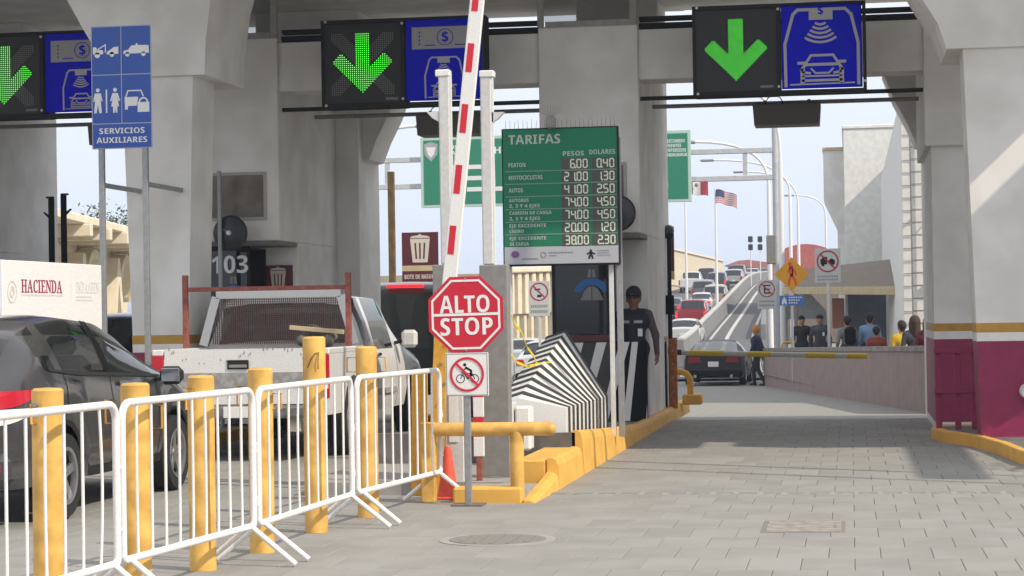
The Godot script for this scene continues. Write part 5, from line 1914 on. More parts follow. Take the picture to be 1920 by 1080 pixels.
# ---------------------------------------------------------------- near vehicles
func near_cars():
	# dark hatchback
	var c := {len = 4.75, step = 0.045, sill = 0.30, wr = 0.34, arch = 0.42, wheels = [0.98, 3.75], side_glass = [[0.64, 0.86], [1.0, 1.98], [2.08, 3.15]], front_glass = [2.85, 3.62], rear_glass = [0.12, 0.55], soft = 0.10,
		top = [[0, 1.02], [0.12, 1.12], [0.55, 1.48], [0.95, 1.575], [1.6, 1.61], [2.3, 1.57], [2.8, 1.46], [3.62, 1.10], [4.55, 0.93], [4.75, 0.72]],
		belt = [[0, 1.0], [0.3, 1.08], [0.6, 1.17], [1.2, 1.12], [3.6, 1.04], [4.75, 0.66]], wide = [[0, 0.74], [0.25, 0.86], [0.7, 0.915], [4.1, 0.91], [4.6, 0.78], [4.75, 0.66]], roofw = [[0, 0.6], [0.6, 0.62], [1.5, 0.64], [2.8, 0.62], [3.6, 0.7], [4.75, 0.6]], bumper = mats.dark}
	var t := thing("hatchback_car", "dark grey hatchback waiting beside the crowd barriers", "car", Vector3(-6.92, 0, -14.85))
	var pm := paint("darkpaint", 0.030, 0.029, 0.032, 0.3, 1.0)
	car_shell(c, t, pm, mats.carglass)
	car_wheels(c, t, 30, 5)
	for sd in [1.0, -1.0]:
		var b := MB.new()
		lamp_patch(c, b, 0.44, 0.90, 1.0, 1.03, sd)
		var tl := part(t, "tail_light", b, mats.tailred)
		b = MB.new()
		lamp_patch(c, b, 0.34, 0.78, 0.88, 0.895, sd)
		part(tl, "reversing_lens", b, mats.lens)
		b = MB.new()
		b.pl(Vector3(0, 0, -0.004), 0.02)
		b.shape([Vector2(sd * 0.42, 0.80), Vector2(sd * 0.70, 0.78), Vector2(sd * 0.70, 0.96), Vector2(sd * 0.48, 0.97)])
		part(t, "tail_light", b, mats.tailred)
		b = MB.new()
		b.box(Vector3(sd * 1.03, 1.055, -3.18), Vector3(0.21, 0.16, 0.12), Basis(), 0.045)
		var mr := part(t, "door_mirror", b, mat("mirrorshell", 0.02, 0.02, 0.022, 0.15))
		b = MB.new()
		b.box(Vector3(sd * 1.035, 1.06, -3.122), Vector3(0.165, 0.115, 0.008), Basis(), 0.003)
		part(mr, "mirror_glass", b, mats.chrome)
		b = MB.new()
		b.bar(Vector3(sd * 0.84, 1.02, -3.2), Vector3(sd * 0.96, 1.02, -3.2), 0.06, 0.03)
		part(mr, "mirror_arm", b, mats.dark)
		for ds in [[1.0, 1.22], [2.08, 2.3]]:
			b = MB.new()
			car_patch(c, b, ds[0] + 0.12, ds[1] + 0.12, 2.62, 2.78, sd, 0.022, 4, 3)
			part(t, "door_handle", b, pm)
		for ds in [0.97, 2.03, 3.2]:
			b = MB.new()
			car_patch(c, b, ds, ds + 0.012, 0.15, 2.98, sd, 0.0035, 1, 12)
			part(t, "door_seam", b, mats.black)
		for ds in [1.95, 2.03]:
			b = MB.new()
			car_patch(c, b, ds, ds + 0.07, 3.0, 5.0, sd, 0.006, 1, 8)
			part(t, "window_pillar", b, mats.black)
		b = MB.new()
		car_patch(c, b, 0.68, 3.3, 2.96, 3.08, sd, 0.008, 24, 2)
		part(t, "belt_moulding", b, mats.dark)
		b = MB.new()
		car_patch(c, b, 0.5, 4.3, 0.0, 0.28, sd, 0.006, 30, 2)
		part(t, "sill_trim", b, mats.dark)
	var b1 := MB.new()
	b1.bx(-0.84, 0.33, -0.35, 0.84, 0.58, 0.06, 0.06)
	part(t, "bumper", b1, pm)
	for sd in [1.0, -1.0]:
		b1 = MB.new()
		b1.bx(sd * 0.5, 0.44, 0.055, sd * 0.78, 0.50, 0.066, 0.004)
		part(t, "reflector", b1, mats.tailred)
	b1 = MB.new()
	b1.bx(-0.16, 0.66, -0.01, 0.16, 0.8, 0.015, 0.004)
	part(t, "number_plate", b1, mats.signwhite)
	for sx in [-0.36, 0.36]:
		b1 = MB.new()
		b1.box(Vector3(sx, 0.95, -2.35), Vector3(0.5, 0.62, 0.16), Basis(Vector3.RIGHT, 0.2), 0.07)
		b1.box(Vector3(sx, 1.34, -2.28), Vector3(0.26, 0.16, 0.1), Basis(Vector3.RIGHT, 0.2), 0.04)
		part(t, "seat", b1, mat("seat", 0.05, 0.05, 0.055, 0.9, "fine", 3.0))
	b1 = MB.new()
	b1.bx(-0.7, 0.85, -3.35, 0.7, 1.02, -3.1, 0.05)
	part(t, "dashboard", b1, mats.dark)
	# white pickup
	var px := -6.52
	var pz0 := -22.3
	var q := {len = 5.6, from = 1.72, step = 0.05, sill = 0.44, wr = 0.39, arch = 0.48, wheels = [1.15, 4.6], side_glass = [[1.95, 2.35], [2.48, 3.5]], front_glass = [3.45, 4.15], rear_glass = [1.73, 1.93], soft = 0.06,
		top = [[1.72, 1.24], [1.92, 1.76], [2.2, 1.83], [3.3, 1.82], [3.5, 1.76], [4.15, 1.26], [5.3, 1.12], [5.6, 0.9]], belt = [[0, 1.16], [4.1, 1.16], [5.6, 0.86]],
		wide = [[0, 0.98], [1.72, 0.985], [5.1, 0.98], [5.6, 0.86]], roofw = [[0, 0.76], [1.9, 0.74], [3.4, 0.74], [4.1, 0.8], [5.6, 0.76]]}
	var p := thing("pickup_truck", "white pickup truck with a rusty ladder rack and dented tailgate", "pickup", Vector3(px, 0, pz0))
	var wm := paint("whitepaint", 0.74, 0.735, 0.72, 0.4, 0.5)
	car_shell(q, p, wm, mats.carglass)
	q.erase("from")
	car_wheels(q, p, 26, 6)
	for sd in [1.0, -1.0]:
		var b := MB.new()
		b.pl(Vector3(sd * 0.985 - (0.07 if sd > 0 else 0.0), 0, 0), 0.07, Vector3(0, 0, -1), Vector3.UP)
		var pl := [Vector2(0.02, 0.5), Vector2(0.02, 1.2), Vector2(1.70, 1.2), Vector2(1.70, 0.5)]
		for k in 9:
			var an := PI * k / 8.0
			pl.append(Vector2(1.15 + cos(an) * 0.48, 0.42 + maxf(0.08, sin(an) * 0.48)))
		b.shape(pl)
		part(p, "bed_side", b, wm)
		b = MB.new()
		b.bx(sd * 0.86, 0.68, -0.03, sd * 0.988, 1.15, 0.012, 0.01)
		var tl := part(p, "tail_light", b, mats.tailred)
		b = MB.new()
		b.bx(sd * 0.87, 0.78, 0.012, sd * 0.98, 0.87, 0.018, 0.003)
		part(tl, "reversing_lens", b, mats.lens)
		b = MB.new()
		b.bx(sd * 0.86, 1.15, -1.7, sd * 0.99, 1.22, 0.0, 0.012)
		part(p, "bed_rail", b, wm)
		b = MB.new()
		b.box(Vector3(sd * 1.12, 1.27, -3.62), Vector3(0.2, 0.22, 0.11), Basis(), 0.04)
		part(p, "door_mirror", b, wm)
		b = MB.new()
		b.bar(Vector3(sd * 0.93, 1.22, -3.62), Vector3(sd * 1.06, 1.25, -3.62), 0.05, 0.04)
		part(p, "mirror_arm", b, mats.dark)
		b = MB.new()
		car_patch(q, b, 2.55, 2.72, 2.6, 2.76, sd, 0.02, 4, 3)
		part(p, "door_handle", b, mats.dark)
		for ds in [2.42, 3.55]:
			b = MB.new()
			car_patch(q, b, ds, ds + 0.012, 0.1, 2.98, sd, 0.004, 1, 10)
			part(p, "door_seam", b, mats.black)
		b = MB.new()
		b.bx(sd * 0.975, 0.62, -3.4, sd * 1.0, 0.70, -1.76, 0.008)
		part(p, "side_moulding", b, mat("moulding", 0.35, 0.34, 0.32, 0.6))
	var b2 := MB.new()
	b2.bx(-0.9, 0.6, -1.7, 0.9, 0.66, -0.06)
	part(p, "bed_floor", b2, mats.grey)
	b2 = MB.new()
	var g := []
	for i in 13:
		var row := []
		for k in 9:
			var x := -0.845 + 1.69 * i / 12.0
			var y := 0.62 + 0.60 * k / 8.0
			var dent := -0.012 * exp(-pow((x - 0.1) / 0.16, 2.0)) * (0.6 + 0.4 * sin(y * 7.0))
			row.append(Vector3(x, y, 0.0 + dent))
		g.append(row)
	b2.grid(g, Vector3.BACK)
	b2.bx(-0.845, 0.62, -0.06, 0.845, 1.218, -0.02)
	var tg := part(p, "tailgate", b2, wm)
	b2 = MB.new()
	b2.bx(-0.14, 1.0, 0.0, 0.10, 1.10, 0.012, 0.006)
	var th := part(tg, "tailgate_handle", b2, mats.dark)
	b2 = MB.new()
	b2.bx(-0.12, 1.015, 0.01, 0.08, 1.05, 0.022, 0.005)
	part(th, "handle_lever", b2, mats.grey)
	b2 = MB.new()
	b2.bx(-0.83, 0.80, -0.004, 0.83, 0.965, 0.008, 0.003)
	part(tg, "grey_band", b2, mat("greyband", 0.36, 0.36, 0.36, 0.55, "stain", 2.0))  # plain grey band across the tailgate
	for k in 24:
		b2 = MB.new()
		var rx := sin(k * 12.9) * 0.8
		var ry := 1.13 + 0.075 * sin(k * 7.3)
		b2.pl(Vector3(rx, ry, -0.002), 0.004)
		b2.shape([Vector2(0, 0), Vector2(0.012, 0.004), Vector2(0.009, 0.03 + 0.02 * sin(k)), Vector2(0.002, 0.025)])
		part(tg, "paint_chip", b2, mats.grey)
	b2 = MB.new()
	b2.bx(-0.95, 0.47, -0.1, 0.95, 0.61, 0.10, 0.03)
	part(p, "bumper", b2, mat("bumper", 0.30, 0.30, 0.30, 0.35, "stain", 2.0, 0.6))
	b2 = MB.new()
	b2.bx(-0.16, 0.48, 0.10, 0.16, 0.6, 0.112, 0.003)
	part(p, "number_plate", b2, mats.signwhite)
	# white perforated cab guard
	var cg := MB.new()
	for e in [[Vector3(-0.90, 1.24, -1.6), Vector3(-0.74, 1.80, -1.6)], [Vector3(0.90, 1.24, -1.6), Vector3(0.74, 1.80, -1.6)], [Vector3(-0.74, 1.83, -1.6), Vector3(0.74, 1.83, -1.6)]]:
		cg.bar(e[0], e[1], 0.10, 0.03, Vector3.BACK)
	var cgp := part(p, "cab_guard", cg, mats.white)
	cg = MB.new()
	for k in 62:
		var x := -0.78 + 1.56 * k / 61.0
		cg.bx(x - 0.007, 1.25, -1.604, x + 0.004, 1.79, -1.598)
	for k in 22:
		var y := 1.27 + 0.52 * k / 21.0
		cg.bx(-0.79, y - 0.003, -1.598, 0.79, y + 0.003, -1.592)
	part(cgp, "wire_mesh", cg, mat("meshbrown", 0.17, 0.11, 0.095, 0.7))
	# rusty rack
	for e in [-1.1]:
		for sd in [1.0, -1.0]:
			b2 = MB.new()
			b2.bx(sd * 0.95 - 0.03, 1.22, e - 0.03, sd * 0.95 + 0.03, 2.05, e + 0.03, 0.005)
			part(p, "rack_post", b2, mats.rust)
		b2 = MB.new()
		b2.bx(-0.92, 1.86, e - 0.02, 0.92, 1.91, e + 0.02, 0.005)
		part(p, "rack_bar", b2, mats.rust)
	b2 = MB.new()
	b2.bar(Vector3(0.32, 1.44, -0.9), Vector3(0.94, 1.38, -0.9), 0.05, 0.05)
	part(p, "wooden_bar", b2, mats.beige)
	b2 = MB.new()
	var rg := RandomNumberGenerator.new()
	rg.seed = 31
	for k in 14:
		b2.ball(Vector3(0.62 + rg.randf_range(-0.2, 0.2), 1.26 + rg.randf_range(-0.1, 0.14), -1.0 + rg.randf_range(-0.08, 0.08)), Vector3(rg.randf_range(0.06, 0.13), rg.randf_range(0.05, 0.1), rg.randf_range(0.06, 0.1)), 8)
	part(p, "bundle", b2, mat("bundle", 0.18, 0.16, 0.14, 0.9, "stain", 5.0))
	# dark tall vehicle ahead of the pickup
	var dv := pd(755, 600, 35)
	var d := {len = 5.0, step = 0.08, sill = 0.42, wr = 0.40, arch = 0.47, wheels = [1.0, 3.9], side_glass = [[0.3, 1.2], [1.3, 2.2], [2.3, 3.2]], front_glass = [3.2, 3.8], rear_glass = [0.06, 0.33], soft = 0.05,
		top = [[0, 1.15], [0.05, 1.22], [0.34, 2.14], [0.6, 2.22], [2.5, 2.22], [3.2, 2.1], [3.8, 1.22], [4.8, 1.1], [5.0, 0.85]], belt = [[0, 1.1], [3.8, 1.12], [5.0, 0.8]],
		wide = [[0, 0.95], [0.3, 1.0], [4.5, 1.0], [5.0, 0.85]], roofw = [[0, 0.85], [0.4, 0.82], [3.2, 0.8], [5.0, 0.7]]}
	var v := thing("black_suv", "tall black utility vehicle ahead of the white pickup", "car", Vector3(-7.0, gnd(-33.0), -33.0))
	car_shell(d, v, paint("blackpaint", 0.018, 0.02, 0.024, 0.3, 1.0), glass("suvglass", 0.02, 0.026, 0.026, 0.82))
	car_wheels(d, v, 16)
	car_rear(d, v, mats.tailred, 0.8, 0.94, 0.75, 1.1)
	var bb := MB.new()
	bb.bx(-0.30, 2.12, -0.36, 0.30, 2.17, -0.26, 0.01)
	part(v, "brake_light", bb, mats.brake)
	# blue car sliver beyond the government sign
	var bp := pd(208, 610, 31)
	far_car("suv", "blue car behind the white government sign", paint("bluepaint", 0.06, 0.10, 0.22, 0.3, 1.0), Vector3(bp.x, gnd(bp.z), bp.z), 0.0, "", false)

# ---------------------------------------------------------------- officer at the booth
func officer():
	var navy := Color(0.012, 0.016, 0.03)
	var t := person("guard in dark navy vest and cap standing by the striped booth wall", Vector3(-2.80, 0.14, -27.86), PI - 0.1, {
		h = 1.72, top = navy, sleeve = Color(0.075, 0.055, 0.065), leg = Color(0.01, 0.01, 0.012), cell = 0.014, build = 1.06, hat = "cap", hatc = Color(0.012, 0.014, 0.022), skin = Color(0.22, 0.10, 0.06), hands = [],
		arm_l = [Vector3(-0.09, -0.27, 0.02), Vector3(-0.03, -0.24, -0.07)], arm_r = [Vector3(0.08, -0.28, 0.03), Vector3(0.01, -0.24, -0.06)]})
	var b := MB.new()
	for s in [-1.0, 1.0]: b.box(Vector3(s * 0.085, 1.29, -0.153), Vector3(0.11, 0.035, 0.012), Basis(Vector3.UP, -s * 0.28))
	part(t, "reflective_strip", b, mat("reflective", 0.35, 0.37, 0.4, 0.5))
	b = MB.new()
	b.box(Vector3(-0.11, 1.15, -0.158), Vector3(0.06, 0.10, 0.006), Basis(Vector3.UP, 0.3))
	part(t, "identity_card", b, mats.signwhite)
	b = MB.new()
	b.box(Vector3(0, 1.64, -0.115), Vector3(0.045, 0.035, 0.006))
	part(t, "cap_badge", b, mats.blueserv)

# ---------------------------------------------------------------- right hand lane
func right_lane():
	# magenta guard frame by the column
	var t := thing("steel_railing", "dark magenta steel railing beside the column base", "railing", Vector3(1.18, 0.115, -25.6))
	var b: MB
	for x in [-0.17, 0.05, 0.24]:
		b = MB.new()
		b.bx(x - 0.035, 0, -0.035, x + 0.035, 0.95 if x < 0.2 else 1.02, 0.035, 0.006)
		part(t, "post", b, mats.magenta)
	for y in [0.46, 0.93]:
		b = MB.new()
		b.bx(-0.22, y - 0.035, 0.036, 0.28, y + 0.035, 0.08, 0.006)
		part(t, "rail", b, mats.magenta)
	# magenta box, orange bolted post, bent yellow rail on the centre island
	var m := thing("gate_machine", "magenta boom machine behind the guard at the striped booth", "gate machine", Vector3(-2.66, 0.14, -31.2))
	b = MB.new()
	b.bx(-0.30, 0, -0.2, -0.02, 1.0, 0.2, 0.015)
	part(m, "cabinet", b, mats.magenta)
	b = MB.new()
	b.bx(-0.31, 1.0, -0.21, -0.01, 1.06, 0.21, 0.01)
	part(m, "lid", b, mats.ochre)
	b = MB.new()
	b.bx(0.02, 0, -0.12, 0.14, 1.02, -0.04, 0.008)
	var op := part(m, "orange_post", b, mats.orange)
	for k in 4:
		b = MB.new()
		b.cyl(Vector3(0.08, 0.25 + 0.2 * k, -0.04), Vector3(0.08, 0.25 + 0.2 * k, -0.025), 0.02, 0.018, 10)
		part(op, "bolt", b, mats.galv)
	var z := -32.0
	var a := pz(1268, 661, z) - m.position
	var e := pz(1625, 668, z) - m.position
	var bands := [0.0, 0.06, 0.22, 0.36, 0.53, 0.66, 0.83, 0.92, 1.0]
	b = MB.new()
	b.tube([a, e], 0.038, 12)
	var bm := part(m, "boom", b, mat("boomgrey", 0.55, 0.54, 0.5, 0.5))
	for q in [[0.07, 0.40], [0.56, 0.72], [0.72, 0.80], [0.84, 1.0]]:
		pass
	for q in [[0.07, 0.25], [0.38, 0.50], [0.68, 0.84], [0.90, 1.002]]:
		b = MB.new()
		b.tube([a.lerp(e, q[0]), a.lerp(e, q[1])], 0.041, 12)
		part(bm, "yellow_band", b, mat("boomyellow", 0.72, 0.50, 0.02, 0.5, "fine", 2.0))
	b = MB.new()
	b.bar(Vector3(-0.16, 0.85, -0.2), a + Vector3(0.05, 0, 0), 0.08, 0.08)
	part(m, "boom_arm", b, mats.dark)
	var yr := thing("bent_rail", "bent yellow pipe rail at the end of the centre island", "guard rail", Vector3(-2.55, 0.14, -32.6))
	b = MB.new()
	var pts := [Vector3(-0.28, 0.5, 0), Vector3(-0.02, 0.5, 0), Vector3(0.06, 0.47, 0), Vector3(0.11, 0.40, 0), Vector3(0.12, 0.3, 0), Vector3(0.12, 0.0, 0)]
	b.tube(pts, 0.05, 14)
	part(yr, "pipe", b, mats.yellow2)
	b = MB.new()
	b.cyl(Vector3(-0.26, 0, 0), Vector3(-0.26, 0.5, 0), 0.05, 0.05, 12)
	part(yr, "post", b, mats.yellow2)
	b = MB.new()
	b.bx(0.0, 0.0, -0.15, 0.3, 0.16, 0.15, 0.02)
	part(yr, "footing", b, mats.kerb)
	# black lamp post with round head
	var lp := pz(1257, 640, -31.5)
	var l := thing("round_headed_post", "black post with a round head behind the centre booth", "post", Vector3(lp.x, 0.14, -31.5))
	b = MB.new()
	b.cyl(Vector3.ZERO, Vector3(0, 2.5, 0), 0.035, 0.03, 10)
	part(l, "shaft", b, mats.dark)
	b = MB.new()
	b.ball(Vector3(0, 2.62, 0), Vector3(0.085, 0.085, 0.085), 14)
	part(l, "head", b, mat("dullhead", 0.10, 0.10, 0.10, 0.4))
	b = MB.new()
	b.lathe([Vector2(0.05, 0.0), Vector2(0.075, 0.06), Vector2(0.06, 0.1)], Vector3(0, 2.5, 0), Vector3.UP, 12)
	part(l, "collar", b, mats.dark)
	b = MB.new()
	b.bx(-0.10, 1.38, 0.04, 0.07, 1.66, 0.16, 0.01)
	part(l, "switch_box", b, mats.black)
	# maroon banner behind
	var mb2 := thing("maroon_banner", "narrow maroon and gold banner panel behind the round headed post", "sign", Vector3(lp.x - 0.16, 0.14, -33.2))
	b = MB.new()
	b.bx(-0.06, 2.05, -0.02, 0.1, 2.75, 0.02, 0.005)
	part(mb2, "panel", b, mats.maroon)
	b = MB.new()
	b.bx(-0.06, 1.92, -0.02, 0.1, 2.05, 0.02, 0.005)
	part(mb2, "gold_band", b, mats.beige)
	b = MB.new()
	b.bx(-0.02, 0, -0.05, 0.04, 2.7, -0.021, 0.004)
	part(mb2, "post", b, mats.galv)
	# pinkish concrete wall along the walkway
	var w := thing("boundary_wall", "low pinkish concrete wall between the lane and the walkway", "wall")
	var A := Vector3(1.36, -0.22, -36.2)
	var B := Vector3(-2.5, -0.68, -64.4)
	var n := 9
	for k in n:
		var p0 := A.lerp(B, float(k) / n)
		var p1 := A.lerp(B, (k + 0.996) / n)
		var d := (p1 - p0)
		var f := Vector3(d.x, 0, d.z).normalized()
		var r := f.cross(Vector3.UP)
		b = MB.new()
		var hh := 1.05
		var pl := []
		for q in [p0, p1]:
			pl.append([q - r * 0.1 - Vector3(0, 0.2, 0), q + r * 0.1 - Vector3(0, 0.2, 0), q + r * 0.1 + Vector3(0, hh, 0), q - r * 0.1 + Vector3(0, hh, 0)])
		for i in 4: b.poly([pl[0][i], pl[0][(i + 1) % 4], pl[1][(i + 1) % 4], pl[1][i]], [Vector3.DOWN, r, Vector3.UP, -r][i])
		b.poly(pl[0].duplicate(), -f); b.poly(pl[1].duplicate(), f)
		part(w, "panel", b, mats.pinkwall)
		b = MB.new()
		b.bar(p0 + Vector3(0, hh + 0.05, 0), p1 + Vector3(0, hh + 0.05, 0), 0.26, 0.10)
		part(w, "coping", b, mat("coping", 0.27, 0.24, 0.225, 0.85, "stain", 0.7))
	b = MB.new()
	b.bx(1.30, -0.2, -36.2, 1.75, 0.93, -36.0, 0.01)
	part(w, "end_pier", b, mat("paleend", 0.38, 0.38, 0.30, 0.85, "coarse", 0.6))
	# walkway behind
	b = MB.new()
	b.quad(Vector3(1.5, -0.2, -35.0), Vector3(9, -0.2, -35.0), Vector3(9, -0.3, -70), Vector3(-2.9, -0.3, -66))
	struct("pavement", b, mats.concrete)
	# people on the walkway
	var ppl := [
		[1503, 593, 57, PI, "man in black standing left of the grey uniformed man", {top = Color(0.012, 0.014, 0.018), leg = Color(0.02, 0.02, 0.025)}],
		[1537, 591, 55, PI, "man in grey uniform with a white badge by the kiosk", {top = Color(0.05, 0.05, 0.062), leg = Color(0.05, 0.05, 0.06), skin = Color(0.32, 0.17, 0.11)}],
		[1588, 594, 50, 0.35, "person with a black backpack and pale grey top", {top = Color(0.20, 0.20, 0.19), leg = Color(0.03, 0.03, 0.04)}],
		[1630, 589, 50, 0.1, "man in light blue shirt walking away", {top = Color(0.17, 0.27, 0.42), leg = Color(0.02, 0.03, 0.06), build = 1.15}],
		[1643, 613, 45, 0.0, "person in rust red top before the blue shirted man", {top = Color(0.22, 0.045, 0.025), leg = Color(0.05, 0.05, 0.07)}],
		[1691, 603, 41.5, 0.4, "person in yellow top waiting by the white wall", {top = Color(0.48, 0.30, 0.01), leg = Color(0.04, 0.04, 0.06)}],
		[1715, 594, 40, 0.2, "woman with long brown hair and dark grey top", {top = Color(0.05, 0.055, 0.07), leg = Color(0.03, 0.03, 0.04), hat = "long", hatc = Color(0.045, 0.022, 0.012)}],
		[1741, 595, 39, 0.0, "woman with long black hair and dark red top", {top = Color(0.10, 0.008, 0.02), leg = Color(0.03, 0.03, 0.04), hat = "long", hatc = Color(0.014, 0.011, 0.01)}]]
	for q in ppl:
		var hd := pd(q[0], q[1], q[2])
		var c: Dictionary = q[5]
		c.h = (hd.y + 0.25) * 1.0
		var pr := person(q[4], Vector3(hd.x, -0.25, hd.z), q[3], c, "people on the walkway behind the low wall")
		if q[0] == 1588:
			b = MB.new()
			b.box(Vector3(0, 1.2, 0.2), Vector3(0.27, 0.42, 0.15), Basis(), 0.06)
			part(pr, "backpack", b, mats.black)
		if q[0] == 1537:
			b = MB.new()
			b.box(Vector3(-0.09, 1.2, -0.155), Vector3(0.05, 0.09, 0.01))
			part(pr, "badge", b, mats.signwhite)
	# man crossing behind the black car
	var mp := pg(1421, 722, -0.64)
	person("man in orange knitted cap and navy jacket walking beside the black car", Vector3(mp.x, gnd(mp.z) - 0.03, mp.z), PI * 0.5 - 0.3, {h = 1.78, top = Color(0.022, 0.032, 0.075), leg = Color(0.012, 0.013, 0.018), hat = "beanie", hatc = Color(0.55, 0.19, 0.02), step = 0.55, build = 1.08, lean = -0.02, cell = 0.022})
	# black coupe
	var cp := pg(1338, 722, -0.64)
	var c := {len = 4.78, step = 0.08, sill = 0.24, wr = 0.34, arch = 0.40, wheels = [0.95, 3.65], side_glass = [[1.35, 2.55]], front_glass = [2.45, 3.15], rear_glass = [0.55, 1.35], soft = 0.07,
		top = [[0, 1.0], [0.5, 1.05], [1.35, 1.34], [1.9, 1.40], [2.4, 1.34], [3.15, 1.0], [4.5, 0.85], [4.78, 0.65]], belt = [[0, 0.92], [1.0, 0.97], [3.2, 0.93], [4.78, 0.6]],
		wide = [[0, 0.86], [0.3, 0.94], [4.2, 0.93], [4.78, 0.76]], roofw = [[0, 0.78], [0.6, 0.7], [1.4, 0.6], [2.4, 0.58], [3.1, 0.66], [4.78, 0.6]], bumper = mats.black}
	var k := thing("black_coupe", "black coupe with two red tail lights driving up towards the bridge", "car", Vector3(cp.x, gnd(cp.z) - 0.03, cp.z), "", -0.02)
	car_shell(c, k, paint("coupepaint", 0.007, 0.008, 0.009, 0.5, 0.1), glass("coupeglass", 0.10, 0.13, 0.13, 0.5))
	car_wheels(c, k, 18)
	car_rear(c, k, mat("coupelamp", 0.22, 0.008, 0.014, 0.3), 0.36, 0.76, 0.70, 0.88, true, 0.66)
	b = MB.new()
	b.bx(-0.62, 1.02, -0.12, 0.62, 1.05, 0.0, 0.01)
	part(k, "spoiler", b, mats.black)
	for s in [-1.0, 1.0]:
		b = MB.new()
		b.cyl(Vector3(s * 0.55, 0.3, 0.05), Vector3(s * 0.55, 0.3, 0.1), 0.05, 0.05, 12)
		part(k, "exhaust", b, mats.chrome)

func no_sign(nm: String, label: String, px: float, py: float, d: float, w: float, h: float, kind: String, base_y := -0.3):
	var p := pd(px, py, d)
	var t := thing(nm, label, "sign", Vector3(p.x, base_y, p.z))
	var y := p.y - base_y
	var b := MB.new()
	b.bx(-w / 2, y - h / 2, -0.01, w / 2, y + h / 2, 0.0, 0.003)
	var pn := part(t, "panel", b, mat("platewhite", 0.55, 0.56, 0.55, 0.5, "fine", 2.0))
	b = MB.new()
	b.bx(-0.035, 0, -0.06, 0.035, y + h * 0.4, -0.011, 0.004)
	part(t, "post", b, mats.whitepost)
	var cy := y + h * 0.5 - w * 0.5
	b = MB.new()
	b.pl(Vector3(0, cy, 0.0), 0.003)
	var s := w / 0.5
	match kind:
		"parking":
			b.stroke([Vector2(0.08 * s, 0.1 * s), Vector2(-0.06 * s, 0.1 * s), Vector2(-0.06 * s, -0.1 * s), Vector2(0.08 * s, -0.1 * s)], 0.035 * s)
			b.stroke([Vector2(-0.06 * s, 0), Vector2(0.06 * s, 0)], 0.035 * s)
		"truck":
			b.shape([Vector2(-0.14 * s, -0.06 * s), Vector2(-0.14 * s, 0.03 * s), Vector2(-0.09 * s, 0.09 * s), Vector2(-0.01 * s, 0.09 * s), Vector2(-0.01 * s, -0.06 * s)])
			b.shape([Vector2(0.02 * s, -0.06 * s), Vector2(0.02 * s, 0.02 * s), Vector2(0.07 * s, 0.06 * s), Vector2(0.14 * s, 0.02 * s), Vector2(0.14 * s, -0.06 * s)])
			b.disc(-0.09 * s, -0.07 * s, 0.03 * s, 12); b.disc(0.08 * s, -0.07 * s, 0.03 * s, 12)
		_:
			b.stroke([Vector2(-0.09 * s, 0.05 * s), Vector2(0.02 * s, 0.06 * s)], 0.03 * s)
			b.shape([Vector2(-0.05 * s, -0.13 * s), Vector2(0.05 * s, -0.13 * s), Vector2(0.06 * s, -0.07 * s), Vector2(-0.04 * s, -0.07 * s)])
	part(pn, "symbol", b, mats.dark)
	ban_ring(pn, Vector3(0, cy, 0.002), w * 0.43, mat("banred", 0.40, 0.015, 0.035, 0.5))
	if h > w * 1.15:
		b = MB.new()
		b.pl(Vector3(0, y - h * 0.5, 0.0), 0.003)
		for r in 2:
			for k in 9: b.rect(-w * 0.4 + k * w * 0.09, (h - w) * (0.25 + 0.38 * r), -w * 0.4 + k * w * 0.09 + w * 0.06, (h - w) * (0.45 + 0.38 * r))
		part(pn, "small_print", b, mat("platetext", 0.25, 0.25, 0.25, 0.6)).set_meta("kind", "stuff")

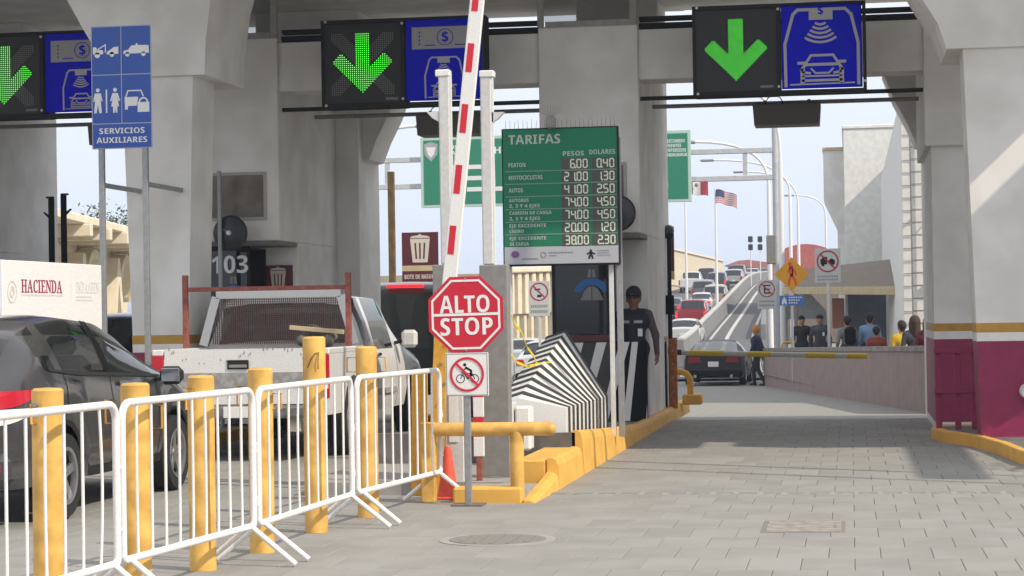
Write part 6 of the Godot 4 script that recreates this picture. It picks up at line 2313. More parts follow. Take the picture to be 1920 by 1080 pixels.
func right_buildings():
	no_sign("no_trucks_sign", "white no-trucks sign on a pole before the kiosk awning", 1552, 498, 52, 0.62, 0.83, "truck")
	no_sign("no_parking_sign", "white no-parking sign with a struck out E beside the ramp", 1438, 552, 66, 0.58, 0.9, "parking", -0.7)
	no_sign("no_bikes_sign", "white prohibition sign seen between the STOP sign and the booth", 1011, 560, 52, 0.52, 0.86, "", -0.5)
	var p := pd(1484, 514, 56)
	var t := thing("pedestrian_sign", "yellow diamond walking person sign above a small blue plate", "sign", Vector3(p.x, -0.3, p.z))
	var y := p.y + 0.3
	var b := MB.new()
	b.pl(Vector3(0, y, -0.012), 0.012)
	b.shape([Vector2(0, -0.45), Vector2(0.45, 0), Vector2(0, 0.45), Vector2(-0.45, 0)])
	var dm := part(t, "diamond", b, mat("signamber", 0.75, 0.34, 0.01, 0.45, "fine", 2.0))
	b = MB.new()
	b.pl(Vector3(0, y, 0.0), 0.004)
	b.disc(-0.04, 0.27, 0.045, 14)
	b.stroke([Vector2(-0.01, 0.2), Vector2(0.0, -0.02)], 0.10)
	b.stroke([Vector2(0.0, -0.02), Vector2(-0.06, -0.15), Vector2(-0.07, -0.28)], 0.055)
	b.stroke([Vector2(0.0, -0.02), Vector2(0.08, -0.14), Vector2(0.11, -0.28)], 0.055)
	b.stroke([Vector2(0.01, 0.17), Vector2(0.1, 0.07), Vector2(0.12, -0.02)], 0.035)
	b.stroke([Vector2(-0.03, 0.17), Vector2(-0.09, 0.05)], 0.035)
	part(dm, "walking_figure", b, mat("signvermilion", 0.72, 0.06, 0.015, 0.5))
	b = MB.new()
	b.pl(Vector3(0, y, 0.0045), 0.003)
	b.stroke([Vector2(0.02, 0.14), Vector2(0.04, 0.05), Vector2(0.02, 0.0)], 0.03)
	part(dm, "figure_bag", b, mats.black)
	b = MB.new()
	b.bx(-0.32, y - 0.82, -0.012, 0.32, y - 0.56, 0.0, 0.003)
	var bp := part(t, "blue_plate", b, mat("plateblue", 0.06, 0.16, 0.50, 0.5, "fine", 2.0))
	b = MB.new()
	b.pl(Vector3(-0.2, y - 0.69, 0.0), 0.003)
	b.disc(0, 0.07, 0.025, 10)
	b.shape([Vector2(-0.05, 0.04), Vector2(0.05, 0.04), Vector2(0.07, -0.1), Vector2(0.02, -0.1), Vector2(0, -0.03), Vector2(-0.02, -0.1), Vector2(-0.07, -0.1)])
	for r in 3:
		for k in 6 - r: b.rect(0.12 + k * 0.06, 0.06 - r * 0.07, 0.16 + k * 0.06, 0.095 - r * 0.07)
	part(bp, "white_print", b, mats.signwhite)
	b = MB.new()
	b.bx(-0.035, 0, -0.06, 0.035, y + 0.3, -0.013, 0.004)
	part(t, "post", b, mats.whitepost)
	# second small diamond behind the gantry post
	var d2 := pd(1456, 568, 70)
	var s := thing("warning_sign", "small amber warning diamond half hidden by the gantry post", "sign", Vector3(d2.x, -0.7, d2.z))
	b = MB.new()
	b.pl(Vector3(0, d2.y + 0.7, -0.012), 0.012)
	b.shape([Vector2(0, -0.28), Vector2(0.28, 0), Vector2(0, 0.28), Vector2(-0.28, 0)])
	part(s, "diamond", b, mats.ochre)
	b = MB.new()
	b.bx(-0.03, 0, -0.05, 0.03, d2.y + 0.7, -0.013)
	part(s, "post", b, mats.whitepost)
	# white side building with ladder
	var w := thing("white_side_building", "white block building with a wall ladder beside the walkway", "building", Vector3(1.05, -0.25, -43.0))
	b = MB.new()
	b.bx(0, 0, -27, 9, 6.0, -0.06)
	part(w, "wall", b, mats.bldgwhite)
	b = MB.new()
	b.bx(2.55, 6.0, -28, 9, 8.8, -0.5)
	part(w, "added_shade_block", b, mats.bldgwhite)  # unseen block added to throw the slanting shadow on the tall building
	for r in 24:
		for k in 4:
			b = MB.new()
			b.bx(0.003 + 0.40 * k, 0.004 + 0.25 * r, -0.06, 0.395 + 0.40 * k, 0.245 + 0.25 * r, 0.0, 0.006)
			part(w, "block", b, mats.bldgwhite)
	var ld := thing("wall_ladder", "thin dark steel ladder fixed to the white block wall", "ladder", Vector3(1.22, 0.9, -42.86))
	for x in [0.0, 0.36]:
		b = MB.new()
		b.bx(x - 0.015, 0, -0.015, x + 0.015, 5.0, 0.015)
		part(ld, "rail", b, mats.grey)
	for k in 20:
		b = MB.new()
		b.cyl(Vector3(0.0, 0.12 + 0.25 * k, 0), Vector3(0.36, 0.12 + 0.25 * k, 0), 0.011, 0.011, 6)
		part(ld, "rung", b, mats.grey)
	for yy in [0.2, 2.4, 4.6]:
		for x in [0.0, 0.36]:
			b = MB.new()
			b.bx(x - 0.012, yy, -0.14, x + 0.012, yy + 0.03, -0.015)
			part(ld, "bracket", b, mats.grey)
	var cd := thing("conduit", "vertical pipe on the white block wall beside the ladder", "pipe", Vector3(1.75, 0.0, -42.93))
	b = MB.new()
	b.cyl(Vector3(0, -0.2, 0), Vector3(0, 5.6, 0), 0.028, 0.028, 8)
	part(cd, "tube", b, mats.grey)
	b = MB.new()
	b.bx(-0.1, 2.1, -0.05, 0.12, 2.25, 0.12, 0.02)
	part(cd, "floodlight", b, mats.grey)
	# taller lit block behind
	var a := pd(1581, 255, 74)
	var c := pd(1700, 255, 74)
	var tb := thing("white_tall_building", "tall plain white building rising behind the walkway kiosk", "building", Vector3(a.x, -0.7, -72.0))
	b = MB.new()
	b.bx(0, 0, -10, 8.0, a.y + 0.7, 0, 0.02)
	part(tb, "wall", b, mats.bldgwhite)
	b = MB.new()
	b.bx(-0.04, a.y + 0.7, -10.04, 8.04, a.y + 0.82, 0.04, 0.02)
	part(tb, "parapet", b, mats.bldgwhite)
	for q in [[0.85, 2.6, 0.35, 0.5], [1.35, 2.3, 0.2, 0.3]]:
		b = MB.new()
		b.bx(q[0], q[1], 0.0, q[0] + q[2], q[1] + q[3], 0.16, 0.01)
		part(tb, "meter_box", b, mats.whitepost)
	var cj := pd(1546, 300, 78)
	var gb := thing("grey_bay", "grey projecting bay on the left of the tall white building", "building", Vector3(cj.x, -0.7, -75.0))
	b = MB.new()
	b.pl(Vector3(0, 0, -2), 2.6)
	b.shape([Vector2(0, cj.y - 1.0), Vector2(0, cj.y + 0.72), Vector2(0.75, cj.y + 0.72), Vector2(0.75, 0.0), Vector2(0.45, 0.0), Vector2(0.45, cj.y - 2.0)])
	part(gb, "wall", b, mats.plaster)
	b = MB.new()
	b.bx(-0.03, cj.y + 0.72, -2.0, 0.75, cj.y + 0.82, 0.66)
	part(gb, "cap", b, mats.beige)
	# pedestrian kiosk with awning
	var k0 := pd(1500, 545, 62)
	var k1 := pd(1692, 540, 50)
	var kk := thing("walkway_awning", "brown pitched awning with beige edge over the pedestrian gate", "awning", Vector3(k0.x, -0.3, -58.0))
	var kx := k1.x - k0.x
	b = MB.new()
	var e0 := pd(1470, 545, 62) - kk.position
	var e1 := pd(1688, 545, 50) - kk.position
	b.bar(e0, e1, 0.10, 0.20)
	part(kk, "fascia", b, mats.beige)
	b = MB.new()
	var r0 := pd(1505, 505, 66) - kk.position
	var r1 := pd(1690, 484, 55) - kk.position
	b.quad(e0 + Vector3(0, 0.1, 0), e1 + Vector3(0, 0.1, 0), r1, r0)
	b.quad(e0 + Vector3(0, 0.06, 0), r0 - Vector3(0, 0.04, 0), r1 - Vector3(0, 0.04, 0), e1 + Vector3(0, 0.06, 0))
	part(kk, "roof_sheet", b, mats.brown)
	for q in [e0.lerp(e1, 0.12), e0.lerp(e1, 0.985)]:
		b = MB.new()
		b.bx(q.x - 0.06, 0.0, q.z - 0.06, q.x + 0.06, q.y, q.z + 0.06, 0.01)
		part(kk, "post", b, mat("postpink", 0.30, 0.24, 0.22, 0.8))
	var kp := pd(1590, 560, 60)
	var kb := thing("guard_kiosk", "blue-grey kiosk wall under the walkway awning", "kiosk", Vector3(kp.x, -0.3, kp.z))
	b = MB.new()
	b.bx(0, 0, -1.5, 1.05, 2.35, 0, 0.02)
	part(kb, "wall", b, mat("bluegrey", 0.13, 0.15, 0.18, 0.7, "coarse", 0.6))
	b = MB.new()
	b.bx(1.05, 0, -1.5, 1.9, 2.35, 0.02, 0.02)
	part(kb, "side_wall", b, mats.bldgwhite)
	b = MB.new()
	b.bx(-0.45, 1.35, -0.1, -0.1, 2.2, 0.0, 0.02)
	part(kb, "notice", b, mat("notice", 0.45, 0.20, 0.15, 0.6))
	b = MB.new()
	b.bx(-0.08, 0, -1.4, 0, 2.35, -0.05)
	part(kb, "edge_wall", b, mats.plaster)
	var gp := pd(1508, 598, 63)
	var gk := thing("gabled_gateway", "pale gabled gateway over the walkway behind the pedestrians", "gateway", Vector3(gp.x, -0.4, gp.z))
	b = MB.new()
	b.pl(Vector3(0, 0, -0.3), 0.3)
	b.shape([Vector2(-0.65, 1.72), Vector2(-0.65, 1.95), Vector2(-0.2, 2.45), Vector2(0.2, 2.45), Vector2(0.65, 1.95), Vector2(0.65, 1.72)])
	part(gk, "gable", b, mat("palegateway", 0.40, 0.42, 0.41, 0.7, "coarse", 1.0))
	for s2 in [-0.62, 0.55]:
		b = MB.new()
		b.bx(s2 - 0.05, 0, -0.28, s2 + 0.12, 1.72, -0.02, 0.01)
		part(gk, "post", b, mats.palegateway)
	var yr := pd(1466, 641, 60)
	var hr := thing("hand_rail", "short yellow handrail in front of the walkway gateway", "handrail", Vector3(yr.x, -0.4, yr.z))
	b = MB.new()
	b.tube([Vector3(0, 0, 0), Vector3(0, yr.y + 0.3, 0), Vector3(0.05, yr.y + 0.38, 0), Vector3(0.9, yr.y + 0.38, 0), Vector3(0.93, yr.y + 0.3, 0), Vector3(0.93, 0, 0)], 0.03, 8)
	part(hr, "rail", b, mats.yellow2)
	# red vaulted roof beyond
	var rp := pd(1510, 480, 150)
	var rr := thing("red_vault", "pale red vaulted roof beyond the walkway", "building", Vector3(rp.x, -0.6, rp.z))
	b = MB.new()
	var pts := []
	for q in 13:
		var an := PI * q / 12.0
		pts.append(Vector2(-cos(an) * 2.6, rp.y - 0.3 + sin(an) * 1.75))
	pts.append(Vector2(2.6, 0)); pts.append(Vector2(-2.6, 0))
	b.pl(Vector3(0, 0, -14), 14)
	b.shape(pts)
	part(rr, "vault", b, mats.reddome)
	b = MB.new()
	b.bx(-2.7, 0, -13, 2.7, rp.y - 0.9, 0.15)
	part(rr, "wall", b, mats.brown)

# ---------------------------------------------------------------- far background
const DK := [[66.0, -0.66], [100.0, -0.5], [125.0, 0.08], [155.0, 1.6], [186.0, 3.4], [216.0, 4.5], [260.0, 5.6], [330.0, 6.4]]
const DL := [[66.0, 4.6], [90.0, 7.4], [125.0, 11.34], [155.0, 15.8], [186.0, 20.4], [216.0, 24.6], [260.0, 32.0], [330.0, 45.0]]
const DR := [[66.0, 7.9], [90.0, 10.6], [125.0, 14.2], [155.0, 18.4], [186.0, 22.9], [216.0, 27.4], [260.0, 35.2], [330.0, 49.0]]
func ribbon(b: MB, x0: Callable, x1: Callable, lift: float, d0 := 70.0, d1 := 330.0, n := 40):
	for i in n:
		var a := lerpf(d0, d1, float(i) / n)
		var c := lerpf(d0, d1, float(i + 1) / n)
		var ya := tabs(DK, a, 12.0) + lift
		var yc := tabs(DK, c, 12.0) + lift
		b.quad(cw(x0.call(a), a, ya), cw(x1.call(a), a, ya), cw(x1.call(c), c, yc), cw(x0.call(c), c, yc))
func xl(d: float) -> float: return tabs(DL, d, 12.0)
func xr2(d: float) -> float: return tabs(DR, d, 12.0)
func background():
	# bridge deck
	var b := MB.new()
	ribbon(b, func(d): return xl(d) - 13.0, func(d): return xr2(d) + 0.6, 0.02)
	# deck sides down to the ground
	for i in 40:
		var a := lerpf(70.0, 330.0, i / 40.0)
		var c := lerpf(70.0, 330.0, (i + 1) / 40.0)
		b.quad(cw(xr2(a) + 0.6, a, -1.2), cw(xr2(c) + 0.6, c, -1.2), cw(xr2(c) + 0.6, c, tabs(DK, c, 12.0)), cw(xr2(a) + 0.6, a, tabs(DK, a, 12.0)))
		b.quad(cw(xl(c) - 13.0, c, -1.2), cw(xl(a) - 13.0, a, -1.2), cw(xl(a) - 13.0, a, tabs(DK, a, 12.0)), cw(xl(c) - 13.0, c, tabs(DK, c, 12.0)))
	var rd := struct("road", b, mats.asphalt)
	var lm := mat("lanepaint", 0.55, 0.55, 0.53, 0.7, "coarse", 0.8)
	for q in [[0.25, 0.10, 0], [1.15, 0.14, 1], [-0.25, 0.12, 2]]:
		b = MB.new()
		var fx := func(d):
			if q[2] == 2: return xr2(d) + float(q[0])
			if q[2] == 1: return lerpf(xl(d), xr2(d), 0.40)
			return xl(d) + float(q[0])
		ribbon(b, func(d): return fx.call(d) - q[1] * 0.8, func(d): return fx.call(d) + q[1] * 0.8, 0.03, 72.0, 300.0, 40)
		part(rd, "lane_line", b, lm)
	# parapet between the queue and the lane
	var t := thing("bridge_parapet", "pale concrete parapet curving up the bridge beside the queue", "parapet")
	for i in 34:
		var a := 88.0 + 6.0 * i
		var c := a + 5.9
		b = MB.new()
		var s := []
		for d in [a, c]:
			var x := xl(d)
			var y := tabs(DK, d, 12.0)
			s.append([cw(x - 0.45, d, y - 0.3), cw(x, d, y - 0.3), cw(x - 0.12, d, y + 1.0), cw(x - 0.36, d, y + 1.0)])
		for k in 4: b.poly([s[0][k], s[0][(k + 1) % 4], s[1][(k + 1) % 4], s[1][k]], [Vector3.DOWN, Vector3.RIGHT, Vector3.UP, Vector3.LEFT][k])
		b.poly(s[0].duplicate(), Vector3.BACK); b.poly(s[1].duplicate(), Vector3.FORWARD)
		part(t, "segment", b, mat("parapet", 0.21, 0.215, 0.225, 0.8, "coarse", 0.3))  # shade of the side facing away is put into this darker grey
		b = MB.new()
		var y0 := tabs(DK, a, 12.0) + 1.05
		var y1 := tabs(DK, c, 12.0) + 1.05
		b.bar(cw(xl(a) - 0.24, a, y0), cw(xl(c) - 0.24, c, y1), 0.28, 0.10)
		part(t, "cap", b, mat("parapetcap", 0.5, 0.5, 0.48, 0.7, "coarse", 0.4))
	var t2 := thing("bridge_parapet", "pale parapet on the outer edge of the bridge ramp", "parapet")
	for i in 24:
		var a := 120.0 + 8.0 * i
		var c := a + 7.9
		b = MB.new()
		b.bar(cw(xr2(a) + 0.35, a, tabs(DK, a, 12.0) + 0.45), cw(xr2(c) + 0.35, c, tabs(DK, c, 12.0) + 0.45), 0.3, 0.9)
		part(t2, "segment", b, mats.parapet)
	# green gantry sign
	var z := -67.0
	var tl := pz(788, 258, z)
	var br := pz(1297, 378, z)
	var W := br.x - tl.x
	var H := tl.y - br.y
	var g := thing("gantry_sign", "large green overhead gantry sign beyond the toll portal", "sign", Vector3(tl.x, -0.65, z))
	var y0 := br.y + 0.65
	b = MB.new()
	b.bx(0, y0, -0.08, W, y0 + H, 0, 0.01)
	var fr := part(g, "panel_border", b, mat("pale_border", 0.42, 0.58, 0.50, 0.5))
	b = MB.new()
	b.bx(0.1, y0 + 0.1, 0.0, W - 0.1, y0 + H - 0.1, 0.012, 0.003)
	var gp := part(g, "panel", b, mats.greensign)
	var u := W / 509.0
	b = MB.new()
	b.pl(Vector3(20 * u, y0 + H - 28 * u, 0.012), 0.006)
	b.shape([Vector2(-13 * u, 15 * u), Vector2(0, 19 * u), Vector2(13 * u, 15 * u), Vector2(12 * u, -5 * u), Vector2(0, -18 * u), Vector2(-12 * u, -5 * u)])
	var sh := part(gp, "shield", b, mat("shieldgrey", 0.34, 0.35, 0.37, 0.5))
	b = MB.new()
	b.pl(Vector3(20 * u, y0 + H - 28 * u, 0.018), 0.005)
	b.shape([Vector2(-9 * u, 9 * u), Vector2(9 * u, 9 * u), Vector2(6 * u, -4 * u), Vector2(0, -11 * u), Vector2(-6 * u, -4 * u)])
	part(sh, "shield_field", b, mats.signwhite)
	var wm: Material = mats.signwhite
	text(gp, "CHIHUAHUA", Vector3(190 * u, y0 + H - 28 * u, 0.013), 13 * u, wm, true, 128 * u)
	text(gp, "CIUDAD", Vector3(67 * u, y0 + H - 20 * u, 0.013), 7 * u, wm, true, 40 * u)
	text(gp, "JUAREZ", Vector3(67 * u, y0 + H - 31 * u, 0.013), 7 * u, wm, true, 40 * u)
	var ls := ["FIDEICOMISO", "DE PUENTES", "FRONTERIZOS", "DE CHIHUAHUA"]
	for i in 4: text(gp, ls[i], Vector3((476 if i != 1 else 472) * u, y0 + H - (20 + 8.6 * i) * u, 0.013), 6.0 * u, wm, true, [44, 38, 48, 52][i] * u)
	b = MB.new()
	b.pl(Vector3(0, y0 + H, 0.012), 0.006)
	for q in [[57, 54, 142, 62], [57, 75, 118, 83], [88, 96, 160, 104], [136, 54, 142, 104], [446, 56, 464, 65], [446, 76, 463, 85], [446, 97, 466, 106]]:
		b.rect(q[0] * u, -q[3] * u, q[2] * u, -q[1] * u)
	part(gp, "white_bars", b, wm)
	var xl0 := pz(687, 400, z).x - tl.x
	var xr0 := pz(1455, 400, z).x - tl.x
	for x in [xl0, xr0]:
		b = MB.new()
		b.cyl(Vector3(x, 0, -0.25), Vector3(x, y0 + H + 0.6, -0.25), 0.125, 0.10, 14)
		part(g, "gantry_post", b, mat("gantry", 0.52, 0.54, 0.56, 0.5, "coarse", 0.8))
	for yy in [y0 + H * 0.28, y0 + H * 0.66]:
		b = MB.new()
		b.bx(xl0, yy, -0.36, xr0, yy + 0.16, -0.18, 0.01)
		part(g, "gantry_chord", b, mats.gantry)
	for x in [lerpf(xl0, 0.0, 0.36), lerpf(xr0, W, 0.36)]:
		b = MB.new()
		b.bx(x - 0.07, y0 + H * 0.28, -0.33, x + 0.07, y0 + H * 0.66, -0.2, 0.01)
		part(g, "gantry_strut", b, mats.gantry)
	b = MB.new()
	b.bx(xr0 - 0.32, y0 - 2.0, -0.5, xr0 - 0.02, y0 - 1.1, -0.1, 0.02)
	part(g, "post_cabinet", b, mats.grey)
	# street lamps: [pole px, distance, py where the bend starts, arm end px, py, label]
	var lamps := [[1463, 63, 300, 1405, 176, "white street lamp rising beside the gantry post"], [1441, 92, 345, 1300, 266, "white street lamp whose arm reaches the green sign"], [1481, 122, 362, 1336, 300, "white street lamp over the ramp, right of the gantry post"], [1496, 145, 380, 1394, 322, "thinner white street lamp close right of another"], [1548, 170, 405, 1487, 366, "white street lamp before the tall white building"], [1249, 170, 395, 1262, 372, "distant white street lamp behind the round headed post"], [690, 62, 300, 786, 236, "white street lamp beyond the left gantry post"]]
	for q in lamps:
		var p1 := pd(q[0], q[2], q[1])
		var pe := pd(q[3], q[4], q[1])
		var gy := tab(DK, q[1]) if q[0] > 1240 else -0.66
		var l := thing("street_lamp", q[5], "street lamp", Vector3(p1.x, gy - 0.3, p1.z), "white curved street lamps beyond the portal")
		var o := l.position
		b = MB.new()
		var pts := [Vector3.ZERO]
		pts.append(p1 - o)
		var ct := Vector3(p1.x, pe.y, p1.z)
		for k in range(1, 10):
			var f := k / 9.0
			pts.append(p1.lerp(ct, f).lerp(ct.lerp(pe, f), f) - o)
		var rr := 0.07 if q[1] < 70 else 0.085
		var base := MB.new()
		base.cyl(Vector3.ZERO, p1 - o, rr * 1.35, rr, 10)
		part(l, "pole", base, mats.lampwhite)
		b.tube(pts.slice(1), rr * 0.7, 8)
		part(l, "arm", b, mats.lampwhite)
		b = MB.new()
		var s := signf(pe.x - p1.x)
		b.box(pe - o + Vector3(s * 0.3, -0.02, 0), Vector3(0.8, 0.14, 0.3), Basis(), 0.05)
		part(l, "lamp_head", b, mats.galv)
	# flags
	var fl := [[1341, 356, 1382, 150, "flagpole flying a United States flag over the bridge"], [1284, 338, 1328, 165, "flagpole flying a Mexican flag beside the green sign"]]
	for i in 2:
		var q: Array = fl[i]
		var p := pd(q[0], q[1], q[3])
		var e := pd(q[2], q[1], q[3])
		var f := thing("flagpole", q[4], "flag", Vector3(p.x, tab(DK, q[3]) - 0.3, p.z))
		var hh: float = p.y - f.position.y
		b = MB.new()
		b.cyl(Vector3.ZERO, Vector3(0, hh + 0.1, 0), 0.12, 0.06, 10)
		part(f, "pole", b, mats.lampwhite)
		var L := e.x - p.x
		if i == 0:
			for k in 13:
				flag_piece(f, "stripe", hh, L, 0.0, 1.0, k / 13.0, (k + 1) / 13.0, mats.flagred if mats.has("flagred") and k % 2 == 0 else (mat("flagred", 0.42, 0.05, 0.06, 0.8) if k % 2 == 0 else mat("flagwhite", 0.7, 0.68, 0.68, 0.8)), 0.0, 0.30)
			flag_piece(f, "canton", hh, L, 0.0, 0.42, 0.0, 7.0 / 13.0, mat("flagblue", 0.05, 0.06, 0.16, 0.8), 0.02, 0.30)
		else:
			for k in 3: flag_piece(f, "flag_band", hh, L, k / 3.0, (k + 1) / 3.0, 0.0, 1.0, [mat("flaggreen", 0.02, 0.16, 0.07, 0.8), mats.flagwhite, mat("flagred2", 0.40, 0.02, 0.04, 0.8)][k], 0.0, 0.1)
			b = MB.new()
			b.ball(Vector3(L * 0.5, hh - 0.4, 0.12), Vector3(0.13, 0.15, 0.02), 10)
			part(f, "crest", b, mats.brown)
	# far traffic lights
	for i in 2:
		var p := pd([1407, 1425][i], 455, 200)
		var f := thing("traffic_light", "far traffic light hung in the sky above the bridge traffic", "traffic light", Vector3(p.x, 4.0, p.z), "far traffic lights over the bridge")
		var y := p.y - 4.0
		for k in 2:
			b = MB.new()
			b.bx(-0.22, y - 0.7 + 0.75 * k, -0.15, 0.22, y - 0.15 + 0.75 * k, 0.15, 0.05)
			part(f, "signal_head", b, mats.dark)
		b = MB.new()
		b.cyl(Vector3(0, 0, -0.2), Vector3(0, y + 0.7, -0.2), 0.05, 0.04, 8)
		part(f, "pole", b, mats.lampwhite)
	# brown pole beyond the portal
	var bp := pd(733, 322, 48)
	var pt := thing("brown_pole", "tall brown wooden pole beyond the portal", "pole", Vector3(bp.x, gnd(bp.z) - 0.1, bp.z))
	b = MB.new()
	b.bx(-0.07, 0, -0.07, 0.07, bp.y - pt.position.y, 0.07, 0.008)
	part(pt, "shaft", b, mat("brownpole", 0.14, 0.09, 0.03, 0.8, "stain", 1.0))
	b = MB.new()
	b.bx(-0.075, 1.2, -0.075, 0.075, 2.3, 0.075)
	part(pt, "rust_band", b, mats.rust)
	# cream vaulted hall on the left
	var A := pd(24, 600, 52.0)
	var B := pd(262, 600, 71.0)
	A.y = 0.0; B.y = 0.0
	var dv := B - A
	var L := dv.length()
	var h := thing("vaulted_hall", "cream hall with rounded vault bays and pointed piers behind the signs", "building", Vector3(A.x, -0.7, A.z), "", atan2(-dv.z, dv.x))
	var eave := 4.75
	b = MB.new()
	b.bx(0, 0, -8, L, eave - 0.1, -0.4)
	part(h, "wall", b, mats.cream)
	b = MB.new()
	b.bx(-1.5, eave, -9, L + 1, eave + 0.22, 1.4, 0.03)
	part(h, "roof", b, mats.cream)
	var bay := 5.6
	var nb2 := int(L / bay) + 1
	for i in nb2:
		var x := 2.2 + bay * i
		if x > L - 0.5: break
		b = MB.new()
		b.pl(Vector3(x, 0, -0.4), 0.7)
		b.shape([Vector2(-1.35, 0.9), Vector2(-1.02, 0.9), Vector2(0, eave - 1.3), Vector2(1.02, 0.9), Vector2(1.35, 0.9), Vector2(0.16, eave - 0.55), Vector2(-0.16, eave - 0.55)])
		part(h, "pointed_pier", b, mats.cream)
		b = MB.new()
		b.pl(Vector3(x, 0, -0.39), 0.1)
		b.shape([Vector2(-1.0, 0.95), Vector2(1.0, 0.95), Vector2(0, eave - 1.4)])
		part(h, "pier_panel", b, mats.cream)
		b = MB.new()
		b.pl(Vector3(x + bay / 2, 0, -0.4), 0.5)
		b.ring(0, eave - 1.85, 1.25, 1.5, 0, PI, 18)
		part(h, "vault_rim", b, mats.cream)
		b = MB.new()
		b.pl(Vector3(x + bay / 2, 0, -0.39), 0.06)
		var pp := []
		for k in 13: pp.append(Vector2(cos(PI * k / 12.0) * 1.25, eave - 1.85 + sin(PI * k / 12.0) * 1.25))
		pp.append(Vector2(-1.25, 0.9)); pp.append(Vector2(1.25, 0.9))
		b.shape(pp)
		part(h, "vault_panel", b, mats.cream)
		for e in [0.0, bay / 2]:
			b = MB.new()
			b.bx(x + e - 0.16, eave - 0.32, -0.4, x + e + 0.16, eave - 0.002, 1.55, 0.02)
			part(h, "rafter_end", b, mats.cream)
	b = MB.new()
	b.bx(0.2, 0, -0.395, L, 0.85, 0.35)
	part(h, "plinth", b, mats.brown)
	fin_hall("cream hall with upright fins seen right of the STOP sign", pd(930, 503, 84), pd(1120, 498, 96), -0.7, true)
	fin_hall("long cream hall with upright fins beside the bridge queue", pd(1235, 460, 185), pd(1352, 488, 240), 0.0, true)
	var fb := thing("far_port_building", "low far building with a reddish roof at the top of the bridge", "building", pd(1378, 500, 300) * Vector3(1, 0, 1))
	b = MB.new()
	b.bx(-1, 0, -6, 7, 8.2, 0)
	part(fb, "wall", b, mats.creamdark)
	b = MB.new()
	b.pl(Vector3(0, 0, -6), 6.5)
	b.shape([Vector2(-1.5, 8.2), Vector2(7.5, 7.6), Vector2(6.5, 8.3), Vector2(2.0, 9.0), Vector2(0.5, 8.9)])
	part(fb, "roof", b, mats.reddome)
	var lb := thing("low_white_shed", "low white shed roof on the horizon beyond the black utility vehicle", "building", pd(680, 560, 110) * Vector3(1, 0, 1) + Vector3(0, -0.7, 0))
	b = MB.new()
	b.bx(0, 0, -6, 5.5, 3.9, 0)
	part(lb, "wall", b, mats.creamdark)
	b = MB.new()
	b.bx(-0.2, 3.9, -6.2, 5.7, 4.1, 0.3, 0.03)
	part(lb, "roof", b, mats.bldgwhite)
	var tp := pd(216, 420, 112)
	tree("green tree rising behind the cream vaulted hall", Vector3(tp.x, -0.7, tp.z), 8.3, 2.0, 2600, 4)
	# what shades the lane: a tree and wires right of the lane, outside the view
	tree("young street tree on the right lane island", Vector3(7.4, 0.1, -18.9), 6.2, 1.7, 480, 8, 0.9)
	for i in 2:
		var w := thing("overhead_wire", "overhead wire strung between two poles across the plaza", "wire", Vector3(0, 0, 0), "overhead wires across the plaza")
		b = MB.new()
		var p0 := Vector3(-30, 9.0 + i * 0.5, -38.5 + i * 0.9)
		var p1 := Vector3(26, 9.0 + i * 0.5, -7.2 + i * 0.9)
		var pts := []
		for k in 17: pts.append(p0.lerp(p1, k / 16.0) - Vector3(0, 0.9 * sin(PI * k / 16.0), 0))
		b.tube(pts, 0.05, 6)
		part(w, "cable", b, mats.black)
	for q in [Vector3(-30, -0.5, -38.3), Vector3(26, -0.03, -7.0)]:
		var up := thing("utility_pole", "wooden utility pole carrying the overhead wires", "pole", q, "utility poles outside the portal")
		b = MB.new()
		b.cyl(Vector3.ZERO, Vector3(0, 10.6, 0), 0.15, 0.11, 12)
		part(up, "shaft", b, mats.brown)
func flag_piece(f: Node3D, nm: String, hh: float, L: float, u0: float, u1: float, v0: float, v1: float, m: Material, lift: float, droop: float):
	var b := MB.new()
	var H := L * 0.62
	var g := []
	for i in 11:
		var u := lerpf(u0, u1, i / 10.0)
		var row := []
		for k in 3:
			var v := lerpf(v0, v1, k / 2.0)
			row.append(Vector3(u * L, hh - v * H - droop * u * u * H * 1.6 + 0.05 * sin(u * 9.0), 0.12 * sin(u * 8.0 + v) + lift))
		g.append(row)
	b.grid(g, Vector3.BACK)
	part(f, nm, b, m)
func fin_hall(label: String, a: Vector3, c: Vector3, base: float, windows: bool):
	var dv := Vector3(c.x - a.x, 0, c.z - a.z)
	var L := dv.length()
	var t := thing("fin_hall", label, "building", Vector3(a.x, base, a.z), "", atan2(-dv.z, dv.x))
	var h0 := a.y - base
	var h1 := c.y - base
	var b := MB.new()
	b.pl(Vector3(0, 0, -6), 5.9)
	b.shape([Vector2(0, 0), Vector2(L, 0), Vector2(L, h1 - 0.2), Vector2(0, h0 - 0.2)])
	part(t, "wall", b, mats.creamdark)
	var n := int(L / 0.85)
	for i in n:
		var x := (i + 0.5) * L / n
		var h := lerpf(h0, h1, x / L)
		b = MB.new()
		b.bx(x - 0.21, h * 0.55, -0.1, x + 0.21, h - 0.2, 0.22, 0.03)
		b.bx(x - 0.13, 0.5, -0.1, x + 0.13, h * 0.55, 0.12, 0.02)
		part(t, "fin", b, mats.cream)
		if windows and i % 2 == 0:
			b = MB.new()
			b.bx(x + 0.22, h * 0.28, -0.1, x + 0.62, h * 0.52, -0.06)
			part(t, "window", b, mats.farglass)
	b = MB.new()
	b.bar(Vector3(-0.3, h0 - 0.08, 0.0), Vector3(L + 0.3, h1 - 0.08, 0.0), 0.7, 0.2)
	part(t, "eave", b, mats.cream)
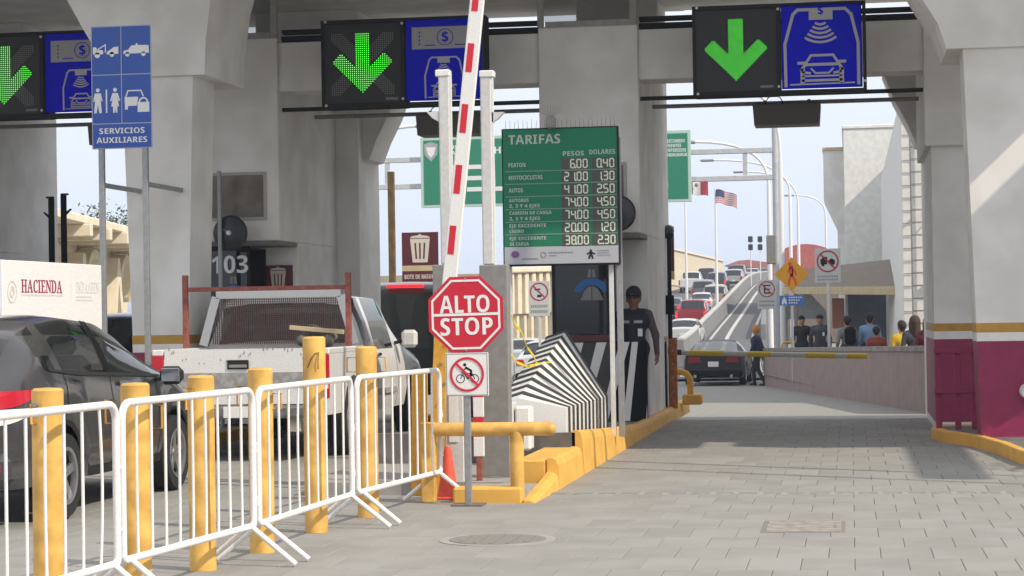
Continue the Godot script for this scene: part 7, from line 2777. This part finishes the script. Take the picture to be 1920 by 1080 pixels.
func traffic():
	var grp := "cars queuing up the bridge"
	var ql := [["pickup", 1294, 133, 0.30, 0.015, 0.022, "bright red pickup with lit tail lights in the bridge queue", true], ["sedan", 1278, 112, 0.62, 0.63, 0.64, "white car at the foot of the bridge queue", false], ["sedan", 1312, 153, 0.6, 0.6, 0.6, "white sedan ahead of the red pickup on the bridge", true], ["suv", 1317, 169, 0.14, 0.15, 0.17, "grey car behind the white pickup on the bridge", false], ["suv", 1339, 160, 0.36, 0.33, 0.27, "beige utility car beside the bridge parapet", false], ["pickup", 1293, 186, 0.68, 0.69, 0.70, "white pickup with red tail light up the bridge", false], ["sedan", 1254, 146, 0.03, 0.03, 0.035, "black car left of the red pickup, at the portal edge", true], ["suv", 1343, 188, 0.05, 0.052, 0.055, "dark utility car ahead of the beige one on the bridge", true], ["suv", 1375, 200, 0.42, 0.43, 0.44, "silver car by the parapet below the dark van", false], ["van", 1381, 217, 0.045, 0.048, 0.06, "large dark van near the top of the bridge queue", true], ["sedan", 1410, 241, 0.55, 0.55, 0.55, "white sedan past the dark van near the bridge top", true], ["pickup", 1322, 203, 0.05, 0.05, 0.05, "dark pickup ahead of the white pickup on the bridge", false], ["sedan", 1430, 258, 0.04, 0.04, 0.04, "black car at the very top of the bridge queue", true]]
	for q in ql:
		var X: float = (q[1] - 960.0) * q[2] / FPX
		var m := paint("fp_%d_%d" % [q[1], q[2]], q[3], q[4], q[5], 0.35, 0.6)
		var y := tabs(DK, q[2], 12.0) + 0.02
		var n := far_car(q[0], q[6], m, cw(X, q[2], y), -0.01, grp, q[7])
		var sl := (tabs(DK, q[2] + 5.0, 12.0) - tabs(DK, q[2], 12.0)) / 5.0
		n.rotation.x = atan(sl)
	var gl := [["suv", 996, 92, 0.17, 0.18, 0.19, "grey utility car under the white prohibition sign", true], ["sedan", 1014, 62, 0.66, 0.67, 0.68, "white car just left of the striped booth", false], ["sedan", 968, 76, 0.55, 0.57, 0.60, "pale blue and white car right of the STOP sign", false]]
	for q in gl:
		var X: float = (q[1] - 960.0) * q[2] / FPX
		var p := cw(X, q[2], 0.0)
		far_car(q[0], q[6], paint("gp_%d" % q[1], q[3], q[4], q[5], 0.35, 0.6), Vector3(p.x, gnd(p.z) - 0.03, p.z), 0.0, "cars in the lane beyond the portal", q[7])
